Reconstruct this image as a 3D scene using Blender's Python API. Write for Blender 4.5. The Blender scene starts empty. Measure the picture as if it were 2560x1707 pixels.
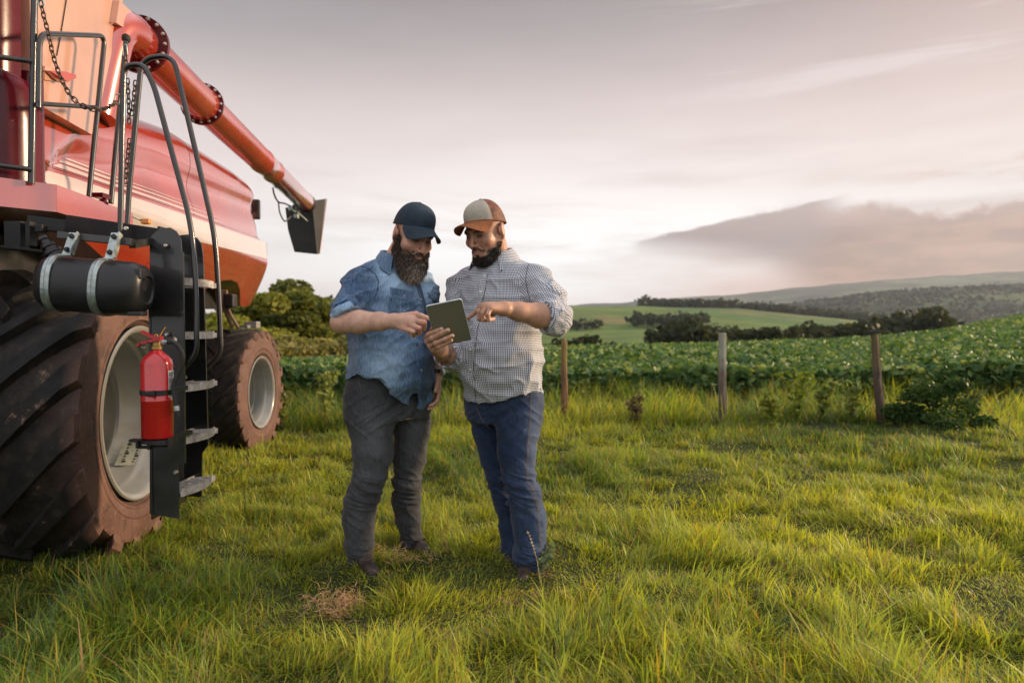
import bpy, bmesh, math, random
import numpy as np
from mathutils import Vector, Matrix
from mathutils.bvhtree import BVHTree
R_ = math.radians
scene = bpy.context.scene
COL = scene.collection
rng = np.random.default_rng(7)
random.seed(7)

# ------------------------------------------------------------------ camera
H = 1.23; FPX = 1707.0; PITCH = R_(1.27)
camd = bpy.data.cameras.new('camera'); cam = bpy.data.objects.new('camera', camd); COL.objects.link(cam)
cam.location = (0, 0, H); cam.rotation_euler = (math.pi/2 - PITCH, 0, 0)
camd.sensor_width = 36; camd.lens = 24; camd.clip_end = 30000; camd.clip_start = 0.05
camd.dof.use_dof = True; camd.dof.focus_distance = 3.3; camd.dof.aperture_fstop = 2.2
scene.camera = cam
scene.view_settings.view_transform = 'Standard'; scene.view_settings.look = 'None'
scene.view_settings.exposure = 0.80; scene.view_settings.gamma = 1.0

# ------------------------------------------------------------------ node helpers
class NT:
    def __init__(s, tree): s.t = tree; s.n = tree.nodes; s.l = tree.links
    def add(s, typ, **kw):
        n = s.n.new(typ)
        for k, v in kw.items(): setattr(n, k, v)
        return n
    def put(s, sock, v):
        if isinstance(v, bpy.types.NodeSocket): s.l.new(v, sock)
        elif isinstance(v, (tuple, list)) and len(v) == 3 and sock.type == 'RGBA': sock.default_value = (*v, 1)
        else: sock.default_value = v
    def math(s, op, a, b=0.0, c=None, clamp=False):
        n = s.add('ShaderNodeMath', operation=op, use_clamp=clamp)
        s.put(n.inputs[0], a); s.put(n.inputs[1], b)
        if c is not None: s.put(n.inputs[2], c)
        return n.outputs[0]
    def vmath(s, op, a, b=None, scale=None):
        n = s.add('ShaderNodeVectorMath', operation=op)
        s.put(n.inputs[0], a)
        if b is not None: s.put(n.inputs[1], b)
        if scale is not None: s.put(n.inputs['Scale'], scale)
        return n.outputs[0]
    def mix(s, f, a, b, mode='MIX'):
        n = s.add('ShaderNodeMix', data_type='RGBA', blend_type=mode)
        s.put(n.inputs[0], f); s.put(n.inputs[6], a); s.put(n.inputs[7], b)
        return n.outputs[2]
    def smooth(s, v, a, b, lo=0.0, hi=1.0):
        n = s.add('ShaderNodeMapRange', interpolation_type='SMOOTHSTEP')
        s.put(n.inputs[0], v); s.put(n.inputs[1], a); s.put(n.inputs[2], b); s.put(n.inputs[3], lo); s.put(n.inputs[4], hi)
        return n.outputs[0]
    def noise(s, vec=None, scale=5.0, detail=3.0, rough=0.5, dist=0.0):
        n = s.add('ShaderNodeTexNoise')
        if vec is not None: s.put(n.inputs['Vector'], vec)
        n.inputs['Scale'].default_value = scale; n.inputs['Detail'].default_value = detail
        n.inputs['Roughness'].default_value = rough; n.inputs['Distortion'].default_value = dist
        return n.outputs[0]
    def scalev(s, vec, v3):
        n = s.add('ShaderNodeMapping'); s.put(n.inputs[0], vec); n.inputs['Scale'].default_value = v3
        return n.outputs[0]
    def sep(s, v):
        n = s.add('ShaderNodeSeparateXYZ'); s.put(n.inputs[0], v); return n.outputs
    def attr(s, name):
        n = s.add('ShaderNodeAttribute'); n.attribute_name = name; return n
    def obj(s): return s.add('ShaderNodeTexCoord').outputs['Object']
    def ramp(s, f, stops):
        n = s.add('ShaderNodeValToRGB'); s.put(n.inputs[0], f); e = n.color_ramp.elements
        while len(e) < len(stops): e.new(0.5)
        for q, (p, c) in zip(e, stops): q.position = p; q.color = (*c, 1)
        return n.outputs[0]
    def bump(s, h, strength=0.3, dist=0.01):
        n = s.add('ShaderNodeBump'); s.put(n.inputs['Height'], h)
        n.inputs['Strength'].default_value = strength; n.inputs['Distance'].default_value = dist
        return n.outputs[0]

def new_mat(name):
    m = bpy.data.materials.new(name); m.use_nodes = True
    t = NT(m.node_tree); b = t.n['Principled BSDF']
    return m, t, b
def simple(name, col, rough=0.5, metal=0.0, spec=0.5, coat=0.0, var=0.25, vscale=12.0, bump=0.15, bscale=60.0, bdist=0.004, dirt=None, dirt_amt=0.35, coat_ior=1.5):
    m, t, b = new_mat(name)
    co = t.obj()
    n1 = t.noise(co, vscale, 5, 0.6)
    f = t.smooth(n1, 0.3, 0.7)
    dark = tuple(c*(1-var) for c in col); lite = tuple(min(1, c*(1+var*0.6)) for c in col)
    c = t.mix(f, dark, lite)
    if dirt:
        n2 = t.noise(co, vscale*0.45, 6, 0.65)
        c = t.mix(t.math('MULTIPLY', t.smooth(n2, 0.48, 0.68), dirt_amt), c, dirt)
    t.put(b.inputs['Base Color'], c)
    t.put(b.inputs['Roughness'], t.smooth(n1, 0.2, 0.8, max(0.02, rough-0.08), min(1, rough+0.1)))
    b.inputs['Metallic'].default_value = metal
    b.inputs['Specular IOR Level'].default_value = spec
    b.inputs['Coat Weight'].default_value = coat; b.inputs['Coat IOR'].default_value = coat_ior; b.inputs['Coat Roughness'].default_value = 0.08
    if bump: t.put(b.inputs['Normal'], t.bump(t.noise(co, bscale, 3, 0.6), bump, bdist))
    return m

# ------------------------------------------------------------------ world
SUN_AZ = R_(74); SUN_EL = R_(13)          # to the right of the view direction, low
world = bpy.data.worlds.new('World'); scene.world = world; world.use_nodes = True
wt = NT(world.node_tree); wt.n.clear()
def build_world():
    t = wt
    d = t.vmath('NORMALIZE', t.add('ShaderNodeTexCoord').outputs['Generated'])
    s = t.sep(d); x, y, z = s[0], s[1], s[2]
    yy = t.math('MAXIMUM', y, 0.05)
    az = t.math('ARCTAN2', x, y)                 # 0 = view direction, + to the right
    el = t.math('ARCSINE', z)
    # gradient with elevation; warped a little so bands tilt with the azimuth
    wob = t.noise(t.scalev(d, (2.0, 2.0, 9.0)), 1.3, 4, 0.55)
    e2 = t.math('ADD', el, t.math('MULTIPLY', t.math('SUBTRACT', wob, 0.5), 0.10))
    base = t.ramp(t.math('MULTIPLY', e2, 1.6), [
        (0.0, (0.86, 0.72, 0.66)), (0.10, (0.93, 0.83, 0.79)), (0.24, (0.92, 0.86, 0.83)), (0.38, (0.78, 0.71, 0.70)),
        (0.52, (0.60, 0.515, 0.515)), (0.72, (0.34, 0.30, 0.305)), (0.88, (0.24, 0.235, 0.26)), (1.0, (0.20, 0.21, 0.25))])
    # left upper sky: greyer and clearer
    lf = t.math('MULTIPLY', t.smooth(az, 0.05, -0.7), t.smooth(el, 0.15, 0.5))
    base = t.mix(t.math('MULTIPLY', lf, 0.75), base, (0.33, 0.345, 0.36))
    # bright opening in the clouds, low, right of centre
    def blob(a0, e0, sa, se):
        u = t.math('DIVIDE', t.math('SUBTRACT', az, a0), sa); v = t.math('DIVIDE', t.math('SUBTRACT', el, e0), se)
        r = t.math('ADD', t.math('MULTIPLY', u, u), t.math('MULTIPLY', v, v))
        return t.math('POWER', 2.718, t.math('MULTIPLY', r, -1.0))
    streak = t.noise(t.scalev(d, (1.6, 1.6, 13.0)), 2.2, 6, 0.6, 0.3)
    br = t.math('MULTIPLY', blob(0.10, 0.130, 0.50, 0.10), t.smooth(streak, 0.25, 0.6))
    c = t.mix(t.math('MULTIPLY', br, 1.3, clamp=True), base, (1.25, 1.26, 1.26))
    br2 = t.math('MULTIPLY', blob(0.55, 0.21, 0.33, 0.04), t.smooth(streak, 0.30, 0.62))
    c = t.mix(t.math('MULTIPLY', br2, 0.8, clamp=True), c, (1.10, 1.02, 0.97))
    # pink band over the horizon to the right
    pk = t.math('MULTIPLY', t.smooth(az, 0.06, 0.55), t.smooth(e2, 0.16, 0.04))
    c = t.mix(t.math('MULTIPLY', pk, 1.0, clamp=True), c, (0.66, 0.33, 0.24))
    pl = t.math('MULTIPLY', t.smooth(az, 0.0, -0.25), t.smooth(e2, 0.10, 0.02))
    c = t.mix(t.math('MULTIPLY', pl, 0.35), c, (0.74, 0.62, 0.62))
    # long lens-shaped grey cloud, right
    nz = t.noise(t.scalev(d, (3.2, 3.2, 16.0)), 3.0, 6, 0.62)
    nz2 = t.noise(d, 14.0, 5, 0.6)
    def cloud(a0, a1, e0, e1, th, col, amt, c, soft=0.018):
        # body between azimuths a0..a1, lower/upper edges e0, e1 (radians), ragged upper edge
        ma = t.math('MULTIPLY', t.smooth(az, a0, a0+0.10), t.smooth(az, a1, a1-0.08))
        top = t.math('ADD', e1, t.math('MULTIPLY', t.math('SUBTRACT', nz2, 0.5), th))
        me = t.math('MULTIPLY', t.smooth(t.math('SUBTRACT', top, el), -0.003, soft), t.smooth(el, e0-0.02, e0+0.015))
        return t.mix(t.math('MULTIPLY', t.math('MULTIPLY', ma, me), amt), c, col)
    # wedge: thin at its left tip, thicker to the right
    t0 = t.math('MULTIPLY', t.math('SUBTRACT', az, 0.17, clamp=True), 0.175)
    ma = t.math('MULTIPLY', t.smooth(az, 0.165, 0.19), t.smooth(az, 0.47, 0.405))
    upper = t.math('ADD', t.math('ADD', t0, 0.124), t.math('ADD', t.math('MULTIPLY', t.math('SUBTRACT', nz, 0.5), 0.016), t.math('MULTIPLY', t.math('SUBTRACT', nz2, 0.5), 0.012)))
    lower = t.math('SUBTRACT', 0.117, t.math('MULTIPLY', t0, 0.9))
    me = t.math('MULTIPLY', t.smooth(t.math('SUBTRACT', upper, el), -0.001, 0.004), t.smooth(t.math('SUBTRACT', el, lower), -0.022, 0.030))
    c = t.mix(t.math('MULTIPLY', t.math('MULTIPLY', ma, me), 0.95), c, t.mix(t.smooth(nz, 0.3, 0.7), (0.22, 0.135, 0.13), (0.33, 0.21, 0.20)))
    c = cloud(0.34, 0.52, 0.06, 0.128, 0.06, (0.33, 0.22, 0.20), 0.85, c)
    c = cloud(0.36, 1.3, 0.05, 0.148, 0.085, t.mix(t.smooth(nz, 0.35, 0.65), (0.27, 0.125, 0.090), (0.52, 0.26, 0.175)), 0.92, c, 0.010)
    c = cloud(0.33, 1.2, 0.135, 0.160, 0.015, (0.55, 0.40, 0.36), 0.40, c, 0.01)
    c = t.mix(t.math('MULTIPLY', t.math('MULTIPLY', blob(0.74, 0.19, 0.26, 0.016), t.smooth(nz, 0.35, 0.6)), 0.9), c, (0.50, 0.27, 0.20))
    c = t.mix(t.math('MULTIPLY', t.math('MULTIPLY', blob(0.395, 0.128, 0.045, 0.030), t.smooth(nz2, 0.42, 0.55)), 0.85), c, (0.31, 0.22, 0.215))
    c = t.mix(t.math('MULTIPLY', t.math('MULTIPLY', blob(0.53, 0.132, 0.06, 0.022), t.smooth(nz2, 0.46, 0.58)), 0.7), c, (0.36, 0.22, 0.18))
    c = t.mix(t.math('MULTIPLY', t.smooth(az, 0.1, 0.75), t.math('MULTIPLY', t.smooth(el, 0.15, 0.3), 0.55)), c, (0.66, 0.46, 0.40))
    c = t.mix(t.math('MULTIPLY', t.math('MULTIPLY', t.smooth(el, 0.42, 0.25), t.smooth(el, 0.10, 0.2)), 0.45), c, (1.0, 0.82, 0.77))
    # thin high wisps
    ws = t.vmath('MULTIPLY', d, (1.0, 1.0, 1.0))
    rot = t.add('ShaderNodeMapping'); t.put(rot.inputs[0], d); rot.inputs['Rotation'].default_value = (0, R_(-17), 0); rot.inputs['Scale'].default_value = (1.2, 1.6, 15.0)
    w = t.noise(rot.outputs[0], 2.6, 7, 0.62, 0.35)
    wm = t.math('MULTIPLY', t.smooth(w, 0.50, 0.72), t.math('MULTIPLY', t.smooth(az, 0.05, 0.45), t.math('MULTIPLY', t.smooth(el, 0.18, 0.28), t.smooth(el, 0.55, 0.40))))
    c = t.mix(t.math('MULTIPLY', wm, 0.8), c, (0.88, 0.76, 0.74))
    # soft broad mottling
    mot = t.noise(t.scalev(d, (1.2, 1.2, 5.0)), 2.0, 5, 0.55)
    c = t.mix(1.0, c, t.mix(t.smooth(mot, 0.3, 0.7), (0.955, 0.955, 0.96), (1.02, 1.015, 1.01)), 'MULTIPLY')
    c = t.mix(1.0, c, (0.575, 0.575, 0.575), 'MULTIPLY')
    # overhead and opposite the sunset: even pale cloud
    bk = t.math('MAXIMUM', t.smooth(y, 0.30, -0.4), t.smooth(el, 0.62, 0.95))
    c = t.mix(bk, c, t.mix(t.smooth(el, 0.0, 1.2), (0.68, 0.66, 0.67), (0.66, 0.68, 0.73)))
    sky = t.add('ShaderNodeTexSky'); sky.sky_type = 'NISHITA'; sky.sun_disc = False
    sky.sun_elevation = SUN_EL; sky.sun_rotation = SUN_AZ; sky.dust_density = 3.0
    sk = t.vmath('SCALE', sky.outputs[0], scale=0.05)
    c = t.mix(0.06, c, sk)
    bg = t.add('ShaderNodeBackground'); t.put(bg.inputs[0], c); bg.inputs[1].default_value = 1.0
    out = t.add('ShaderNodeOutputWorld'); t.l.new(bg.outputs[0], out.inputs[0])
build_world()
sund = bpy.data.lights.new('sun', 'SUN'); sun = bpy.data.objects.new('sun', sund); COL.objects.link(sun)
sund.energy = 4.0; sund.angle = R_(8); sund.color = (1.0, 0.72, 0.46)
sdir = Vector((math.sin(SUN_AZ)*math.cos(SUN_EL), math.cos(SUN_AZ)*math.cos(SUN_EL), math.sin(SUN_EL)))
sun.rotation_euler = sdir.to_track_quat('Z', 'Y').to_euler()

# ------------------------------------------------------------------ picture -> place
cp, sp = math.cos(PITCH), math.sin(PITCH)
def ray(px, py):
    a = (px-1280)/FPX; b = -(py-853.5)/FPX
    return Vector((a, cp + b*sp, -sp + b*cp))
def P(px, py, Y):                      # source pixel at depth Y
    d = ray(px, py); t = Y/d.y; return Vector((d.x*t, Y, H + d.z*t))
def PX(px, py, X):                     # source pixel on the plane x = X
    d = ray(px, py); t = X/d.x; return Vector((X, d.y*t, H + d.z*t))
K = 2560/2352.0
def D(dx, dy, Y): return P(dx*K, dy*K, Y)
def DX(dx, dy, X): return PX(dx*K, dy*K, X)
def M(n, Y): return n*K*Y/FPX           # n display pixels at depth Y, in metres

# ------------------------------------------------------------------ noise
def _h(i, j, k, s):
    n = (i.astype(np.int64)*73856093) ^ (j.astype(np.int64)*19349663) ^ (k.astype(np.int64)*83492791) ^ np.int64(s*2654435)
    n = (n ^ (n >> 13)) * np.int64(1274126177); n = n ^ (n >> 16)
    return (n & 0xffff) / 32767.5 - 1.0
def vnoise(p, seed=0):
    p = np.asarray(p, float); i = np.floor(p); f = p - i; i = i.astype(np.int64); u = f*f*f*(f*(f*6-15)+10)
    r = 0
    for a in (0, 1):
        for b in (0, 1):
            for c in (0, 1):
                w = (u[:, 0] if a else 1-u[:, 0])*(u[:, 1] if b else 1-u[:, 1])*(u[:, 2] if c else 1-u[:, 2])
                r = r + w*_h(i[:, 0]+a, i[:, 1]+b, i[:, 2]+c, seed)
    return r
def fbm(p, seed=0, o=4, g=0.5):
    r = 0; a = 1; t = 0
    for k in range(o):
        r = r + a*vnoise(np.asarray(p)*(2.03**k)+k*7.3, seed+k); t += a; a *= g
    return r/t

# ------------------------------------------------------------------ mesh helpers
def link(name, me, mat=None, parent=None, smooth=False, sharp=None):
    o = bpy.data.objects.new(name, me); COL.objects.link(o)
    if mat is not None:
        for m in (mat if isinstance(mat, (list, tuple)) else [mat]): me.materials.append(m)
    if parent: o.parent = parent
    if smooth:
        me.shade_smooth()
        if sharp: me.set_sharp_from_angle(angle=R_(sharp))
    return o
def np_mesh(name, V, F, attrs=None):
    """V (n,3); F list of arrays (m,k) faces"""
    me = bpy.data.meshes.new(name)
    F = [np.asarray(f, np.int32) for f in (F if isinstance(F, list) else [F]) if len(f)]
    me.vertices.add(len(V)); me.vertices.foreach_set('co', np.asarray(V, np.float32).ravel())
    nl = sum(f.size for f in F); nf = sum(len(f) for f in F)
    me.loops.add(nl); me.loops.foreach_set('vertex_index', np.concatenate([f.ravel() for f in F]))
    me.polygons.add(nf)
    tot = np.concatenate([np.full(len(f), f.shape[1], np.int32) for f in F])
    st = np.concatenate([[0], np.cumsum(tot)[:-1]]).astype(np.int32)
    me.polygons.foreach_set('loop_start', st); me.polygons.foreach_set('loop_total', tot)
    me.update(calc_edges=True); me.validate()
    for k, v in (attrs or {}).items():
        v = np.asarray(v, np.float32)
        if v.ndim == 1: a = me.attributes.new(k, 'FLOAT', 'POINT'); a.data.foreach_set('value', v)
        else: a = me.attributes.new(k, 'FLOAT_VECTOR', 'POINT'); a.data.foreach_set('vector', v.ravel())
    return me
class MB:
    def __init__(s): s.v = []; s.f = []
    def add(s, vs, fs):
        o = len(s.v); s.v += [tuple(v) for v in vs]; s.f += [tuple(i+o for i in f) for f in fs]; return s
    def quad(s, a, b, c, d): return s.add([a, b, c, d], [(0, 1, 2, 3)])
    def box(s, c, size, rot=None, bev=0.0):
        bm = bmesh.new(); bmesh.ops.create_cube(bm, size=1)
        for v in bm.verts: v.co = Vector((v.co.x*size[0], v.co.y*size[1], v.co.z*size[2]))
        if bev: bmesh.ops.bevel(bm, geom=bm.edges[:], offset=bev, segments=2, affect='EDGES', profile=0.6)
        m = (rot.to_4x4() if rot else Matrix.Identity(4)); c = Vector(c)
        bm.verts.index_update()
        s.add([m @ v.co + c for v in bm.verts], [tuple(v.index for v in f.verts) for f in bm.faces]); bm.free(); return s
    def bar(s, a, b, w, h, up=(0, 0, 1), bev=0.0):       # box from a to b, w across, h along up
        a = Vector(a); b = Vector(b); d = b-a; L = d.length; y = d.normalized(); x = y.cross(Vector(up)).normalized(); z = x.cross(y)
        m = Matrix((x, y, z)).transposed()
        return s.box((a+b)/2, (w, L, h), m, bev)
    def prism(s, pts, vec):                              # polygon + extrusion
        n = len(pts); vec = Vector(vec); q = [Vector(p) for p in pts]
        return s.add(q+[p+vec for p in q], [tuple(range(n-1, -1, -1)), tuple(range(n, 2*n))]+[(i, (i+1) % n, n+(i+1) % n, n+i) for i in range(n)])
    def tube(s, pts, r, n=10, cap=True, closed=False, flat=None):
        pts = [Vector(p) for p in pts]; m = len(pts); rs = r if isinstance(r, (list, tuple, np.ndarray)) else [r]*m
        T = []
        for i in range(m):
            if closed: d = pts[(i+1) % m]-pts[i-1]
            else: d = pts[min(i+1, m-1)]-pts[max(i-1, 0)]
            T.append(d.normalized())
        ref = Vector((0, 0, 1)) if abs(T[0].z) < 0.9 else Vector((1, 0, 0))
        nn = (ref-T[0]*ref.dot(T[0])).normalized(); vs = []
        for i in range(m):
            nn = (nn-T[i]*nn.dot(T[i])).normalized(); b = T[i].cross(nn)
            for k in range(n):
                a = 2*math.pi*k/n; fx = flat if flat else 1.0
                vs.append(pts[i]+(nn*math.cos(a)+b*math.sin(a)*fx)*rs[i])
        fs = [(i*n+k, i*n+(k+1) % n, ((i+1) % m)*n+(k+1) % n, ((i+1) % m)*n+k) for i in range(m if closed else m-1) for k in range(n)]
        if cap and not closed: fs += [tuple(range(n-1, -1, -1)), tuple(range((m-1)*n, m*n))]
        return s.add(vs, fs)
    def lathe(s, prof, axis='z', n=32, c=(0, 0, 0), a0=0, a1=2*math.pi, ax=None):
        """prof: list of (t, r) along the axis. ax: (axis, u, v) vectors"""
        c = Vector(c)
        if ax is None:
            ax = {'z': (Vector((0, 0, 1)), Vector((1, 0, 0)), Vector((0, 1, 0))), 'x': (Vector((1, 0, 0)), Vector((0, 1, 0)), Vector((0, 0, 1))),
                  'y': (Vector((0, 1, 0)), Vector((0, 0, 1)), Vector((1, 0, 0)))}[axis]
        full = abs(a1-a0-2*math.pi) < 1e-6; m = n if full else n+1; vs = []
        for t, r in prof:
            for k in range(m):
                a = a0+(a1-a0)*k/n; vs.append(c+ax[0]*t+(ax[1]*math.cos(a)+ax[2]*math.sin(a))*r)
        fs = [(i*m+k, i*m+(k+1) % m, (i+1)*m+(k+1) % m, (i+1)*m+k) for i in range(len(prof)-1) for k in range(n)]
        return s.add(vs, fs)
    def cyl(s, a, b, r, n=16):
        return s.tube([a, b], r, n)
    def mesh(s, name):
        me = bpy.data.meshes.new(name); me.from_pydata([tuple(v) for v in s.v], [], s.f); me.update(); return me
    def build(s, name, mat, parent=None, smooth=False, sharp=40, recalc=True):
        me = s.mesh(name)
        if recalc:
            bm = bmesh.new(); bm.from_mesh(me); bmesh.ops.recalc_face_normals(bm, faces=bm.faces); bm.to_mesh(me); bm.free()
        return link(name, me, mat, parent, smooth, sharp)
def spline(pts, n=8):                    # Catmull-Rom through points
    p = [Vector(q) for q in pts]; p = [p[0]*2-p[1]]+p+[p[-1]*2-p[-2]]; out = []
    for i in range(1, len(p)-2):
        for k in range(n):
            t = k/n; a, b, c, d = p[i-1], p[i], p[i+1], p[i+2]
            out.append(0.5*((2*b)+(c-a)*t+(2*a-5*b+4*c-d)*t*t+(3*b-a-3*c+d)*t**3))
    out.append(p[-2]); return out
def fillet(pts, r, n=6):                 # polyline with rounded corners
    pts = [Vector(p) for p in pts]; out = [pts[0]]
    for i in range(1, len(pts)-1):
        a, b, c = pts[i-1], pts[i], pts[i+1]; rr = min(r, (a-b).length*0.45, (c-b).length*0.45)
        p0 = b+(a-b).normalized()*rr; p1 = b+(c-b).normalized()*rr
        for k in range(n+1):
            t = k/n; out.append(p0*(1-t)**2+b*2*t*(1-t)+p1*t*t)
    out.append(pts[-1]); return out
def empty(name, loc=(0, 0, 0)):
    o = bpy.data.objects.new(name, None); COL.objects.link(o); o.location = loc; o.empty_display_size = 0.2; return o
def tag(o, label=None, cat=None, group=None, kind=None):
    if label: o['label'] = label
    if cat: o['category'] = cat
    if group: o['group'] = group
    if kind: o['kind'] = kind
    return o
def adopt(root):                          # children are built in world space under an Empty at the thing's base
    bpy.context.view_layer.update()
    inv = root.matrix_world.inverted()
    for ch in root.children: ch.matrix_parent_inverse = inv
# ================================================================== GROUND
def I(x, xs, ys): return np.interp(x, xs, ys)
def lumps(X, Y):                          # small unevenness of the pasture near the camera
    p = np.stack([X, Y, X*0], 1)
    a = fbm(p*0.55, 3, 3)*0.07+fbm(p*1.7, 9, 2)*0.035
    return a*np.clip((14-Y)/4, 0, 1)*np.clip((Y+6)/5, 0, 1)
CX = np.array([-4000, 0, 700, 900, 1300, 1400, 1633, 1850, 2068, 2231, 2362, 2449, 2560, 2900, 3600, 6500])
CY = np.array([930, 912, 905, 903, 892, 890, 883, 873, 862, 847, 829, 809, 788, 760, 750, 750.])      # crest of the crop field (its ground)
CZ = np.array([38, 38, 38, 38, 40, 42, 45, 55, 80, 110, 150, 170, 190, 220, 240, 240.])
L4 = ([-4000, 300, 700, 860, 1000, 1300, 1426, 1611, 1850, 2068, 2231, 2560, 6500], [790, 790, 776, 779, 785, 772, 766, 766, 773, 795, 812, 830, 830])
L4Z = ([-4000, 860, 1300, 6500], [420, 420, 1150, 1300])
L6 = ([-4000, 800, 1415, 1633, 1770, 1850, 1959, 2068, 2177, 2285, 2394, 2560, 3200, 6500], [820, 815, 790, 783, 774, 774, 768, 752, 738, 728, 722, 715, 706, 715])
L8 = ([-4000, 600, 900, 1300, 1400, 1447, 1633, 1850, 2068, 2285, 2560, 3200, 6500], [800, 792, 786, 772, 766, 763, 751, 735, 713, 697, 677, 660, 690])
def hgt(px, Z):                           # height of the ground for column px at depth Z (arrays)
    def zz(y, d): return H+(816.0-y)*d/FPX
    cz = I(px, CX, CZ); zc = zz(I(px, CX, CY), cz)
    z4d = I(px, *L4Z); z4 = zz(I(px, *L4), z4d)
    v2 = zz(I(px, CX, CY)+16, cz*1.7)
    m3d = z4d*0.28+60; v3 = zz(I(px, *L4)+66, m3d); v3 = np.minimum(v3, zz(I(px, CX, CY)+4, m3d))
    z6 = zz(I(px, *L6), 2600.); z8 = zz(I(px, *L8), 6500.)
    v5 = np.minimum(z4, z6)-18; v7 = z6-60
    D_ = np.stack([px*0+0, px*0+11.0, cz*0.6, cz, cz*1.7, m3d, z4d, z4d*1.25, px*0+2600., px*0+3500., px*0+6500., px*0+9000.], 0)
    zc0 = zc
    V_ = np.stack([px*0, px*0, zc0*0.45*(1+0*px), zc0, v2, v3, z4, v5, z6, v7, z8, z8-200], 0)
    out = np.zeros_like(Z)
    for k in range(len(D_)-1):
        m = (Z >= D_[k]) & (Z <= D_[k+1])
        t = (Z-D_[k])/np.maximum(D_[k+1]-D_[k], 1e-6)
        if k in (1, 2): s = t
        else: s = t*t*(3-2*t)*0.6+t*0.4
        out = np.where(m, V_[k]*(1-s)+V_[k+1]*s, out)
    return np.where(Z > 9000, V_[-1], out)
def gz(X, Y):                             # ground height at a place
    X = np.atleast_1d(np.asarray(X, float)); Y = np.atleast_1d(np.asarray(Y, float))
    Yc = np.maximum(Y, 0.5); px = 1280+FPX*X/Yc
    px = np.where(Y < 11, 1280, px)
    return np.where(Y > 11, hgt(px, Yc), 0)+lumps(X, Y)
def make_ground():
    # near block
    xs = np.arange(-16, 16.01, 0.16); ys = np.arange(-8, 11.01, 0.16); ys[-1] = 11
    def grid(A, B, nx, ny, off):
        i = np.arange((ny-1)*nx).reshape(ny-1, nx)[:, :nx-1].ravel()
        return np.stack([i, i+1, i+nx+1, i+nx], 1)+off
    X, Y = np.meshgrid(xs, ys); V1 = np.stack([X.ravel(), Y.ravel(), gz(X.ravel(), np.minimum(Y.ravel(), 10.999))], 1)
    F1 = grid(xs, ys, len(xs), len(ys), 0)
    # fan to the horizon
    pxs = np.unique(np.concatenate([np.linspace(-4000, 0, 30), np.linspace(0, 2700, 260), np.linspace(2700, 6500, 40)]))
    zs = np.concatenate([[11.0], np.geomspace(11.4, 60, 70), np.geomspace(62, 1300, 110), np.geomspace(1320, 9000, 120)])
    PXg, ZG = np.meshgrid(pxs, zs); p = PXg.ravel(); z = ZG.ravel()
    X2 = (p-1280)*z/FPX; h = hgt(p, z)
    q = np.stack([X2, z, z*0], 1)
    n1 = fbm(q/90, 5, 4); amp = np.where(z > 60, np.clip((z-60)/600, 0, 1)*2.2, 0)+np.where(z > 1400, np.clip((z-1400)/1200, 0, 1)*14, 0)
    amp = np.where(z > 6000, 6, amp)
    fr = fbm(q/260, 15, 4)
    h = h+n1*amp*0.8+np.where(z > 1400, fr*14*np.clip((z-1400)/800, 0, 1), 0)
    h = h+np.where(z < 12, gz(X2, z*0+10.999), 0)*0
    V2 = np.stack([X2, z, h], 1); F2 = grid(pxs, zs, len(pxs), len(zs), len(V1))
    o = len(V1)+len(V2)
    V3 = np.array([(-60, -60, -0.02), (60, -60, -0.02), (60, -8, 0), (-60, -8, 0), (-60, 11, 0), (-16, -8, 0), (-16, 11, 0), (16, -8, 0), (16, 11, 0), (60, 11, 0)])
    F3 = np.array([(0, 1, 2, 3), (3, 5, 6, 4), (7, 2, 9, 8)])+o
    V = np.concatenate([V1, V2, V3]); 
    # land cover colour
    X, Y, Z = V[:, 0], V[:, 1], V[:, 2]; px = 1280+FPX*X/np.maximum(Y, .5); py = 816-(Z-H)*FPX/np.maximum(Y, .5)
    c = np.zeros((len(V), 3)); c[:] = (0.042, 0.056, 0.018)
    q = np.stack([X, Y, X*0], 1)
    far = Y > 11
    field = np.array((0.075, 0.145, 0.045)); field2 = np.array((0.12, 0.18, 0.05)); wood = np.array((0.020, 0.034, 0.016)); pale = np.array((0.16, 0.15, 0.065))
    cell = vnoise(np.stack([X/170+Y/900, Y/210, X*0], 1), 44)
    fc = np.where((cell > 0)[:, None], field, field2)*(1+0.25*fbm(q/40, 8, 3))[:, None]
    c = np.where(far[:, None], fc, c)
    strip = (np.abs(vnoise(np.stack([X/400, Y/130, X*0], 1), 71)) < 0.05) & (Y > 200) & (Y < 1200)
    c = np.where(strip[:, None], pale, c)
    w = (Y > 1180)
    wn = fbm(q/420, 31, 3)
    c = np.where(w[:, None], wood*(1+0.5*fbm(q/60, 6, 3))[:, None], c)
    clear = w & (wn > 0.16) & (Y > 1500)
    c = np.where(clear[:, None], np.array((0.075, 0.105, 0.05)), c)
    lefthill = (px < 1100) & (Y > 120)
    c = np.where(lefthill[:, None], wood*1.6*(1+0.4*fbm(q/14, 6, 3))[:, None], c)
    me = np_mesh('ground', V, [F1, F2, F3], {'cover': c})
    m, t, b = new_mat('pasture_soil_and_fields')
    at = t.attr('cover').outputs['Vector']
    co = t.obj(); n1 = t.noise(co, 2.2, 6, 0.7); n2 = t.noise(co, 0.02, 6, 0.65)
    cc = t.mix(1.0, at, t.mix(t.smooth(n1, 0.3, 0.7), (0.6, 0.6, 0.6), (1.25, 1.2, 1.1)), 'MULTIPLY')
    cc = t.mix(1.0, cc, t.mix(t.smooth(n2, 0.35, 0.65), (0.75, 0.8, 0.8), (1.2, 1.15, 1.0)), 'MULTIPLY')
    t.put(b.inputs['Base Color'], cc); b.inputs['Roughness'].default_value = 0.95; b.inputs['Specular IOR Level'].default_value = 0.15
    t.put(b.inputs['Normal'], t.bump(t.noise(co, 9, 5, 0.7), 0.6, 0.03))
    g = link('ground', me, m, None, True); tag(g, kind='structure'); return g
make_ground()

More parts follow.
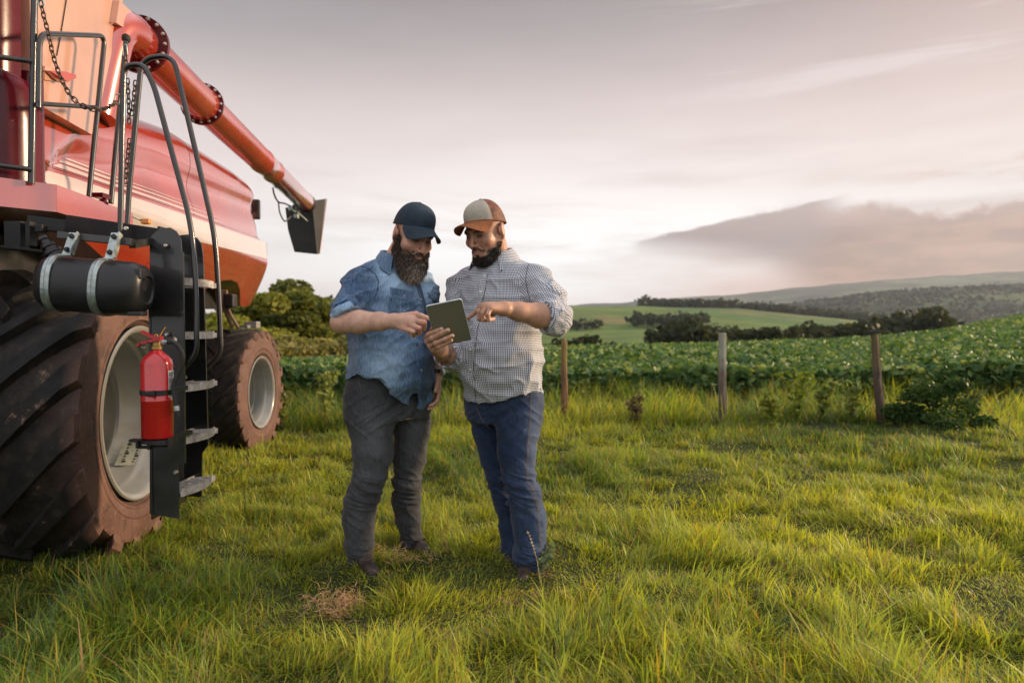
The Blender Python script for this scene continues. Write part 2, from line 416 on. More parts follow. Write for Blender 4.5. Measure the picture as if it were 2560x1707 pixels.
def leaf_material(name, attr='tint', rough=0.55, trans=0.35, spec=0.3):
    m, t, b = new_mat(name)
    a = t.attr(attr).outputs['Vector']
    t.put(b.inputs['Base Color'], a); b.inputs['Roughness'].default_value = rough; b.inputs['Specular IOR Level'].default_value = spec
    tr = t.add('ShaderNodeBsdfTranslucent'); t.put(tr.inputs[0], t.mix(1.0, a, (1.25, 1.25, 0.6), 'MULTIPLY'))
    mx = t.add('ShaderNodeMixShader'); mx.inputs[0].default_value = trans
    t.l.new(b.outputs[0], mx.inputs[1]); t.l.new(tr.outputs[0], mx.inputs[2])
    t.l.new(mx.outputs[0], t.n['Material Output'].inputs[0]); return m
MAT_grass = leaf_material('grass_blade', rough=0.5, trans=0.45, spec=0.35)
MAT_leaf = leaf_material('leaf', rough=0.5, trans=0.35)
MAT_soy = leaf_material('soybean_leaf', rough=0.55, trans=0.3, spec=0.25)

def blades(X, Y, base_z, hgt_, wid, lean, ang, tint, seg=3, tipmix=None):
    """tapered curved grass blades, all in one array"""
    n = len(X); lev = np.linspace(0, 1, seg+1)
    dx = np.cos(ang); dy = np.sin(ang); sx = -np.sin(ang+rng.normal(0, 0.6, n)); sy = np.cos(ang+rng.normal(0, 0.6, n))
    V = np.zeros((n, 2*seg+1, 3)); C = np.zeros((n, 2*seg+1, 3))
    for i, t in enumerate(lev):
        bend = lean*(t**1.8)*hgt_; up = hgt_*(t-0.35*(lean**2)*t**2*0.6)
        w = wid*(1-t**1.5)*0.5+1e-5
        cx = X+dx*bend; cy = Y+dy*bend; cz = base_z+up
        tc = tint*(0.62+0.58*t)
        if tipmix is not None: tc = tc*(1-tipmix[:, None]*t**2)+np.array((0.42, 0.30, 0.06))*tipmix[:, None]*t**2
        if i < seg:
            V[:, 2*i] = np.stack([cx-sx*w, cy-sy*w, cz], 1); V[:, 2*i+1] = np.stack([cx+sx*w, cy+sy*w, cz], 1); C[:, 2*i] = tc; C[:, 2*i+1] = tc
        else:
            V[:, 2*i] = np.stack([cx, cy, cz], 1); C[:, 2*i] = tc
    o = (np.arange(n)*(2*seg+1))[:, None]
    Q = [np.concatenate([o+2*i, o+2*i+1, o+2*i+3, o+2*i+2], 1) for i in range(seg-1)]
    T = np.concatenate([o+2*seg-2, o+2*seg-1, o+2*seg], 1)
    return V.reshape(-1, 3), (np.concatenate(Q) if Q else np.zeros((0, 4), int)), T, C.reshape(-1, 3)
FEET = [(-0.73, 3.26), (-0.50, 3.50), (0.09, 3.18), (0.03, 3.33)]      # trodden short where the men stand
def make_grass():
    Vs, Qs, Ts, Cs = [], [], [], []; off = 0
    def emit(n, y0, y1, h0, w0, seg, seed, mat=False):
        nonlocal off
        r = np.random.default_rng(seed)
        Y = y0*(y1/y0)**r.random(n); Xp = r.uniform(-1, 1, n)*(0.80*Y+0.45); X = Xp
        p = np.stack([X, Y, X*0], 1)
        clump = fbm(p*1.3, 21, 3); cl2 = fbm(p*4.5, 22, 2); patch = fbm(p*0.5+5, 23, 3)
        cl3 = fbm(p*9.0, 27, 2)
        keep = (r.random(n) < 2) if mat else r.random(n) < np.clip(0.74+1.4*cl2+0.7*cl3, 0.16, 1); X, Y, p, clump, cl2, patch = X[keep], Y[keep], p[keep], clump[keep], cl2[keep], patch[keep]; m = len(X)
        # trampled / short near the wheels stays as it is; tall beside the fence
        tall = np.clip((Y-7.4)/1.4, 0, 1)
        h = h0*(0.55+0.75*r.random(m)**1.3)*(1+0.8*clump+0.75*cl2)*(1+0.5*tall*r.random(m))
        h = np.clip(h, 0.018, 0.5)
        for (fx, fy) in FEET: h = h*(1-0.60*np.exp(-((X-fx)/0.15)**2-((Y-fy)/0.20)**2))
        # pull into tufts: blades of a tuft lean outwards
        ang = 2*math.pi*vnoise(p*3.1, 77)+r.normal(0, 1.0, m); lean = np.abs(r.normal(1.1 if mat else 0.66, 0.42, m)); lean = np.clip(lean+0.5*(r.random(m) < 0.15), 0, 1.6)
        g = np.array((0.130, 0.260, 0.030)); yg = np.array((0.43, 0.43, 0.040)); dk = np.array((0.040, 0.100, 0.022)); br = np.array((0.45, 0.28, 0.14)); bl = np.array((0.09, 0.155, 0.065))
        u = np.clip(0.42+0.7*patch+0.45*clump+r.normal(0, 0.2, m), 0, 1)[:, None]
        c = dk*(1-u)+g*u; uy = np.clip(0.52+0.9*patch+r.normal(0, 0.25, m), 0, 1)[:, None]; c = (c*(1-uy*0.8)+yg*uy*0.8)*1.30
        q = r.random(m); lim = 0.30 if mat else 0.05
        if mat: h = np.clip(h, 0.026, 0.055); q = np.where((q > 0.05) & (q < 0.30), 0.01, q)
        c[q < 0.05] = (br*(0.45 if mat else 0.7)+0*c[q < 0.05])*(0.7+0.6*r.random((q < 0.05).sum()))[:, None]; c[(q > 0.05) & (q < 0.13)] = (0.45, 0.33, 0.045); c[(q > 0.13) & (q < 0.25)] = bl
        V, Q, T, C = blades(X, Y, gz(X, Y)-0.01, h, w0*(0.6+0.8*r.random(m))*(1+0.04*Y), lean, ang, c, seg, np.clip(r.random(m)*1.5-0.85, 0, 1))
        Vs.append(V); Qs.append(Q+off); Ts.append(T+off); Cs.append(C); off += len(V)
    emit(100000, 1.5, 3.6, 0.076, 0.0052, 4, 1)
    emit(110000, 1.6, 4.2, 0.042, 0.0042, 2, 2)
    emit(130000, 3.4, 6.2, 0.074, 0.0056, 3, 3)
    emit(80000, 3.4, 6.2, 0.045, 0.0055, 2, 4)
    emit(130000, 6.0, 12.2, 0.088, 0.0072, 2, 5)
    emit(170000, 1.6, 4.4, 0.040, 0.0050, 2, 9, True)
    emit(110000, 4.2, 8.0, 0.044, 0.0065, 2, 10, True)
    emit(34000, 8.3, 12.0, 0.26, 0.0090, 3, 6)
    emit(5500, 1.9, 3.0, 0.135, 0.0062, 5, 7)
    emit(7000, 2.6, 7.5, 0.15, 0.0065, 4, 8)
    me = np_mesh('grass', np.concatenate(Vs), [np.concatenate(Qs), np.concatenate(Ts)], {'tint': np.concatenate(Cs)})
    o = link('grass', me, MAT_grass); tag(o, 'uneven yellow green pasture grass with dry blades, over the whole foreground', 'grass', kind='stuff')
make_grass()

def leaf_quads(Pc, size, nrm_up, tint, r, fold=0.25, long=1.25):
    """leaves as two folded quads (rhombic outline): Pc (n,3)"""
    n = len(Pc); a = r.uniform(0, 2*math.pi, n); N = r.normal(0, 1, (n, 3)); N[:, 2] = np.abs(N[:, 2])*nrm_up+0.2; N /= np.linalg.norm(N, axis=1)[:, None]
    U = np.stack([np.cos(a), np.sin(a), r.normal(0, .3, n)], 1); U -= N*(U*N).sum(1)[:, None]; U /= np.linalg.norm(U, axis=1)[:, None]; W = np.cross(N, U)
    s = size[:, None]
    pts = [Pc-U*s*0.5*long, Pc+W*s*0.5-N*s*fold*0.3+U*s*0.05, Pc+U*s*0.55*long-N*s*0.12, Pc-W*s*0.5-N*s*fold*0.3+U*s*0.05]
    mid = Pc+N*s*fold*0.25+U*s*0.08
    V = np.stack(pts+[mid], 1).reshape(-1, 3); o = (np.arange(n)*5)[:, None]
    T = np.concatenate([np.concatenate([o+i, o+(i+1) % 4, o+4], 1) for i in range(4)])
    return V, T, np.repeat(tint, 5, 0)
def make_soy():
    r = np.random.default_rng(11); Vs, Ts, Cs = [], [], []; off = 0
    def emit(n, y0, y1, sz, per):
        nonlocal off
        Y = y0*(y1/y0)**r.random(n); X = r.uniform(-1, 1, n)*(0.82*Y+1.5)
        row = vnoise(np.stack([X*0.4, Y*1.6, X*0], 1), 91); hh = 0.62*(1+0.16*vnoise(np.stack([X*.9, Y*.9, X*0], 1), 92))
        f = r.random(n)**0.45; Z = gz(X, Y)+hh*f
        edge = np.clip((Y-y0)/0.5, 0, 1) if y0 < 11 else 1
        keep = (r.random(n) < 0.45+0.8*(row+0.5))
        X, Y, Z, f = X[keep], Y[keep], Z[keep], f[keep]; m = len(X)
        wob = 0.35*vnoise(np.stack([X*1.2, X*0, X*0], 1), 93)
        ok = Y > 10.75+wob; X, Y, Z, f = X[ok], Y[ok], Z[ok], f[ok]; m = len(X)
        u = r.random(m)[:, None]; c = np.array((0.035, 0.090, 0.032))*(1-u)+np.array((0.13, 0.21, 0.055))*u
        q = r.random(m); c[q < 0.16] = (0.27, 0.31, 0.10)
        s = sz*(0.7+0.6*r.random(m))*(1+0.0*Y)
        V, T, C = leaf_quads(np.stack([X, Y, Z], 1), s, 1.3, c, r)
        Vs.append(V); Ts.append(T+off); Cs.append(C); off += len(V)
    emit(52000, 10.6, 15, 0.105, 1); emit(48000, 15, 26, 0.14, 1); emit(40000, 26, 60, 0.24, 1); emit(45000, 58, 240, 0.55, 1)
    me = np_mesh('soybean_crop', np.concatenate(Vs), [np.concatenate(Ts)], {'tint': np.concatenate(Cs)})
    o = link('soybean_crop', me, MAT_soy); tag(o, 'field of waist high leafy green soybean plants beyond the fence posts', 'crop field', kind='stuff')
make_soy()

# ------------------------------------------------------------------ trees
MAT_bark = simple('bark', (0.10, 0.075, 0.05), 0.9, vscale=6, bump=0.6, bscale=25, bdist=0.03)
def crown_leaves(c, rad, n, leaf, r, colA, colB, gaps=0.15, flat=1.0):
    """leaf clumps through the crown's volume"""
    c = np.array(c); k = max(6, int(14*gaps*8)); 
    cc = r.normal(0, 0.42, (k, 3)); cc /= np.maximum(1, np.linalg.norm(cc, axis=1)[:, None]); cr = r.uniform(0.24, 0.46, k)
    i = r.integers(0, k, n); d = r.normal(0, 1, (n, 3)); d /= np.linalg.norm(d, axis=1)[:, None]
    p = cc[i]+d*(cr[i]*r.random(n)**0.3)[:, None]; tw = (0.7+0.6*r.random(k))[i]
    p = p*np.array(rad); p[:, 2] *= flat
    u = np.clip(r.random(n)*0.6+tw*0.3, 0, 1)[:, None]; col = np.array(colA)*(1-u)+np.array(colB)*u
    V, T, C = leaf_quads(c+p, leaf*(0.6+0.8*r.random(n)), 0.8, col, r, long=1.4)
    return V, T, C, c+cc*np.array(rad)
def tree(name, label, cat, base, h, w, leaf, n, colA, colB, seed, group=None, crown_lo=0.35, spread=1.0):
    r = np.random.default_rng(seed); base = Vector(base); root = empty(name, base)
    tag(root, label, cat, group)
    V, T, C, cc = crown_leaves((base.x, base.y, base.z+h*(crown_lo+1)/2), (w/2*1.25, w/2*1.25, h*(1-crown_lo)/2*1.15), n, leaf, r, colA, colB)
    V2, T2, C2, cc2 = crown_leaves((base.x+w*0.15, base.y, base.z+h*(crown_lo+0.25)), (w*0.5, w*0.5, h*0.24), n//2, leaf, r, colA, colB)
    me = np_mesh('crown', np.concatenate([V, V2]), [np.concatenate([T, T2+len(V)])], {'tint': np.concatenate([C, C2])}); link('crown', me, MAT_leaf, root)
    mb = MB(); top = base+Vector((w*0.05, 0, h*0.6))
    mb.tube(spline([base-Vector((0, 0, 0.2)), base+Vector((w*0.04, 0, h*0.3)), top], 4), list(np.linspace(h*0.028+0.04, h*0.012, 9)), 7)
    for q in cc[:9]:
        a = base+Vector((w*0.04, 0, h*(0.25+0.25*r.random()))); q = Vector(q); mb.tube([a, (a+q)/2+Vector((0, 0, -0.05*h)), q], [h*0.012, h*0.008, h*0.003], 5)
    mb.build('trunk', MAT_bark, root, True); adopt(root); return root
GA, GB = (0.035, 0.055, 0.014), (0.13, 0.135, 0.030)
def at_ground(dx, Y):
    X = (dx*K-1280)*Y/FPX; return (X, Y, float(gz(X, Y)[0]))
tl = [  # display x, depth, height, width, colours
    (505, 20, 2.0, 3.0, (0.093, 0.119, 0.020), (0.340, 0.323, 0.051), 'yellow green bushy tree seen through the gap behind the ladder'),
    (575, 25, 2.5, 3.4, (0.068, 0.093, 0.020), (0.272, 0.264, 0.051), 'olive green tree behind the top of the rear tyre'),
    (640, 29, 3.25, 4.2, (0.051, 0.076, 0.022), (0.187, 0.196, 0.044), 'tallest dark green tree with open branches behind the rear of the harvester'),
    (695, 33, 2.7, 3.8, (0.085, 0.111, 0.025), (0.289, 0.272, 0.060), 'low yellowish tree right of the tallest dark tree'),
    (745, 37, 2.5, 4.2, (0.085, 0.116, 0.031), (0.255, 0.255, 0.068), 'olive tree just left of the elbow of the man in denim')]
for i, (dx, Y, h, w, a, b_, lb) in enumerate(tl):
    tree('tree', lb, 'tree', at_ground(dx, Y), h, w, 0.07+0.0035*Y, 9000, a, b_, 50+i, 'trees behind the rear wheel', crown_lo=0.12 if i != 2 else 0.3)
for i, (dx, Y, h, w) in enumerate([(722, 21, 1.1, 2.4), (778, 27, 1.3, 3.0), (610, 18.5, 1.2, 2.4), (545, 17.5, 1.3, 2.2)]):
    tree('bush', ['low tan green bush in front of the yellowish tree', 'low olive bush under the elbow of the man in denim', 'low bush right above the rear tyre', 'low bush behind the hoses above the rear tyre'][i], 'bush', at_ground(dx, Y), h, w, 0.16, 3500, (0.09, 0.095, 0.03), (0.28, 0.25, 0.085), 70+i, 'bushes behind the rear wheel', 0.05)
# belts of wood in the valley and forest on the ridges (masses)
def wood_mass(name, label, spec, leaf_k, seed, colA, colB, per=70):
    r = np.random.default_rng(seed); Vs, Ts, Cs = [], [], []; off = 0
    for (px0, px1, Z0, Z1, n, h0, h1) in spec:
        for _ in range(n):
            px = r.uniform(px0, px1); Z = r.uniform(Z0, Z1); X = (px-1280)*Z/FPX; h = r.uniform(h0, h1)
            g = float(hgt(np.array([px]), np.array([Z]))[0])
            m = per; k = 5; cc = r.normal(0, 0.35, (k, 3)); i = r.integers(0, k, m); d = r.normal(0, 1, (m, 3)); d /= np.linalg.norm(d, axis=1)[:, None]
            p = (cc[i]+d*0.42)*np.array((h*0.62, h*0.62, h*0.42))+np.array((X, Z, g+h*0.5))
            u = r.random((m, 1))*0.6+0.4*r.random(); col = np.array(colA)*(1-u)+np.array(colB)*u
            V, T, C = leaf_quads(p, np.full(m, h*leaf_k), 0.8, col, r)
            Vs.append(V); Ts.append(T+off); Cs.append(C); off += len(V)
    me = np_mesh(name, np.concatenate(Vs), [np.concatenate(Ts)], {'tint': np.concatenate(Cs)})
    tag(link(name, me, MAT_leaf), label, 'wood', kind='stuff')
WA, WB = (0.018, 0.026, 0.012), (0.055, 0.062, 0.028)
wood_mass('tree_belt', 'dark belt of trees in the valley beyond the crop field, left to right', [
    (1660, 1800, 140, 160, 40, 4.5, 7.5), (1800, 2000, 150, 175, 46, 4.2, 6.2), (1980, 2180, 165, 215, 46, 5.0, 7.5), (2160, 2330, 205, 250, 40, 6.5, 11.0),
    (1395, 1480, 130, 145, 22, 2.5, 4.4), (1455, 1545, 135, 150, 10, 1.6, 2.6), (1360, 1385, 130, 140, 6, 2, 3.4)], 0.22, 5, WA, WB, 90)
MAT_leaf.node_tree.nodes['Principled BSDF'].inputs['Specular IOR Level'].default_value = 0.12
wood_mass('far_wood', 'far strips of dark trees between the green fields and along the ridge', [
    (1570, 1760, 640, 700, 42, 8, 15), (1420, 1500, 620, 660, 16, 7, 11), (1700, 1800, 560, 600, 20, 6, 9), (1600, 2230, 1150, 1290, 330, 14, 20),
    (1380, 1560, 320, 340, 12, 2.5, 5), (1900, 2060, 400, 450, 40, 6, 9)], 0.26, 6, WA, (0.045, 0.055, 0.025), 34)
wood_mass('hill_forest', 'forest covering the far dark hills on the right and the hill on the left', [
    (1780, 3200, 1700, 2650, 2600, 10, 17), (1400, 1800, 2400, 2650, 300, 9, 15), (560, 900, 250, 420, 900, 5, 9)], 0.40, 8, (0.016, 0.026, 0.018), (0.034, 0.048, 0.032), 12)
# ================================================================== COMBINE HARVESTER
def paint(name, col, rough, coat_ior=1.6, metal=0.0, dirt=None, var=0.12, dirt_amt=0.3):
    return simple(name, col, rough, metal, 0.6, 1.0, var, 1.6, 0.05, 9.0, 0.01, dirt, dirt_amt, coat_ior)
M_red = paint('red_paint', (0.40, 0.034, 0.015), 0.26, 2.2, 0.20, (0.52, 0.20, 0.10), 0.15, 0.22)
M_dred = simple('crimson_paint', (0.085, 0.003, 0.008), 0.22, 0, 0.35, 0.0, 0.12, 1.6, 0.05, 9.0, 0.01)
M_tankp = paint('red_paint_pale_sheen', (0.56, 0.30, 0.20), 0.34, 1.9, 0.15, (0.62, 0.38, 0.25), 0.12, 0.5)  # beige sky reflections on the red paint, put into the base colour
M_white = paint('white_decal', (0.52, 0.44, 0.41), 0.35, 1.6)
M_black = simple('black_enamel', (0.012, 0.012, 0.013), 0.35, 0, 0.5, 0.5, 0.3, 8, 0.1, 30, 0.003, (0.06, 0.045, 0.035), 0.25)
M_flat = simple('black_steel', (0.010, 0.010, 0.011), 0.5, 0, 0.4, 0.0, 0.3, 8, 0.2, 30, 0.003, (0.05, 0.035, 0.028), 0.3)
M_plast = simple('black_plastic', (0.013, 0.013, 0.015), 0.36, 0, 0.45, 0.0, 0.2, 8, 0.15, 90, 0.002, (0.05, 0.04, 0.035), 0.2)
M_galv = simple('galvanised_steel', (0.40, 0.45, 0.44), 0.38, 0.75, 0.5, 0, 0.3, 30, 0.1, 60, 0.002, (0.25, 0.25, 0.22), 0.3)
M_alu = simple('cast_aluminium', (0.55, 0.50, 0.46), 0.42, 0.3, 0.5, 0, 0.3, 30, 0.2, 120, 0.002, (0.16, 0.11, 0.08), 0.5)
M_bolt = simple('steel_bolt', (0.55, 0.5, 0.45), 0.35, 0.9, vscale=40)
M_chain = simple('rusty_steel_chain', (0.07, 0.05, 0.04), 0.5, 0.5, vscale=40, dirt=(0.13, 0.06, 0.03), dirt_amt=0.6)
M_rim = simple('grey_rim_paint', (0.21, 0.218, 0.208), 0.34, 0, 0.5, 0.35, 0.18, 3, 0.1, 30, 0.004, (0.30, 0.22, 0.16), 0.35)
M_rubber = simple('rubber_spout', (0.030, 0.030, 0.028), 0.7, 0, 0.3, vscale=5, bump=0.3, bscale=40)
M_lever = simple('red_plastic', (0.42, 0.012, 0.015), 0.35, coat=0.4)
M_amber = simple('amber_lens', (0.75, 0.22, 0.02), 0.3, coat=0.5)
def tyre_material():
    m, t, b = new_mat('tractor_tyre_rubber')
    co = t.obj(); n1 = t.noise(co, 3.0, 6, 0.65); n2 = t.noise(co, 9.0, 6, 0.7); n3 = t.noise(co, 40.0, 4, 0.7)
    side = t.attr('side').outputs['Fac']            # 1 on the dusty sidewall, 0 on the tread
    blk = t.mix(t.smooth(n2, 0.35, 0.7), (0.006, 0.006, 0.006), (0.020, 0.017, 0.015))
    mud = t.mix(t.smooth(n3, 0.3, 0.7), (0.24, 0.135, 0.09), (0.36, 0.22, 0.15))
    low = t.attr('groove').outputs['Fac']
    c = t.mix(t.math('MULTIPLY', t.smooth(n2, 0.60, 0.66), t.math('MULTIPLY', t.smooth(n1, 0.45, 0.6), 0.75)), blk, mud)
    c = t.mix(t.math('MULTIPLY', low, t.smooth(n2, 0.35, 0.75, 0.05, 0.45)), c, (0.12, 0.085, 0.06))
    dust = t.mix(t.smooth(n1, 0.3, 0.7), (0.075, 0.037, 0.028), (0.145, 0.078, 0.058))
    dust = t.mix(t.math('MULTIPLY', t.smooth(n2, 0.55, 0.7), 0.75), dust, (0.045, 0.026, 0.022))
    dust = t.mix(t.math('MULTIPLY', t.smooth(n3, 0.52, 0.72), 0.5), dust, (0.22, 0.135, 0.105))
    dust = t.mix(t.math('MULTIPLY', t.smooth(t.noise(co, 1.7, 6, 0.75), 0.56, 0.62), 0.55), dust, (0.035, 0.022, 0.019))
    c = t.mix(side, c, dust)
    t.put(b.inputs['Base Color'], c); t.put(b.inputs['Roughness'], t.smooth(n1, 0.2, 0.8, 0.5, 0.85)); b.inputs['Specular IOR Level'].default_value = 0.35
    t.put(b.inputs['Normal'], t.bump(t.math('ADD', n2, t.math('MULTIPLY', n3, 0.4)), 0.45, 0.012)); return m
M_tyre = tyre_material()

# the harvester stands turned a little to the left of the view direction: its own frame has x outwards, y rearwards
TURN = R_(6.55); NV = Vector((math.cos(TURN), math.sin(TURN), 0)); EV = Vector((-math.sin(TURN), math.cos(TURN), 0)); RT3 = Matrix.Rotation(TURN, 3, 'Z')
def LW(x, y, z): return NV*x+EV*y+Vector((0, 0, z))
def PB(px, py, c):                       # source pixel on the harvester plane at lateral offset c
    d = ray(px, py); t = c/(d.x*NV.x+d.y*NV.y); return Vector((d.x*t, d.y*t, H+d.z*t))
def turn(mb): mb.v = [tuple(RT3 @ Vector(v)) for v in mb.v]; return mb
combine = empty('combine_harvester', LW(-3.3, 6.0, 0.0))
tag(combine, 'large red combine harvester standing in the grass left of both men', 'combine harvester')

def wheel(cx, cy, cz, R, r, w, side_w, nl, lugh, bulge, depth, ang0, steer):
    """outer face looks to +X; axle along X"""
    Xc = cx-w/2                                           # centre plane
    hw = w/2
    prof = [(-hw*0.80, r*1.0), (-hw*0.93, r*1.10), (-hw*1.0, r+(R-r)*0.40), (-hw*0.98, r+(R-r)*0.66), (-hw*0.90, R-lugh*1.15), (-hw*0.6, R-lugh*0.85), (-hw*0.3, R-lugh*0.72), (0, R-lugh*0.68),
            (hw*0.3, R-lugh*0.72), (hw*0.6, R-lugh*0.85), (hw*0.90, R-lugh*1.15), (hw*0.965, r+(R-r)*0.72), (hw*1.0, r+(R-r)*0.50), (hw*0.998, r+(R-r)*0.36), (hw*1.006, r+(R-r)*0.345), (hw*1.006, r+(R-r)*0.325), (hw*0.992, r+(R-r)*0.31), (hw*0.975, r+(R-r)*0.20), (hw*0.982, r+(R-r)*0.185), (hw*0.980, r+(R-r)*0.165), (hw*0.962, r+(R-r)*0.15), (hw*0.93, r*1.10), (hw*0.86, r*1.02), (hw*0.80, r*1.0)]
    N = 96; ax = (Vector((1, 0, 0)), Vector((0, 1, 0)), Vector((0, 0, 1)))
    mb = MB(); mb.lathe(prof, n=N, c=(Xc, cy, cz), ax=ax)
    nprof = len(mb.v)
    def pt(x, rr, a): return (Xc+x, cy+math.cos(a)*rr, cz+math.sin(a)*rr)
    def carc(x):
        return np.interp(abs(x)/hw, [0, 0.3, 0.6, 0.9], [R-lugh*0.68, R-lugh*0.72, R-lugh*0.85, R-lugh*1.15])
    dphi = 2*math.pi/nl; lugs = []
    for s in (1, -1):
        for k in range(nl):
            a0 = ang0+k*dphi+(dphi/2 if s < 0 else 0)
            secs = []
            ts = np.linspace(0, 1, 9)
            for t in ts:
                x = s*hw*(-0.02+0.99*t); 
                if t > 0.985: x = s*hw*0.985
                aa = a0-(0.54*t)*(0.75/R)*hw/0.36
                wd = (0.072+0.050*t)*(hw/0.385)
                top = R-lugh*(0.02+0.10*t*t); top = top if t < 0.99 else R-lugh*0.55
                base = carc(min(abs(x), hw*0.9)*1.0)-0.02
                da = wd*0.5/R
                secs.append([pt(x, base, aa-da*1.35), pt(x, top, aa-da), pt(x, top, aa+da), pt(x, base, aa+da*1.35)])
            # turn down over the shoulder on to the sidewall
            x = s*hw*1.012; aa = secs and a0-(0.565)*(0.75/R)*hw/0.36; da = 0.098*(hw/0.385)*0.5/R
            secs.append([pt(x*0.985, r+(R-r)*0.74, aa-da*1.2), pt(x, r+(R-r)*0.80, aa-da), pt(x, r+(R-r)*0.80, aa+da), pt(x*0.985, r+(R-r)*0.74, aa+da*1.2)])
            secs.append([pt(s*hw*0.95, r+(R-r)*0.56, aa-da*0.7), pt(s*hw*0.965, r+(R-r)*0.60, aa-da*0.5), pt(s*hw*0.965, r+(R-r)*0.60, aa+da*0.5), pt(s*hw*0.95, r+(R-r)*0.56, aa+da*0.7)])
            vs = [v for q in secs for v in q]; m = len(secs); fs = [(0, 1, 2, 3), tuple((m-1)*4+i for i in (3, 2, 1, 0))]
            for i in range(m-1):
                for j in range(3): fs.append((i*4+j, i*4+j+1, (i+1)*4+j+1, (i+1)*4+j))
            mb.add(vs, fs)
    tyre = mb.build('tyre', M_tyre, None, True, 32)
    swing = Matrix.Translation((cx, cy, cz)) @ Matrix.Rotation(steer, 4, 'Z') @ Matrix.Translation((-cx, -cy, -cz))
    me = tyre.data; n = len(me.vertices); co = np.zeros(n*3); me.vertices.foreach_get('co', co); co = co.reshape(-1, 3)
    rr = np.hypot(co[:, 1]-cy, co[:, 2]-cz); xx = (co[:, 0]-Xc)/hw
    sd = np.clip((xx-0.86)/0.08, 0, 1); gr = np.clip((R-lugh*0.55-rr)/(lugh*0.4), 0, 1)*(1-sd)
    me.transform(swing)
    for nm, val in (('side', sd), ('groove', gr)):
        a = me.attributes.new(nm, 'FLOAT', 'POINT'); a.data.foreach_set('value', val.astype(np.float32))
    # rim
    f = hw
    rp = [(f*0.80, r*1.0), (f*0.90, r*1.02), (f*0.955, r*1.045), (f*0.975, r*1.03), (f*0.965, r*0.99), (f*0.90, r*0.955), (f*0.72, r*0.935), (f*0.66, r*0.90), (f*0.60, r*0.875), (f*0.22, r*0.865), (f*0.20, r*0.845), (f*0.14, r*0.845), (f*0.12, r*0.865), (-f*0.55, r*0.86), (-f*0.60, r*0.80)]
    rim = MB().lathe(rp, n=72, c=(Xc, cy, cz), ax=ax).build('rim', M_rim, None, True, 50)
    dx = f*(1-depth)
    q_ = -f*0.50
    dp = [(q_+f*0.10, r*0.862), (q_+f*0.02, r*0.84), (q_-f*0.02, r*0.76), (q_+f*0.06, r*0.60), (q_+f*0.09, r*0.40), (q_+f*0.09, r*0.33), (q_+f*0.26, r*0.31), (q_+f*0.28, r*0.27), (q_+f*0.28, 0.001)]
    wh = MB().lathe(dp, n=48, c=(Xc, cy, cz), ax=ax)
    for k in range(8):
        a = k*math.pi/4; wh.lathe([(q_+f*0.06, 0.016), (q_+f*0.15, 0.016), (q_+f*0.15, 0.001)], n=6, c=(Xc, cy+math.cos(a)*r*0.48, cz+math.sin(a)*r*0.48), ax=ax)
    wheel_ = wh.build('wheel', M_rim, combine, True, 40)
    tyre.parent = wheel_; rim.parent = wheel_; wheel_.data.transform(swing); rim.data.transform(swing)
    return wheel_, Xc
FW, fxc = wheel(-2.08, 3.86, 0.745, 0.80, 0.468, 0.80, 0.1, 17, 0.070, 0.03, 0.3, 0.35, TURN)
RW, rxc = wheel(-2.60, 7.12, 0.545, 0.66, 0.360, 0.52, 0.1, 20, 0.040, 0.03, 0.3, 0.1, 0)
wheel_far = None
# sticker on the barrel of the front rim (flat printed plate, small symbols)
def on_barrel(u, a, rr): return Vector((-2.08, 3.86, 0.745))+RT3 @ Vector((-0.40+0.40*u, math.cos(a)*rr, math.sin(a)*rr))
sk = MB(); ua, ub, aa, ab, rr = 0.34, 0.62, R_(-58), R_(-34), 0.468*0.858
for i in range(4):
    a1 = aa+(ab-aa)*i/4; a2 = aa+(ab-aa)*(i+1)/4
    sk.quad(on_barrel(ua, a1, rr), on_barrel(ub, a1, rr), on_barrel(ub, a2, rr), on_barrel(ua, a2, rr))
stk = sk.build('sticker', simple('yellowed_label', (0.62, 0.60, 0.45), 0.6), FW)
sk = MB()
for i in range(7):
    for j in range(2):
        u = ua+0.08+0.15*j; a = aa+(ab-aa)*(0.12+0.125*i); s = 0.018 if (i+j) % 3 else 0.030
        sk.quad(on_barrel(u, a, rr-0.003), on_barrel(u+s*2, a, rr-0.003), on_barrel(u+s*2, a+s*1.4, rr-0.003), on_barrel(u, a+s*1.4, rr-0.003))
sk.build('sticker_print', simple('dark_print', (0.06, 0.07, 0.05), 0.6), FW)

# ---- side shell: profile swept along the length
XB = -2.05
def z_top(y): return float(np.interp(y, [3.756, 3.886, 4.423, 5.132, 6.151, 7.708, 8.2, 8.646], [2.512, 2.538, 2.681, 2.804, 2.958, 3.022, 3.022, 2.99]))
def z_cre(y): return float(np.interp(y, [3.756, 3.996, 4.084, 4.252, 4.538, 4.891, 5.378, 8.646], [2.082, 2.146, 2.259, 2.368, 2.466, 2.532, 2.599, 2.802]))
def shell_pt(y, z):
    zt = z_top(y); zc = z_cre(y); x = XB
    if z < 2.02: x -= 0.42*((2.02-z)/0.55)**1.25*0.55
    d = zc-z
    wdt = float(np.interp(y, [4.0, 4.6, 6.0, 8.6], [0.10, 0.27, 0.22, 0.17]))
    if z > 1.98 and d > 0: f_ = lambda q_: max(0, min(1, q_))**2*(3-2*max(0, min(1, q_))); x -= 0.045*(f_(d/wdt) if d < wdt else 1-f_((d-wdt)/0.22))
    sh = zt-z; q = max(0, 1-sh/0.30)
    x -= 0.30*q**3+0.06*max(0, z-2.05)
    e = max(0, y-8.25)/0.30
    x -= 0.10*min(1.4, max(0, e))**3*max(0, min(1, (z-z_mid(y))/0.05+0.2))+0.25*(max(0, y-8.80)/0.20)**2*0.5
    return Vector((x, y, z))
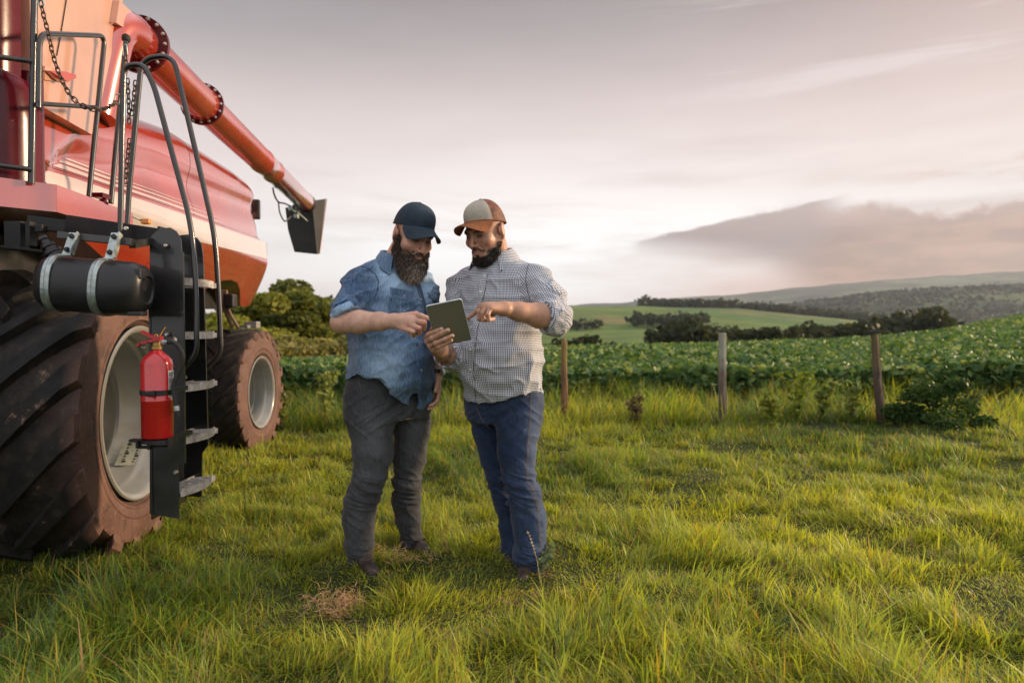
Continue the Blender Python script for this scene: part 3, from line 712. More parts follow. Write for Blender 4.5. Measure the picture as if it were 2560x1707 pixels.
def z_bot(y):
    return float(np.interp(y, [3.756, 5.011, 6.284, 6.736, 6.905, 7.119, 7.381, 7.633, 7.89, 8.091, 8.263, 8.421, 8.646, 8.842, 8.974], [1.93, 1.64, 1.5, 1.46, 1.548, 1.65, 1.706, 1.727, 1.711, 1.65, 1.555, 1.475, 1.461, 1.501, 1.642]))
def z_mid(y): return float(np.interp(y, [3.778, 9.0], [2.093, 2.296]))
def shell(name, y0, y1, zf0, zf1, mat, nz=26, ny=60, off=0.0, back=0.05, tail=None):
    mb = MB(); ys = np.linspace(y0, y1, ny); m = nz+1
    for y in ys:
        a, b = zf0(y), zf1(y)
        for k in range(m):
            z = a+(b-a)*k/nz; p = shell_pt(y, z); mb.v.append((p.x+off, p.y, p.z))
    for i in range(ny-1):
        for k in range(nz): mb.f.append((i*m+k, (i+1)*m+k, (i+1)*m+k+1, i*m+k+1))
    if back:                                             # inward returns give it thickness
        o = len(mb.v)
        for i in range(ny):
            for k in (0, nz):
                p = mb.v[i*m+k]; mb.v.append((p[0]-back, p[1], p[2]))
        for i in range(ny-1):
            mb.f.append((i*m, (i+1)*m, o+2*(i+1), o+2*i)); mb.f.append((i*m+nz, (i+1)*m+nz, o+2*(i+1)+1, o+2*i+1))
        for i in (0, ny-1):
            o2 = len(mb.v)
            for k in range(m): p = mb.v[i*m+k]; mb.v.append((p[0]-back, p[1], p[2]))
            for k in range(nz): mb.f.append((i*m+k, i*m+k+1, o2+k+1, o2+k))
    return turn(mb).build(name, mat, combine, True, 38)
SEAM = 6.21
for (a, b_) in ((3.778, SEAM-0.006), (SEAM+0.006, 8.58)):
    shell('upper_side_panel', a, b_, lambda y: z_mid(y)+0.004, z_top, M_red, 44, 50)
shell('lower_side_panel', 3.778, 9.0, z_bot, z_mid, M_red, 20, 90, back=0.30)
def zl(y): return float(np.interp(y, [3.93, 3.996, 4.14, 4.538, 8.974], [2.035, 1.974, 1.915, 1.913, 2.07]))
def zu(y): return float(np.interp(y, [3.93, 3.996, 4.196, 8.974], [2.044, 2.078, 2.088, 2.274]))
shell('side_stripe', 3.93, 8.96, zl, zu, M_white, 4, 60, 0.004, 0)
for (y0, y1, z0, z1, h0) in ((4.073, 7.12, 2.119, 2.242, 0.026), (4.14, 6.98, 2.158, 2.278, 0.018), (4.185, 6.83, 2.189, 2.305, 0.010)):
    shell('side_stripe', y0, y1, lambda y: float(np.interp(y, [y0, y1], [z0, z1])), lambda y: float(np.interp(y, [y0, y1], [z0, z1]))+h0*float(np.interp(y, [y0, y0+0.03, y1], [0.2, 1, 0.15])), M_white, 2, 40, 0.004, 0)
# roof and rear of the hood (closed body behind the shell)
hb = MB(); ys = np.linspace(3.80, 8.50, 30)
sec = []
for y in ys:
    p = shell_pt(y, z_top(y)); sec.append([(p.x-0.04, y, p.z), (p.x-0.35, y, p.z+0.03), (-4.0, y, p.z+0.04), (-4.9, y, p.z), (-4.9, y, 1.75), (-2.45, y, 1.75)])
for i, s_ in enumerate(sec): hb.v += s_
for i in range(len(sec)-1):
    for k in range(5): hb.f.append((i*6+k, (i+1)*6+k, (i+1)*6+k+1, i*6+k+1))
hb.f += [tuple(range(6)), tuple(range(len(hb.v)-6, len(hb.v)))]
turn(hb).build('hood', M_red, combine, False)
turn(MB().box((-2.16, 8.70, 2.66), (0.10, 0.08, 0.24), None, 0.02)).build('tail_lamp', M_plast, combine)
# underbody
ub = MB(); ub.box((-3.6, 4.3, 1.40), (2.2, 3.4, 0.72)).box((-3.6, 7.0, 1.60), (2.2, 2.6, 0.34)).box((-3.7, 7.40, 0.56), (2.6, 0.20, 0.22)).box((-2.85, 6.6, 1.2), (0.12, 1.8, 0.24))
ub.box((-2.7, 5.2, 1.0), (0.35, 0.5, 0.7)).cyl((-2.9, 4.07, 0.73), (-2.1, 4.07, 0.73), 0.16)
turn(ub); ub.box(P(576, 752, 6.9), (0.10, 0.12, 0.14), None, 0.02)
ub.build('chassis', M_flat, combine)
M_hose = simple('dusty_hose', (0.16, 0.10, 0.07), 0.7)
for k in range(2):
    MB().tube(spline([P(556+9*k, 725, 6.9), P(558+9*k, 758, 6.9), P(566+10*k, 786, 6.95), P(581+14*k, 818, 7.0)], 6), 0.018, 8).build('hydraulic_hose', M_hose, combine, True)
MB().box(P(631, 812, 7.3), (0.13, 0.12, 0.07), None, 0.01).box(P(612, 816, 7.2), (0.10, 0.12, 0.03)).build('light_bracket', M_rim, combine)

# ---- grain tank, its upper lip and the cab side
gt = MB()
gt.prism([(-2.0, 3.70, 2.36), (-2.0, 4.33, 2.36), (-2.0, 4.457, 2.656), (-2.0, 4.748, 3.359), (-2.0, 5.15, 4.3), (-2.0, 3.70, 4.3)], (-2.6, 0, 0))
turn(gt).build('grain_tank', M_tankp, combine)
MB().tube([PB(166, 0, -1.996), PB(153, 80, -1.996), PB(142, 140, -1.996)], 0.003, 6).build('panel_seam', M_flat, combine)
lip = MB(); lip.prism([(-1.96, 4.55, 3.12), (-1.96, 4.60, 3.28), (-1.96, 5.66, 3.325), (-1.96, 5.66, 3.265)], (-1.5, 0, 0)); turn(lip).build('tank_lip', M_tankp, combine)
path = [(-3.9, 2.5), (-2.9, 3.02), (-2.15, 3.45), (-1.99, 3.56), (-1.96, 3.64), (-1.955, 3.69), (-2.05, 3.76), (-2.3, 3.77)]
def wrap(name, zs_off):
    mb = MB(); m = len(zs_off)
    for (c_, y_) in path:
        for (z_, o_) in zs_off: mb.v.append((c_-o_, y_-o_*0.8, z_))
    for i_ in range(len(path)-1):
        for k_ in range(m-1): mb.f.append((i_*m+k_, (i_+1)*m+k_, (i_+1)*m+k_+1, i_*m+k_+1))
    mb.f += [tuple(i_*m+m-1 for i_ in range(len(path))), tuple(i_*m for i_ in range(len(path)))]
    return turn(mb).build(name, M_dred, combine, True, 50)
wrap('cab', [(2.40, 0.06), (2.9, 0.055), (4.1, 0.10)]); wrap('cab_skirt', [(1.92, 0), (2.24, 0), (2.37, 0.012), (2.44, 0.04), (2.47, 0.08), (2.475, 0.2)])
turn(MB().box((-2.02, 3.735, 2.18), (0.08, 0.12, 0.66), None, 0.03)).build('door_pillar', M_dred, combine, True)
dh = MB(); dh.prism([PB(112, 165, -1.985), PB(140, 170, -1.985), PB(172, 202, -1.985), PB(172, 208, -1.985), PB(112, 200, -1.985)], -NV*0.01).build('latch_plate', M_tankp, combine)
MB().prism([PB(123, 177, -1.96), PB(162, 179, -1.94), PB(190, 187, -1.92), PB(190, 196, -1.92), PB(170, 205, -1.93), PB(140, 196, -1.96)], -NV*0.05).build('tank_latch', M_red, combine)
pf = MB(); a, b, c = PB(142, 468, -1.85), P(0, 446, 3.23), PB(292, 513, -1.85); a.z = b.z = c.z = 1.93
b2 = b+(b-a)*2; e = a+EV*0.86; pf.prism([b2, a, e, e-NV*0.8, b2-NV*0.8+EV*0.6], (0, 0, -0.135)); pf.build('platform', M_red, combine)

# ---- unloading auger
ax0, ax1 = LW(-2.03, 5.06, 3.19), LW(-2.03, 11.35, 3.21); ad = (ax1-ax0).normalized(); au = Vector((0, 0, 1)); au = (au-ad*au.dot(ad)).normalized(); av = ad.cross(au)
AX = (ad, au, av); L = (ax1-ax0).length
ag = MB(); ag.lathe([(0, 0.142), (1.17, 0.142), (1.26, 0.152), (1.33, 0.152), (1.33, 0.142), (3.37, 0.142), (3.39, 0.150), (3.46, 0.150), (3.48, 0.142), (3.96, 0.142), (3.97, 0.146), (4.0, 0.146), (4.01, 0.142), (L, 0.142), (L, 0.001)], n=40, c=ax0, ax=AX)
ag.build('unloading_auger', M_red, combine, True, 40)
def flange(c0, ax, r0, r1, n, w=0.03):
    f = MB().lathe([(-w/2, r0), (-w/2, r1), (w/2, r1), (w/2, r0)], n=40, c=c0, ax=ax).build('auger_flange', M_dred, combine, True, 30)
    for k in range(n):
        b = MB()
        a = 2*math.pi*k/n; c = c0+(ax[1]*math.cos(a)+ax[2]*math.sin(a))*(r1-0.018)
        b.lathe([(-w*1.05, 0.001), (-w*1.05, 0.008), (-w*0.95, 0.013), (w*0.95, 0.013), (w*1.05, 0.008), (w*1.05, 0.001)], n=6, c=c, ax=ax)
        b.build('bolt', M_bolt, f, True)
flange(ax0+ad*1.30, AX, 0.12, 0.184, 16)
flange(ax0+ad*0.0, AX, 0.12, 0.198, 16, 0.035)
el = MB(); pts = spline([ax0, ax0-EV*0.20, LW(-2.07, 4.72, 3.08), LW(-2.13, 4.60, 2.55)], 8); el.tube(pts, 0.138, 28); el.build('auger_elbow', M_red, combine, True, 40)
spd = MB(); a = [P(713, 520, 11.2), P(780, 506, 11.2), P(814, 497, 11.9), P(760, 505, 11.9)]
b = [P(736, 630, 11.2), P(793, 636, 11.2), P(797, 634, 11.6), P(742, 630, 11.6)]
mid = [(p+q)/2+Vector((-0.03 if i in (0, 3) else 0.0, 0, 0)) for i, (p, q) in enumerate(zip(a, b))]
spd.add(a+mid+b, [(0, 1, 2, 3)]+[(i, (i+1) % 4, 4+(i+1) % 4, 4+i) for i in range(4)]+[(4+i, 4+(i+1) % 4, 8+(i+1) % 4, 8+i) for i in range(4)])
spd.build('auger_spout', M_rubber, combine)
MB().tube([a[2]+Vector((0.01, 0.02, 0)), b[2]+Vector((0.01, 0, 0))], 0.012, 6).build('spout_edge', simple('brown_edge', (0.35, 0.2, 0.14), 0.6), combine)  # edge strip in a lighter brown than the spout
hy = MB(); hy.lathe([(-0.12, 0.150), (0.0, 0.152)], n=30, c=ax1, ax=AX)
hy.build('spout_clamp', M_flat, combine, True)
hy = MB(); c = P(731, 523, 10.7); hy.box(c, (0.07, 0.20, 0.08), None, 0.01).box(c+Vector((0.02, 0.14, -0.09)), (0.06, 0.10, 0.07), None, 0.01).cyl(c+Vector((0, 0.05, 0.06)), c+Vector((0.05, 0.35, 0.10)), 0.02).cyl(c+Vector((0.03, 0.1, -0.02)), c+Vector((0.1, 0.42, -0.12)), 0.016)
for k in range(4): hy.lathe([(0, 0.02), (0.03, 0.02), (0.03, 0.001)], n=8, c=c+Vector((0.04, -0.08+0.07*k, 0.05-0.05*(k % 2))), axis='x')
hy.build('spout_actuator', M_galv, combine, True, 30)
MB().tube(spline([P(682, 470, 9.6), P(686, 488, 9.8), P(696, 505, 10.2), P(712, 509, 10.5), P(726, 516, 10.6)], 5), 0.012, 6).tube(spline([P(696, 505, 10.2), P(699, 530, 10.3), P(707, 548, 10.4), P(714, 553, 10.5), P(728, 540, 10.6)], 5), 0.011, 6).build('actuator_cable', M_flat, combine, True)

# ---- rails, posts, chains
def rail(name, pts, r=0.0125, fil=0.05, mat=None): return MB().tube(fillet(pts, fil, 8), r, 12).build(name, mat or M_black, combine, True)
rail('guard_post', [P(78, 460, 3.30), P(86, -20, 3.30)], 0.0150)
for y in ((154, 143), (424, 414)):
    a = P(78, y[0], 3.29); b = P(0, y[1], 3.20); rail('guard_rail', [a, a+(b-a)*3], 0.0125)
rail('guard_post', [P(53, 455, 3.42), P(73, 249, 3.42)], 0.013)
XR = -1.86
rail('grab_rail', [PB(96, 270, XR), PB(98, 84, XR), PB(262, 90, XR), PB(222, 492, XR)], 0.0135, 0.08)
rail('grab_rail', [PB(93, 259, XR), PB(240, 269, XR)], 0.0115)
rail('guard_post', [PB(277, 508, -1.84), PB(314, 105, -1.84)], 0.0145)
kb = PB(315, 96, -1.84); MB().lathe([(-0.028, 0.001), (-0.026, 0.014), (-0.016, 0.023), (0, 0.026), (0.016, 0.021), (0.025, 0.01), (0.027, 0.001)], n=20, c=kb).build('post_knob', M_rubber, combine, True)
rail('ladder_handrail', [P(300, 590, 3.12), P(306, 300, 3.12), P(309, 165, 3.12), P(358, 160, 3.12), P(385, 215, 3.12), P(478, 560, 3.12), P(489, 700, 3.12), P(492, 884, 3.12), P(455, 924, 3.12)], 0.0120, 0.11)
rail('ladder_handrail', [P(317, 570, 3.46), P(322, 480, 3.46), P(354, 146, 3.46), P(432, 138, 3.46), P(470, 297, 3.46), P(538, 592, 3.46), P(548, 760, 3.46), P(553, 884, 3.46), P(513, 922, 3.46)], 0.0130, 0.13)
def chain(name, pts, pitch=0.0245, r=0.0031, par=None, mat=None):
    pts = spline(pts, 30); L = [0]
    for a, b in zip(pts[:-1], pts[1:]): L.append(L[-1]+(b-a).length)
    n = int(L[-1]/pitch); mb = MB()
    def at(s): 
        s = min(max(s, 0), L[-1]); i = min(len(pts)-2, int(np.searchsorted(L, s))-1 if s > 0 else 0); i = max(i, 0); t = (s-L[i])/max(1e-9, L[i+1]-L[i]); return pts[i].lerp(pts[i+1], t)
    for k in range(n):
        c = at((k+0.5)*pitch); d = (at((k+1)*pitch)-at(k*pitch)).normalized(); u = d.cross(Vector((0.3, 1, 0.1))).normalized(); v = d.cross(u)
        if k % 2: u = (u*0.35+v*0.94).normalized()
        ring = []
        for j in range(12):
            a = 2*math.pi*j/12; lx = math.cos(a); ly = math.sin(a); ring.append(c+d*(lx*pitch*0.40+math.copysign(1, lx)*pitch*0.26*(abs(lx) > 0.1))+u*ly*pitch*0.40)
        mb.tube(ring, r, 5, closed=True)
    return mb.build(name, mat or M_chain, par or combine, True)
S3 = lambda x, y, Y=3.0: P(x, y, Y)
chain('safety_chain', [S3(101, 4), S3(110, 44), S3(121, 85), S3(133, 140), S3(150, 190), S3(174, 236), S3(205, 264), S3(240, 274), S3(268, 270, 3.1), S3(292, 254, 3.2)])
chain('safety_chain', [S3(319, 198, 3.3), S3(321, 250, 3.3), S3(323, 312, 3.3)], 0.0235)
chain('safety_chain', [S3(338, 203, 3.3), S3(334, 245, 3.3), S3(328, 300, 3.3)], 0.0235)
chain('safety_chain', [S3(323, 348, 3.3), S3(318, 400, 3.3), S3(313, 462, 3.3)], 0.0235)
chain('safety_chain', [S3(313, 128, 3.6), S3(315, 150, 3.6), S3(314, 172, 3.6)], 0.024)
def clip(a, b): 
    a = Vector(a); b = Vector(b); d = (b-a); u = d.normalized().cross(Vector((0, 1, 0))).normalized()*0.012
    MB().tube(fillet([a, a+u, b+u, b-u, a-u, a], 0.008, 4), 0.003, 6).build('snap_hook', M_galv, combine, True)
clip(P(100, 0, 2.99), P(105, 14, 2.99)); clip(P(296, 236, 3.2), P(291, 262, 3.2)); clip(P(311, 112, 3.66), P(313, 140, 3.66))
MB().box(P(255, 491, 3.9), (0.06, 0.09, 0.026)).cyl(P(255, 500, 3.9), P(262, 512, 3.9), 0.02).build('warning_bracket', M_dred, combine)

# ---- ladder
lad = MB(); TH = 0.008
def plate(pts, Y): lad.prism([P(x, y, Y) for x, y in pts], (0, TH, 0))
plate([(374, 610), (378, 590), (398, 571), (425, 569), (440, 578), (451, 596), (454, 631), (459, 1157), (446, 1158), (446, 1296), (374, 1284)], 3.10)
plate([(425, 610), (432, 590), (470, 586), (492, 595), (503, 610), (507, 640), (519, 1112), (505, 1133), (503, 1242), (438, 1238)], 3.42)
lx = P(374, 900, 3.1).x
lad.box((lx+0.004, 3.26, 0.88), (0.008, 0.33, 1.06))
f1 = P(457, 900, 3.1).x; lad.bar(P(455, 631, 3.095), P(460, 1157, 3.095), 0.014, 0.014, (1, 0, 0)); lad.bar(P(506, 660, 3.425), P(518, 1112, 3.425), 0.012, 0.012, (1, 0, 0))
ladder = lad.build('ladder', M_black, combine)
for (x, y, Y) in ((415, 614, 3.09), (418, 836, 3.09), (463, 943, 3.40), (440, 1180, 3.09)): MB().lathe([(-0.012, 0.001), (-0.012, 0.006), (-0.004, 0.010), (0.004, 0.010)], n=12, c=P(x, y, Y), axis='y').build('ladder_bolt', M_bolt, ladder, True)
for i, py in enumerate((704, 840, 972, 1103, 1234)):
    z = P(455, py, 3.1).z; s = MB(); x0, x1 = -1.60, -1.500+0.006*(i == 4)
    if i == 4: x1 -= 0.02
    # bowed nosing
    nose = [Vector((x1-0.008+0.042*math.sin(math.pi*(0.08+0.84*t)), 3.108+0.312*t, z)) for t in np.linspace(0, 1, 11)]
    for a, b in zip(nose[:-1], nose[1:]): s.bar(a-Vector((0, 0.002, 0)), b+Vector((0, 0.002, 0)), 0.010, 0.030)
    for k in range(22):                                   # serration
        t = (k+0.5)/22; p = Vector((x1-0.006+0.040*math.sin(math.pi*(0.08+0.84*t)), 3.11+0.31*t, z+0.017)); s.box(p, (0.008, 0.006, 0.007))
    s.box((x0, 3.264, z), (0.010, 0.312, 0.028))
    for k in range(5):
        y0 = 3.12+0.062*k; s.bar((x0, y0, z), (x1+0.020, y0+0.055, z), 0.012, 0.024)
    s.bar(((x0+x1)/2+0.01, 3.11, z-0.002), ((x0+x1)/2+0.01, 3.418, z-0.002), 0.010, 0.020)
    s.build('step', M_alu, ladder)

bm_ = MB()
bm_.bar(P(186, 562, 3.34), P(412, 597, 3.16), 0.10, 0.085, bev=0.006); bm_.bar(P(75, 556, 3.30), P(200, 572, 3.36), 0.08, 0.06)
bm_.box(P(42, 590, 3.2), (0.075, 0.06, 0.13)).box(P(78, 585, 3.2), (0.02, 0.05, 0.11)).box(P(103, 572, 3.2), (0.035, 0.04, 0.035), None, 0.004)
bm_.bar(P(18, 618, 3.2), P(160, 634, 3.2), 0.08, 0.01); bm_.box(P(404, 598, 3.13), (0.012, 0.05, 0.11))
bm_.build('support_beam', M_flat, combine)
MB().bar(P(147, 588, 2.93), P(332, 606, 2.93), 0.03, 0.030, bev=0.003).bar(P(330, 612, 2.98), P(374, 604, 3.1), 0.03, 0.03).build('hanger_rail', M_black, combine)
MB().lathe([(-0.01, 0.001), (-0.01, 0.008), (0, 0.010)], n=12, c=P(316, 571, 3.10), axis='y').build('beam_pin', M_bolt, combine, True)
MB().box(P(365, 554, 3.75), (0.045, 0.03, 0.028), None, 0.006).build('marker_lamp', M_amber, combine)
MB().cyl(P(330, 541, 3.7), P(356, 553, 3.75), 0.005, 8).build('lamp_stalk', M_galv, combine)

# ---- black reservoir with straps
t0, t1 = P(107, 705, 2.93), P(371, 726, 2.93); td = (t1-t0).normalized(); tu = Vector((0, 0, 1)); tu = (tu-td*tu.dot(td)).normalized(); tv = td.cross(tu); TL = (t1-t0).length; RT = 0.117
def tprof(x): return 1.0
tk = MB(); prof = [(0, 0.001), (0.004, RT*0.55), (0.016, RT*0.80), (0.04, RT*0.95), (0.075, RT), (TL-0.12, RT), (TL-0.07, RT*0.985), (TL-0.035, RT*0.90), (TL-0.012, RT*0.70), (TL-0.006, RT*0.52), (TL-0.014, RT*0.48), (TL-0.014, RT*0.2), (TL-0.008, 0.001)]
n = 40
for t, r in prof:
    for k in range(n):
        a = 2*math.pi*k/n; ca, sa = math.cos(a), math.sin(a); e = 0.78; cx = math.copysign(abs(ca)**e, ca); sx = math.copysign(abs(sa)**e, sa); tk.v.append(t0+td*t+(tu*cx+tv*sx*0.92)*r)
tk.f += [(i*n+k, i*n+(k+1) % n, (i+1)*n+(k+1) % n, (i+1)*n+k) for i in range(len(prof)-1) for k in range(n)]
tank = tk.build('reservoir', M_plast, combine, True, 50)
fc = t0+td*0.055+tu*RT*0.9; fd = (tu*0.75-td*0.65).normalized(); fu = fd.cross(tv).normalized()
MB().lathe([(0, 0.036), (0.02, 0.034), (0.022, 0.040), (0.036, 0.040), (0.038, 0.026), (0.055, 0.024), (0.056, 0.030), (0.070, 0.030), (0.072, 0.018), (0.095, 0.016), (0.096, 0.022), (0.110, 0.020), (0.112, 0.001)], n=16, c=fc, ax=(fd, fu, tv)).build('filler_cap', M_plast, tank, True, 30)
eb = MB(); eb.box(t1+tu*0.065-td*0.022+tv*0.04, (0.035, 0.05, 0.045), None, 0.006)
MB().bar(t1-tu*0.105-td*0.05+tv*0.04, t1-tu*0.100+td*0.012+tv*0.04, 0.05, 0.018, bev=0.004).build('end_bracket', M_plast, tank); MB().box(t0+tv*0-td*0.008-tu*0.01, (0.02, 0.06, 0.08), None, 0.006).build('end_bracket', M_plast, tank)
eb.build('end_bracket', M_plast, tank)
for (sx, px) in ((0.083, 172), (0.277, 277)):
    s = MB(); w = 0.034; N2 = 28
    for k in range(N2+1):
        a = R_(-28)+R_(236)*k/N2; ca, sa = math.cos(a), math.sin(a); cx = math.copysign(abs(ca)**0.78, ca); sx2 = math.copysign(abs(sa)**0.78, sa)
        for (o, rr_) in ((-w/2, RT+0.001), (-w/2, RT+0.006), (-w*0.12, RT+0.006), (0, RT+0.009), (w*0.12, RT+0.006), (w/2, RT+0.006), (w/2, RT+0.001)): s.v.append(t0+td*(sx+o)+(tu*cx+tv*sx2*0.92)*rr_)
    m = 7
    s.f += [(i*m+k, i*m+(k+1) % m, (i+1)*m+(k+1) % m, (i+1)*m+k) for i in range(N2) for k in range(m)]
    topc = t0+td*(sx+0.012)+tu*RT
    p_up = P(px+12 if px < 200 else px+12, 586, 2.90); ctr = t0+td*sx+tu*RT-tv*0.02
    low = Vector((p_up.x-0.004, 2.855, ctr.z-0.004)); high = Vector((p_up.x, 2.90, p_up.z+0.006))
    s.bar(low, high, w, 0.006, (0, -1, 0)); s.bar(low+Vector((w/2-0.003, 0.014, 0.01)), high+Vector((w/2-0.003, 0.014, 0)), 0.004, 0.03, (0, -1, 0))
    st = s.build('strap', M_galv, tank, False)
    b = MB()
    for f_ in (0.25, 0.85):
        b = MB(); c = low.lerp(high, f_)+Vector((0, -0.006, 0)); b.lathe([(-0.012, 0.001), (-0.012, 0.008), (-0.002, 0.008), (-0.002, 0.012), (0, 0.012)], n=6, c=c, axis='y')
        b.build('strap_bolt', M_flat, tank)
adopt(combine)

# ================================================================== FIRE EXTINGUISHER
ex = P(394, 1094, 2.88); R0 = 0.0625
ext = empty('fire_extinguisher', ex); tag(ext, 'red fire extinguisher with a black hose, held upright on the side of the ladder', 'fire extinguisher')
zt = P(394, 870, 2.88).z-ex.z
M_ext = simple('extinguisher_red', (0.50, 0.012, 0.014), 0.22, 0, 0.6, 1.0, 0.08, 6, 0.04, 20, 0.003)
hb_ = zt-0.035
M_ext.node_tree.nodes['Principled BSDF'].inputs['Coat Roughness'].default_value = 0.22; M_ext.node_tree.nodes['Principled BSDF'].inputs['Coat Weight'].default_value = 0.6
MB().lathe([(0, 0.001), (0, R0-0.006), (0.006, R0), (hb_*0.46, R0), (hb_*0.463, R0+0.0012), (hb_*0.468, R0+0.0012), (hb_*0.471, R0), (hb_-0.035, R0), (hb_-0.014, R0*0.93), (hb_+0.003, R0*0.72), (hb_+0.016, R0*0.46), (hb_+0.026, R0*0.30), (hb_+0.030, R0*0.28), (hb_+0.046, R0*0.28), (hb_+0.046, 0.001)], n=48, c=ex).build('cylinder', M_ext, ext, True, 60)
zc = ex.z+hb_+0.03
MB().lathe([(0, R0*0.36), (0.012, R0*0.36), (0.014, R0*0.30), (0.040, R0*0.30), (0.040, 0.001)], n=20, c=(ex.x, ex.y, zc)).build('valve', simple('brass', (0.45, 0.30, 0.10), 0.35, 0.8), ext, True)
hv = MB(); E = lambda x, y, Y=2.86: P(340+x*0.33898, 800+y*0.33898, Y)   # pixels of an enlarged view
hv.bar(E(40, 85), E(132, 130), 0.022, 0.010).bar(E(128, 128), E(190, 134), 0.024, 0.012).box(E(165, 138), (0.030, 0.026, 0.020)); hv.build('carry_handle', M_lever, ext)
hv = MB(); pts = [E(150, 148), E(100, 156), E(40, 172), E(14, 186)]
for a, b in zip(pts[:-1], pts[1:]): hv.bar(a, b+(b-a).normalized()*0.003, 0.024, 0.012)
hv.build('squeeze_lever', M_lever, ext)
MB().tube([E(30+18*math.cos(t)+28, 196+10*math.sin(t)) for t in np.linspace(0, 2*math.pi, 14)[:-1]], 0.0014, 5, closed=True).build('pull_pin', M_galv, ext)
MB().tube(spline([E(130, 155), E(136, 115), E(155, 108), E(160, 140), E(150, 165), E(175, 120), E(196, 82), E(218, 52)], 6), 0.0018, 6).build('seal_tie', simple('orange_tie', (0.75, 0.30, 0.02), 0.5), ext, True)
MB().cyl(E(186, 160), E(232, 162), 0.009, 12).cyl(E(196, 160), E(204, 160), 0.011, 6).build('hose_fitting', M_galv, ext, True, 30)
MB().tube(spline([E(232, 162), E(275, 166), E(320, 205), E(345, 270), E(328, 350), E(298, 420), E(276, 480), E(280, 540), E(292, 600), E(298, 640)], 8), 0.0095, 12).build('hose', M_rubber, ext, True)
MB().cyl(E(297, 632), E(302, 668), 0.0115, 12).build('hose_collar', M_galv, ext, True, 30)
MB().cyl(E(302, 668), E(310, 708), 0.0085, 12).build('nozzle', M_rubber, ext, True, 30)
MB().lathe([(0, 0.013), (0.018, 0.013), (0.018, 0.001)], n=16, c=E(265, 148, 2.90), axis='y').build('pressure_gauge', M_bolt, ext, True, 30)
lb = MB()
for k in range(6):
    a = R_(-21)+R_(44)*k/6; a2 = R_(-21)+R_(44)*(k+1)/6
    z0, z1 = ex.z+hb_*0.50+0.03*0, ex.z+hb_*0.83
    q = lambda a, z: (ex.x+math.cos(a)*(R0+0.0012), ex.y+math.sin(a)*(R0+0.0012), z)
    lb.quad(q(a, z0), q(a2, z0), q(a2, z1), q(a, z1))
lbl = lb.build('label', simple('label_paper', (0.75, 0.74, 0.70), 0.5, bump=0), ext)
lt = MB(); r5 = random.Random(3)
for k in range(34):
    z = z0+0.006+(z1-z0-0.012)*k/34
    if k % 9 == 8: continue
    a = R_(-18); e = a+R_(36)*r5.uniform(0.5, 1.0)
    while a < e:
        b2 = a+R_(r5.uniform(2, 6)); q = lambda a, z: (ex.x+math.cos(a)*(R0+0.002), ex.y+math.sin(a)*(R0+0.002), z); lt.quad(q(a, z), q(b2, z), q(b2, z+0.0018), q(a, z+0.0018)); a = b2+R_(1.5)
lt.build('label_print', simple('black_print', (0.03, 0.03, 0.03), 0.6), lbl)
# bracket of the harvester that carries it
zb = ex.z+hb_*0.565
br = MB(); br.lathe([(0, R0+0.001), (0, R0+0.004), (0.020, R0+0.004), (0.020, R0+0.001)], n=40, c=(ex.x, ex.y, zb-0.01)); br.box((ex.x+0.004, ex.y-R0-0.006, zb), (0.040, 0.010, 0.018), None, 0.003).box((ex.x+0.022, ex.y-R0-0.006, zb), (0.014, 0.014, 0.024), None, 0.003)
br.box((ex.x+0.02, ex.y+R0+0.07, zb), (0.03, 0.14, 0.02))
br.build('extinguisher_belt', M_plast, combine)
br = MB(); br.lathe([(-0.016, 0.001), (-0.016, R0+0.008), (0.0, R0+0.008), (0.0, R0+0.001), (-0.01, R0+0.001), (-0.01, 0.001)], n=32, c=(ex.x+0.004, ex.y, ex.z-0.002))
br.box((ex.x-R0-0.018, ex.y-0.02, ex.z-0.008), (0.045, 0.03, 0.012)).box((ex.x-R0-0.002, ex.y-0.03, ex.z-0.022), (0.010, 0.03, 0.030)).box((ex.x+R0+0.006, ex.y-0.02, ex.z-0.012), (0.008, 0.05, 0.034)).box((ex.x-0.01, ex.y-0.05, ex.z-0.026), (0.012, 0.012, 0.03)).box((ex.x, ex.y-0.02, ex.z-0.036), (0.13, 0.04, 0.008)).box((ex.x+0.03, ex.y+0.14, ex.z-0.01), (0.03, 0.16, 0.02))
br.build('extinguisher_bracket', M_plast, combine)
adopt(ext)
for o in combine.children: o.matrix_parent_inverse = combine.matrix_world.inverted()

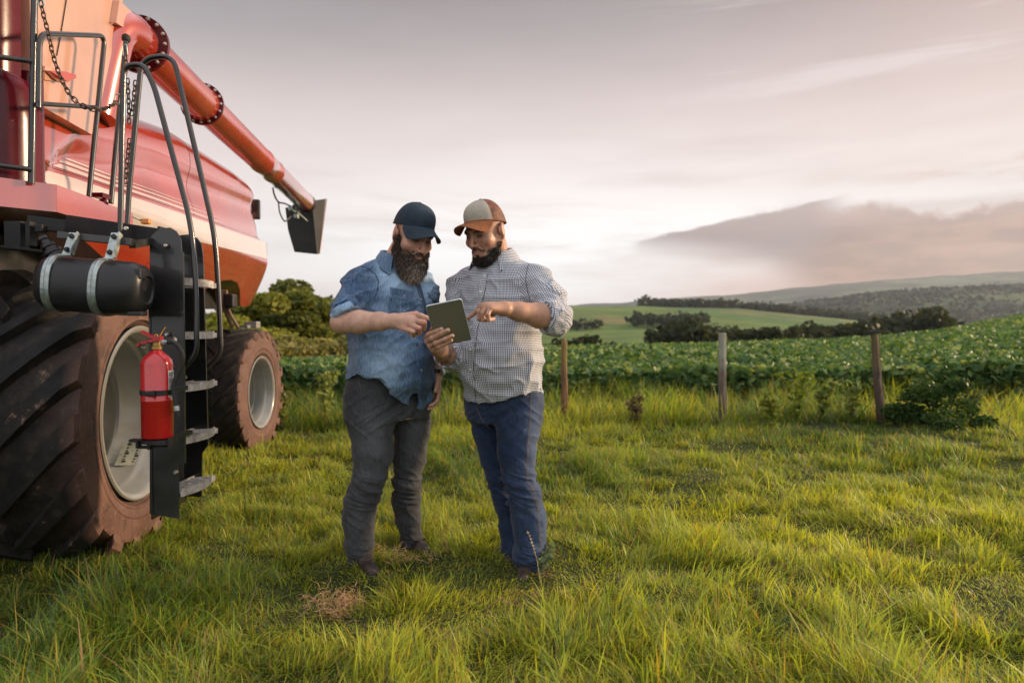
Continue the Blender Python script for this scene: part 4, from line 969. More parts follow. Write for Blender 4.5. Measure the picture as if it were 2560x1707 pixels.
# ================================================================== FENCE POSTS
def post(px_t, py_t, px_b, py_b, Y, w, label, mat, seed, flat_top=False):
    a = P(px_b, py_b, Y); b = P(px_t, py_t, Y); a.z = float(gz(a.x, a.y)[0])-0.15
    r = random.Random(seed); mb = MB(); n = 14; pts = []; rs = []
    for k in range(n):
        t = k/(n-1); pts.append(a.lerp(b, t)+Vector((r.uniform(-.006, .006), r.uniform(-.006, .006), 0))); rs.append(w/2*(1.12-0.18*t+r.uniform(-.05, .05)))
    if not flat_top: rs[-1] *= 0.55; pts[-1] = pts[-2].lerp(pts[-1], 0.6)
    mb.tube(pts, rs, 8)
    o = mb.build('fence_post', mat, None, False); me = o.data; me.transform(Matrix.Translation(-a)); o.location = a
    return tag(o, label, 'post', 'fence posts along the crop field')
def wood(name, c1, c2, top=None):
    m, t, b = new_mat(name); co = t.obj(); n1 = t.noise(t.scalev(co, (18, 18, 2.5)), 1.5, 6, 0.7); n2 = t.noise(t.scalev(co, (4, 4, 3)), 1.5, 5, 0.6)
    c = t.mix(t.smooth(n1, 0.3, 0.7), c1, c2)
    if top: c = t.mix(t.math('MULTIPLY', t.smooth(t.sep(co)[2], 0.75, 0.95), t.smooth(n2, 0.3, 0.55)), c, top)
    t.put(b.inputs['Base Color'], c); b.inputs['Roughness'].default_value = 0.9; t.put(b.inputs['Normal'], t.bump(n1, 0.8, 0.02)); return m
post(1410, 838, 1411, 1050, 8.9, 0.085, 'slim brown fence post just right of the man in the checked shirt', wood('weathered_wood_brown', (0.07, 0.04, 0.022), (0.22, 0.12, 0.06), (0.20, 0.14, 0.05)), 1)
post(1805, 832, 1808, 1058, 8.6, 0.10, 'fence post with a pale lichen covered top, the middle one of three', wood('weathered_wood_lichen', (0.07, 0.055, 0.045), (0.18, 0.14, 0.11), (0.27, 0.28, 0.23)), 2, True)
post(2185, 829, 2207, 1068, 8.4, 0.10, 'dark leaning fence post with a flat nailed cap, rightmost of three', wood('weathered_wood_dark', (0.04, 0.03, 0.024), (0.13, 0.09, 0.065), (0.12, 0.09, 0.04)), 3, True)
c = P(2183, 830, 8.4); cpm = MB().box((0, 0, 0), (0.15, 0.10, 0.035), None, 0.008).build('post_cap', M_rubber, bpy.data.objects['fence_post.002']); cpm.location = c-bpy.data.objects['fence_post.002'].location
# ================================================================== PEOPLE: implicit surfaces -> one continuous mesh each
def V3(p): return np.array(p, float)
class SDF:
    def __init__(s): s.it = []; s.T = (np.zeros(3), np.eye(3), 1.0)
    def frame(s, c=(0, 0, 0), R=None, k=1.0): s.T = (V3(c), np.eye(3) if R is None else np.array(R, float), k)
    def _p(s, p): c, R, k = s.T; return c+R @ (V3(p)*k)
    def cone(s, a, b, ra, rb, k=0.012, op='u', cut=None):
        K_ = s.T[2]; a = s._p(a); b = s._p(b); ra *= K_; rb *= K_
        s.it.append(('c', op, k*K_, (a+b)/2, np.linalg.norm(b-a)/2+max(ra, rb), (a, b, ra, rb, cut))); return s
    def ell(s, c, r, R=None, k=0.012, op='u'):
        K_ = s.T[2]; A = s.T[1] @ (np.eye(3) if R is None else np.array(R, float)); r = V3(r)*K_
        s.it.append(('e', op, k*K_, s._p(c), r.max(), (s._p(c), r, A))); return s
    def box(s, c, h, rr, R=None, k=0.012, op='u'):
        K_ = s.T[2]; A = s.T[1] @ (np.eye(3) if R is None else np.array(R, float)); h = V3(h)*K_
        s.it.append(('b', op, k*K_, s._p(c), np.linalg.norm(h)+rr, (s._p(c), h, rr*K_, A))); return s
    def stack(s, zs, cs, aa, bb, yaw, k=0.02, op='u', ex=2.3):
        zs = V3(zs); o = np.argsort(zs); zs = zs[o]; cs = np.array(cs, float)[o]; aa = V3(aa)[o]; bb = V3(bb)[o]
        c = np.array([cs[:, 0].mean(), cs[:, 1].mean(), (zs[0]+zs[-1])/2]); rad = math.hypot((zs[-1]-zs[0])/2, aa.max())+0.1
        s.it.append(('s', op, k, c, rad, (zs, cs, aa, bb, math.cos(yaw), math.sin(yaw), ex))); return s
    def chain(s, pts, rs, k=0.02, cut=None):
        for i in range(len(pts)-1): s.cone(pts[i], pts[i+1], rs[i], rs[i+1], k, cut=cut if i == len(pts)-2 else None)
        return s
    @staticmethod
    def _d(kind, q, P_):
        if kind == 'c':
            a, b, ra, rb, cut = q; ab = b-a; t = np.clip(((P_-a) @ ab)/max(1e-12, ab @ ab), 0, 1)
            d = np.sqrt(((P_-a-t[:, None]*ab)**2).sum(1))-(ra+(rb-ra)*t)
            if cut is not None: d = np.maximum(d, (P_-cut[0]) @ cut[1])
            return d
        if kind == 'e':
            c, r, A = q; l = (P_-c) @ A; k0 = np.sqrt(((l/r)**2).sum(1)); k1 = np.sqrt(((l/r**2)**2).sum(1)); return k0*(k0-1)/np.maximum(k1, 1e-9)
        if kind == 'b':
            c, h, rr, A = q; l = np.abs((P_-c) @ A)-(h-rr); return np.sqrt((np.maximum(l, 0)**2).sum(1))+np.minimum(l.max(1), 0)-rr
        if kind == 's':
            zs, cs, aa, bb, cy, sy, ex = q; z = P_[:, 2]; cx = np.interp(z, zs, cs[:, 0]); cyy = np.interp(z, zs, cs[:, 1]); a = np.interp(z, zs, aa); b = np.interp(z, zs, bb)
            x = P_[:, 0]-cx; y = P_[:, 1]-cyy; u = np.abs(x*cy+y*sy)/a; v = np.abs(-x*sy+y*cy)/b
            d = ((u**ex+v**ex)**(1/ex)-1)*np.minimum(a, b)
            return np.maximum(d, np.maximum(zs[0]-z, z-zs[-1]))
    def ev(s, P_, c=None, rad=None):
        D_ = np.full(len(P_), 0.2)
        for kind, op, k, bc, br, q in s.it:
            if c is not None:
                if np.linalg.norm(bc-c) > br+rad+0.035+k: continue
            d = s._d(kind, q, P_)
            if op == 'u':
                h = np.maximum(k-np.abs(D_-d), 0)/max(k, 1e-9); D_ = np.minimum(D_, d)-h*h*k*0.25
            elif op == 'x':                                       # plain intersection (cuts)
                D_ = np.maximum(D_, d)
            else:
                h = np.maximum(k-np.abs(D_+d), 0)/max(k, 1e-9); D_ = np.maximum(D_, -d)+h*h*k*0.25
        return D_
    def mesh(s, h, B=24, post=None):
        lo = np.min([c-r for _, op, _, c, r, _ in s.it if op == 'u'], 0)-3*h; hi = np.max([c+r for _, op, _, c, r, _ in s.it if op == 'u'], 0)+3*h
        nb = np.ceil((hi-lo)/(h*B)).astype(int); bl = np.stack(np.meshgrid(*[np.arange(n) for n in nb], indexing='ij'), -1).reshape(-1, 3)
        cen = lo+(bl+0.5)*B*h; rad = B*h*0.87+2*h
        f = (lambda P_, c=None, r=None: s.ev(P_, c, r)) if post is None else (lambda P_, c=None, r=None: post(P_, s.ev(P_, c, r)))
        bl = bl[np.abs(f(cen)) < rad*1.25+0.012]
        n = B+2; loc = np.stack(np.meshgrid(*[np.arange(n)]*3, indexing='ij'), -1).reshape(-1, 3)
        KS = 4096; keys = []; pos = []; quads = []
        for b in bl:
            base = b*B-1; P_ = lo+(loc+base)*h; c = lo+(b+0.5)*B*h
            D_ = f(P_, c, rad).reshape(n, n, n)
            if D_.min() > 0 or D_.max() < 0: continue
            sg = D_ < 0
            cells = np.zeros((n-1, n-1, n-1), int)
            for dx in (0, 1):
                for dy in (0, 1):
                    for dz in (0, 1): cells += sg[dx:n-1+dx, dy:n-1+dy, dz:n-1+dz]
            act = np.argwhere((cells > 0) & (cells < 8))
            if not len(act): continue
            acc = np.zeros((len(act), 3)); cnt = np.zeros(len(act))
            i, j, k = act.T
            for (c0, c1) in [((0, 0, 0), (1, 0, 0)), ((0, 1, 0), (1, 1, 0)), ((0, 0, 1), (1, 0, 1)), ((0, 1, 1), (1, 1, 1)), ((0, 0, 0), (0, 1, 0)), ((1, 0, 0), (1, 1, 0)), ((0, 0, 1), (0, 1, 1)), ((1, 0, 1), (1, 1, 1)), ((0, 0, 0), (0, 0, 1)), ((1, 0, 0), (1, 0, 1)), ((0, 1, 0), (0, 1, 1)), ((1, 1, 0), (1, 1, 1))]:
                d0 = D_[i+c0[0], j+c0[1], k+c0[2]]; d1 = D_[i+c1[0], j+c1[1], k+c1[2]]; m = (d0 < 0) != (d1 < 0)
                t = np.where(m, d0/np.where(m, d0-d1, 1), 0)[:, None]; acc += np.where(m[:, None], np.array(c0)+t*(np.array(c1)-np.array(c0)), 0); cnt += m
            g = act+base+2; keys.append((g[:, 0]*KS+g[:, 1])*KS+g[:, 2]); pos.append(lo+(act+base+acc/cnt[:, None])*h)
            def key(a): a = a+base+2; return (a[:, 0]*KS+a[:, 1])*KS+a[:, 2]
            own = slice(1, n-1)
            for axis in range(3):
                s0 = sg[own, own, own]; sl = [own]*3; sl[axis] = slice(2, n); s1 = sg[tuple(sl)]
                e = np.argwhere(s0 != s1)+1
                if not len(e): continue
                inside0 = sg[e[:, 0], e[:, 1], e[:, 2]]
                a1, a2 = (axis+1) % 3, (axis+2) % 3; o1 = np.zeros(3, int); o1[a1] = 1; o2 = np.zeros(3, int); o2[a2] = 1
                q = np.stack([key(e-o1-o2), key(e-o2), key(e), key(e-o1)], 1); q[~inside0] = q[~inside0][:, ::-1]; quads.append(q)
        K_ = np.concatenate(keys); Pp = np.concatenate(pos); Q = np.concatenate(quads)
        uk, idx = np.unique(K_, return_index=True); V = Pp[idx]; F = np.searchsorted(uk, Q); F = np.minimum(F, len(uk)-1)
        ok = (uk[F] == Q).all(1); return V, F[ok]
def relax(V, F, it=2, lam=0.5):
    E = np.concatenate([F[:, [0, 1]], F[:, [1, 2]], F[:, [2, 3]], F[:, [3, 0]]])
    for _ in range(it):
        S = np.zeros_like(V); n = np.zeros(len(V))
        for a, b in ((0, 1), (1, 0)): 
            for c in range(3): S[:, c] += np.bincount(E[:, a], V[E[:, b], c], len(V))
            n += np.bincount(E[:, a], minlength=len(V))
        V = V+lam*(S/np.maximum(n, 1)[:, None]-V)
    return V
def normals(V, F):
    n = np.cross(V[F[:, 2]]-V[F[:, 0]], V[F[:, 3]]-V[F[:, 1]]); N = np.zeros_like(V)
    for k in range(4):
        for c in range(3): N[:, c] += np.bincount(F[:, k], n[:, c], len(V))
    return N/np.maximum(np.linalg.norm(N, axis=1), 1e-12)[:, None]
def bvh_of(V, F): return BVHTree.FromPolygons([tuple(v) for v in V], [tuple(int(i) for i in f) for f in F])
CAM0 = Vector((0, 0, H))
def hit(bvh, px, py):
    d = ray(px, py).normalized(); r = bvh.ray_cast(CAM0, d); return (r[0], r[1]) if r[0] is not None else (None, None)
def resample(pts, n):
    pts = np.array(pts, float); L = np.concatenate([[0], np.cumsum(np.hypot(*np.diff(pts, axis=0).T))]); t = np.linspace(0, L[-1], n)
    return np.stack([np.interp(t, L, pts[:, 0]), np.interp(t, L, pts[:, 1])], 1)
def patch(name, Lp, Rp, bvh, off, mat, parent, nu=8, nv=24, thick=0.003, uvf=None):
    """a piece of cloth sewn on: spans between two outlines given in source pixels, laid on the surface below"""
    A = resample(Lp, nv); B = resample(Rp, nv); G = []; last = None
    for i in range(nv):
        row = []
        for j in range(nu):
            q = A[i]*(1-j/(nu-1))+B[i]*j/(nu-1); p, n = hit(bvh, q[0], q[1])
            if p is None: row.append(None); continue
            row.append((p+n*off, n)); last = (p+n*off, n)
        G.append(row)
    mb = MB(); ids = {}
    for i in range(nv):
        for j in range(nu):
            if G[i][j]: ids[i, j] = len(mb.v); mb.v.append(tuple(G[i][j][0])); mb.v.append(tuple(G[i][j][0]-G[i][j][1]*(off+thick)))
    for i in range(nv-1):
        for j in range(nu-1):
            c = [(i, j), (i, j+1), (i+1, j+1), (i+1, j)]
            if all(k in ids for k in c):
                q = [G[a][b][0] for a, b in c]
                if max((q[0]-q[2]).length, (q[1]-q[3]).length) > 0.08: continue
                mb.f.append(tuple(ids[k] for k in c))
    for j in range(nu-1):
        for i in (0, nv-1):
            if (i, j) in ids and (i, j+1) in ids: mb.f.append((ids[i, j], ids[i, j+1], ids[i, j+1]+1, ids[i, j]+1))
    for i in range(nv-1):
        for j in (0, nu-1):
            if (i, j) in ids and (i+1, j) in ids: mb.f.append((ids[i, j], ids[i+1, j], ids[i+1, j]+1, ids[i, j]+1))
    o = mb.build(name, mat, parent, True, 60)
    return o
def seam(name, pts, bvh, r, mat, parent, off=0.0, n=30, dash=None):
    q = resample(pts, n); out = []
    for a in q:
        p, nn = hit(bvh, a[0], a[1])
        if p is not None: out.append(p+nn*off)
    if len(out) < 2: return None
    mb = MB()
    if dash:
        for a, b in zip(out[:-1], out[1:]):
            if (b-a).length < 0.05: mb.tube([a, a.lerp(b, dash)], r, 5)
    else: mb.tube(out, r, 6)
    return mb.build(name, mat, parent, True)

# ---- materials
def skin_mat(name):
    m, t, b = new_mat(name); a = t.attr('skin').outputs['Vector']; co = t.obj()
    n1 = t.noise(co, 26, 5, 0.65); n2 = t.noise(co, 240, 3, 0.6)
    c = t.mix(1.0, a, t.mix(t.smooth(n1, 0.3, 0.7), (0.84, 0.80, 0.78), (1.10, 1.06, 1.04)), 'MULTIPLY')
    t.put(b.inputs['Base Color'], c); b.inputs['Roughness'].default_value = 0.48; b.inputs['Specular IOR Level'].default_value = 0.4
    b.inputs['Subsurface Weight'].default_value = 0.12; b.inputs['Subsurface Radius'].default_value = (0.8, 0.3, 0.15); b.inputs['Subsurface Scale'].default_value = 0.008
    t.put(b.inputs['Normal'], t.bump(t.math('ADD', n2, n1), 0.25, 0.0015)); return m
M_skin = skin_mat('skin')
def denim(name, dark, lite, fade_attr=True, weave=900, streak=0.5, rough=0.85):
    m, t, b = new_mat(name); uv = t.attr('uvw').outputs['Vector']; co = t.obj()
    st = t.noise(t.scalev(uv, (420, 26, 1)), 1.0, 3, 0.6); n1 = t.noise(co, 7, 5, 0.6); n2 = t.noise(co, 60, 4, 0.7)
    f = t.math('ADD', t.math('MULTIPLY', t.math('SUBTRACT', st, 0.5), streak*1.3), t.math('ADD', 0.45, t.math('MULTIPLY', t.math('SUBTRACT', n1, 0.5), 0.7)))
    f = t.math('ADD', f, t.math('MULTIPLY', t.math('SUBTRACT', n2, 0.5), 0.35))
    if fade_attr: f = t.math('ADD', f, t.attr('fade_shade').outputs['Fac'])
    c = t.mix(t.smooth(f, 0.0, 1.35), dark, lite)
    t.put(b.inputs['Base Color'], c); b.inputs['Roughness'].default_value = rough; b.inputs['Specular IOR Level'].default_value = 0.15
    b.inputs['Sheen Weight'].default_value = 0.12
    t.put(b.inputs['Normal'], t.bump(t.math('ADD', n2, t.math('MULTIPLY', st, 0.4)), 0.35, 0.002)); return m
M_den = denim('faded_blue_denim', (0.018, 0.048, 0.115), (0.34, 0.49, 0.66), streak=0.95)
M_den2 = denim('denim_inside', (0.030, 0.055, 0.10), (0.09, 0.14, 0.21))
M_cuff = denim('denim_cuff', (0.09, 0.16, 0.25), (0.36, 0.46, 0.55))
M_gj = denim('charcoal_jeans', (0.010, 0.011, 0.013), (0.122, 0.128, 0.138), streak=0.6)
M_bj = denim('indigo_jeans', (0.006, 0.014, 0.038), (0.085, 0.125, 0.21), streak=0.6)
M_st = simple('stitching', (0.26, 0.17, 0.10), 0.8, bump=0)
M_stl = simple('pale_stitching', (0.28, 0.36, 0.43), 0.8, bump=0)
M_stg = simple('grey_stitching', (0.10, 0.095, 0.09), 0.8, bump=0)
def gingham():
    m, t, b = new_mat('checked_cotton'); uv = t.sep(t.attr('uvw').outputs['Vector']); P_ = 0.0084
    def stripe(v): 
        w = t.math('FRACT', t.math('DIVIDE', v, P_)); return t.smooth(t.math('ABSOLUTE', t.math('SUBTRACT', w, 0.5)), 0.22, 0.28)
    a = stripe(uv[0]); c_ = stripe(uv[1])
    both = t.math('MULTIPLY', a, c_); one = t.math('MULTIPLY', t.math('ADD', a, c_), 0.5)
    c = t.mix(one, (0.70, 0.72, 0.78), (0.040, 0.042, 0.062)); c = t.mix(both, c, (0.006, 0.006, 0.012))
    co = t.obj(); n1 = t.noise(co, 40, 4, 0.6)
    t.put(b.inputs['Base Color'], c); b.inputs['Roughness'].default_value = 0.8; b.inputs['Specular IOR Level'].default_value = 0.2
    t.put(b.inputs['Normal'], t.bump(n1, 0.3, 0.003)); return m
M_gin = gingham(); M_seam = simple('dark_seam', (0.08, 0.08, 0.09), 0.8)
M_navy = simple('navy_twill', (0.028, 0.044, 0.064), 0.75, spec=0.2, var=0.2, vscale=30, bump=0.25, bscale=300, bdist=0.0015)
M_beige = simple('beige_foam_cloth', (0.40, 0.36, 0.30), 0.85, spec=0.15, var=0.08, vscale=30, bump=0.1, bscale=200, bdist=0.001)
M_rust = simple('rust_twill', (0.25, 0.095, 0.040), 0.8, spec=0.2, var=0.2, vscale=30, bump=0.25, bscale=250, bdist=0.0015)
def hair_mat(name):
    m, t, b = new_mat(name); t.put(b.inputs['Base Color'], t.attr('tint').outputs['Vector']); b.inputs['Roughness'].default_value = 0.5; b.inputs['Specular IOR Level'].default_value = 0.35; return m
M_hair = hair_mat('hair')
M_shoe = simple('dark_shoe', (0.03, 0.022, 0.02), 0.6, vscale=30, dirt=(0.16, 0.10, 0.07))
M_sock = simple('white_sock', (0.6, 0.6, 0.62), 0.9, vscale=60)

def head_frame(yaw, pitch, roll=0):
    y, p = R_(yaw), R_(pitch)
    f = Vector((math.sin(y)*math.cos(p), -math.cos(y)*math.cos(p), -math.sin(p))); u = Vector((math.sin(y)*math.sin(p), -math.cos(y)*math.sin(p), math.cos(p))); r = f.cross(u)
    if roll: q = Matrix.Rotation(R_(roll), 3, f); u = q @ u; r = q @ r
    return np.array([r, f, u]).T                     # columns: right, forward, up
def rotm(ax, deg): return np.array(Matrix.Rotation(R_(deg), 3, ax))
def head_sdf(S, c, R, k, o):
    S.frame(c, R, k); W = o.get('w', 1.0)
    S.ell((0, -0.016, 0.044), (0.076*W, 0.094, 0.080), k=0.02); S.ell((0, 0.030, -0.018), (0.064*W, 0.066, 0.080), k=0.03)
    for s in (-1, 1):
        S.cone((s*0.056*W, -0.002, -0.045), (s*0.026*W, 0.066, -0.098), 0.022, 0.018, 0.025)
        S.cone((s*0.012, 0.090, 0.020), (s*0.044*W, 0.074, 0.019), 0.0095, 0.0095, 0.014)         # brow ridge
        S.ell((s*0.043*W, 0.062, -0.030), (0.022, 0.022, 0.018), k=0.022)                          # cheek bone
    S.ell((0, 0.074, -0.104), (0.024, 0.020, 0.018), k=0.02)
    S.ell((0, 0.074, -0.066), (0.030, 0.024, 0.026), k=0.02)
    for s in (-1, 1):
        S.ell((s*0.031*W, 0.098, 0.000), (0.019, 0.017, 0.013), k=0.014, op='d')                    # eye socket
        S.ell((s*0.031*W, 0.0755, -0.002), (0.0165, 0.0130, 0.0125), k=0.004)                       # lidded eye
        S.cone((s*0.018*W, 0.0865, -0.003), (s*0.045*W, 0.0785, -0.004), 0.0022, 0.0018, 0.002)     # lash line
        S.cone((s*0.020*W, 0.084, -0.014), (s*0.044*W, 0.077, -0.013), 0.0030, 0.0030, 0.006)       # lower lid fold
    nz = o.get('nose', 1.0)
    S.cone((0, 0.088, 0.012), (0, 0.0995, -0.008), 0.0068, 0.0068*nz, 0.010); S.cone((0, 0.0995, -0.008), (0, 0.1160, -0.038), 0.0068*nz, 0.0098*nz, 0.006)
    for s in (-1, 1):
        S.ell((s*0.0120*nz, 0.1030, -0.0415), (0.0068*nz, 0.0110, 0.0075), k=0.004)
        S.ell((s*0.0070, 0.1060, -0.0490), (0.0040, 0.0050, 0.0040), k=0.003, op='d')
        S.cone((s*0.024, 0.0860, -0.050), (s*0.031, 0.0740, -0.072), 0.0018, 0.0018, 0.008, op='d')   # nasolabial fold
    S.cone((-0.019, 0.0880, -0.0665), (0, 0.0970, -0.0635), 0.0036, 0.0058, 0.005); S.cone((0.019, 0.0880, -0.0665), (0, 0.0970, -0.0635), 0.0036, 0.0058, 0.005)
    S.cone((-0.017, 0.0865, -0.0745), (0, 0.0945, -0.0765), 0.0040, 0.0070, 0.005); S.cone((0.017, 0.0865, -0.0745), (0, 0.0945, -0.0765), 0.0040, 0.0070, 0.005)
    S.cone((-0.022, 0.0900, -0.0700), (0.022, 0.0900, -0.0700), 0.0014, 0.0014, 0.002, op='d')
    for s in (-1, 1):
        A = rotm('Z', s*-24) @ rotm('X', 12)
        S.ell((s*0.0815*W, -0.014, -0.006), (0.0075, 0.0200, 0.0330), A, k=0.006); S.ell((s*0.079*W, -0.006, -0.034), (0.006, 0.010, 0.012), k=0.006)
        S.ell((s*0.0915*W, -0.010, -0.004), (0.0050, 0.0110, 0.0180), A, k=0.004, op='d'); S.ell((s*0.079*W, -0.002, -0.006), (0.006, 0.014, 0.020), k=0.006)
    S.frame()
def generic_hand(S, w, X, Y, Z, k, curl):
    """palm + 5 fingers: w wrist, Y towards the fingers, Z back of the hand, +X thumb side"""
    R = np.array([X, Y, Z]).T; S.frame(w, R, k)
    S.box((0.002, 0.048, -0.002), (0.040, 0.048, 0.014), 0.013, k=0.012)
    for i, (x, L) in enumerate(((0.030, (0.043, 0.026, 0.021)), (0.010, (0.048, 0.030, 0.022)), (-0.011, (0.044, 0.028, 0.021)), (-0.030, (0.035, 0.021, 0.019)))):
        p = V3((x, 0.090-0.006*abs(i-1), 0)); a = 0
        for j in range(3):
            a += curl[j]; d = V3((0, math.cos(R_(a)), -math.sin(R_(a)))); q = p+d*L[j]; S.cone(p, q, 0.0098-0.0009*j, 0.0092-0.0009*j, 0.004); p = q
    S.cone((0.030, 0.020, -0.006), (0.050, 0.052, -0.016), 0.015, 0.012, 0.012); S.cone((0.050, 0.052, -0.016), (0.052, 0.080, -0.026), 0.0115, 0.0095, 0.004)
    S.frame()
def fingers(S, chains, k=0.0035):
    for pts, r0, r1 in chains:
        n = len(pts); rs = np.linspace(r0, r1, n)
        for i in range(n-1): S.cone(pts[i], pts[i+1], rs[i], rs[i+1], k)
def strands(P0, Dr, L, wd, C0, C1, r, seg=4, curl=0.35, grav=0.3):
    n = len(P0); V = np.zeros((n, 2*(seg+1), 3)); C = np.zeros_like(V); p = P0.copy(); d = Dr/np.linalg.norm(Dr, axis=1)[:, None]
    side = np.cross(d, r.normal(0, 1, (n, 3))); side /= np.maximum(np.linalg.norm(side, axis=1), 1e-9)[:, None]; ph = r.uniform(0, 6.28, n); cu = np.cross(d, side)
    for i in range(seg+1):
        t = i/seg; w = (wd*(1-t**2*0.9))[:, None]*0.5
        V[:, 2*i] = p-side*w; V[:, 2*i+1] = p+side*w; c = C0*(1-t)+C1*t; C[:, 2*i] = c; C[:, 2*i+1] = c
        st = (L/seg)[:, None]; d = d+curl*(side*np.cos(ph+i*2.1)[:, None]+cu*np.sin(ph+i*2.1)[:, None])+np.array((0, 0, -grav*t)); d /= np.linalg.norm(d, axis=1)[:, None]; p = p+d*st
    o = (np.arange(n)*2*(seg+1))[:, None]; F = np.concatenate([np.concatenate([o+2*i, o+2*i+1, o+2*i+3, o+2*i+2], 1) for i in range(seg)])
    return V.reshape(-1, 3), F, C.reshape(-1, 3)

def cap(parent, c, R, k, style, tilt=0.0):
    R = np.array(R) @ rotm('X', tilt)
    def W(x, y, z): return Vector(V3(c)+R @ (V3((x, y, z))*k))
    rx, ry, h = 0.0850, 0.1010, 0.103
    def base(a): return 0.032+0.026*math.cos(a)
    def dome(a, t):                                       # t 0 at the band .. 1 at the button
        e = 2.5 if math.cos(a) > 0 else 2.2
        q = t*math.pi/2; rr = abs(math.cos(q))**(2/e); zz = abs(math.sin(q))**(2/e); fr = 1+0.03*math.cos(a)*math.sin(q*2)
        return W(rx*math.sin(a)*rr*fr, -0.014+ry*math.cos(a)*rr*fr, base(a)*(1-zz)+zz*(0.036+h))
    def crown(name, a0, a1, mat, n=48, off=0.0):
        mb = MB(); nt = 14
        for i in range(n+1):
            a = a0+(a1-a0)*i/n
            for j in range(nt+1): mb.v.append(dome(a, j/nt*0.999))
        m = nt+1
        for i in range(n):
            for j in range(nt): mb.f.append((i*m+j, (i+1)*m+j, (i+1)*m+j+1, i*m+j+1))
        # inner side
        o = len(mb.v); cc = W(0, -0.014, 0.05)
        mb.v += [tuple(Vector(v)+(cc-Vector(v)).normalized()*0.003) for v in mb.v[:o]]
        mb.f += [tuple(reversed([o+q for q in f])) for f in mb.f[:]]
        for i in range(n): mb.f.append((i*m, (i+1)*m, o+(i+1)*m, o+i*m))
        return mb.build(name, mat, parent, True, 60, recalc=False)
    if style == 'navy':
        cr = crown('cap', 0, 2*math.pi, M_navy); br = M_navy; se = M_navy; angs = [0, 60, 120, 180, 240, 300]; bt = M_navy
    else:
        cr = crown('cap', -R_(66), R_(66), M_beige); crown('cap_mesh', R_(66), 2*math.pi-R_(66), mesh_cloth()).parent = cr; br = M_rust; se = M_beige; angs = [66, -66, 120, 180, 240]; bt = M_rust
    sm = MB()
    for a in angs: sm.tube([dome(R_(a), t) for t in np.linspace(0, 0.97, 16)], 0.0010*k, 5)
    sm.build('seam', se if style == 'navy' else M_rust, cr, True)
    sm = MB(); sm.tube([dome(a, 0.012) for a in np.linspace(0, 2*math.pi, 48)[:-1]], 0.0022*k, 5, closed=True); sm.build('sweatband', br if style == 'navy' else M_rust, cr, True)
    MB().lathe([(-0.004, 0.0001), (-0.002, 0.0075), (0.003, 0.006), (0.005, 0.0001)], n=14, c=W(0, -0.014, 0.036+h), ax=(Vector(R[:, 2]), Vector(R[:, 0]), Vector(R[:, 1]))).build('button', bt, cr, True)
    mb = MB(); nu, nv = 30, 12; A = R_(63)
    for lay in (0, 1):
        for i in range(nu+1):
            u = -1+2*i/nu; a = u*A; bx = rx*math.sin(a); by = -0.014+ry*math.cos(a); bz = base(a)+0.002
            ox = 0.080*math.sin(u*math.pi/2); oy = by+0.0+(0.082)*(1-abs(u)**2.6)
            for j in range(nv+1):
                v = j/nv; x = bx*(1-v)+ox*v; y = by*(1-v)+oy*v
                z = bz-(0.014 if style == 'navy' else 0.004)*v-(0.040 if style == 'navy' else 0.042)*(abs(x)/0.080)**2*v**0.8*min(1, 2.4*(1-abs(u)**2.6))-0.0035*lay
                mb.v.append(W(x, y, z))
    m = nv+1; o = (nu+1)*m
    for i in range(nu):
        for j in range(nv): q = (i*m+j, (i+1)*m+j, (i+1)*m+j+1, i*m+j+1); mb.f.append(q); mb.f.append(tuple(reversed([o+t for t in q])))
        mb.f.append((i*m+nv, (i+1)*m+nv, o+(i+1)*m+nv, o+i*m+nv))
    for i in (0, nu):
        for j in range(nv): mb.f.append((i*m+j, i*m+j+1, o+i*m+j+1, o+i*m+j))
    brim = mb.build('brim', br, cr, True, 50, recalc=False)
    st = MB()
    for v in (0.35, 0.6, 0.85): st.tube([Vector(mb.v[i*m+int(v*nv)])+Vector(R[:, 2])*0.0006 for i in range(2, nu-1)], 0.0006, 4)
    st.build('brim_stitching', br, cr, True)
    if style == 'navy': MB().box(W(0, -0.014-ry-0.004, 0.03), (0.02, 0.02, 0.02), None, 0.003).build('strap_buckle', M_black, cr)
    return cr
_mc = []
def mesh_cloth():
    if _mc: return _mc[0]
    m, t, b = new_mat('rust_cap_mesh'); co = t.obj()
    n = t.noise(co, 30, 4, 0.6); v = t.add('ShaderNodeTexVoronoi'); t.put(v.inputs['Vector'], co); v.inputs['Scale'].default_value = 420
    c = t.mix(t.smooth(n, 0.35, 0.65), (0.075, 0.026, 0.014), (0.22, 0.075, 0.035)); c = t.mix(t.smooth(v.outputs['Distance'], 0.2, 0.4), (0.05, 0.02, 0.015), c)
    t.put(b.inputs['Base Color'], c); b.inputs['Roughness'].default_value = 0.7; _mc.append(m); return m

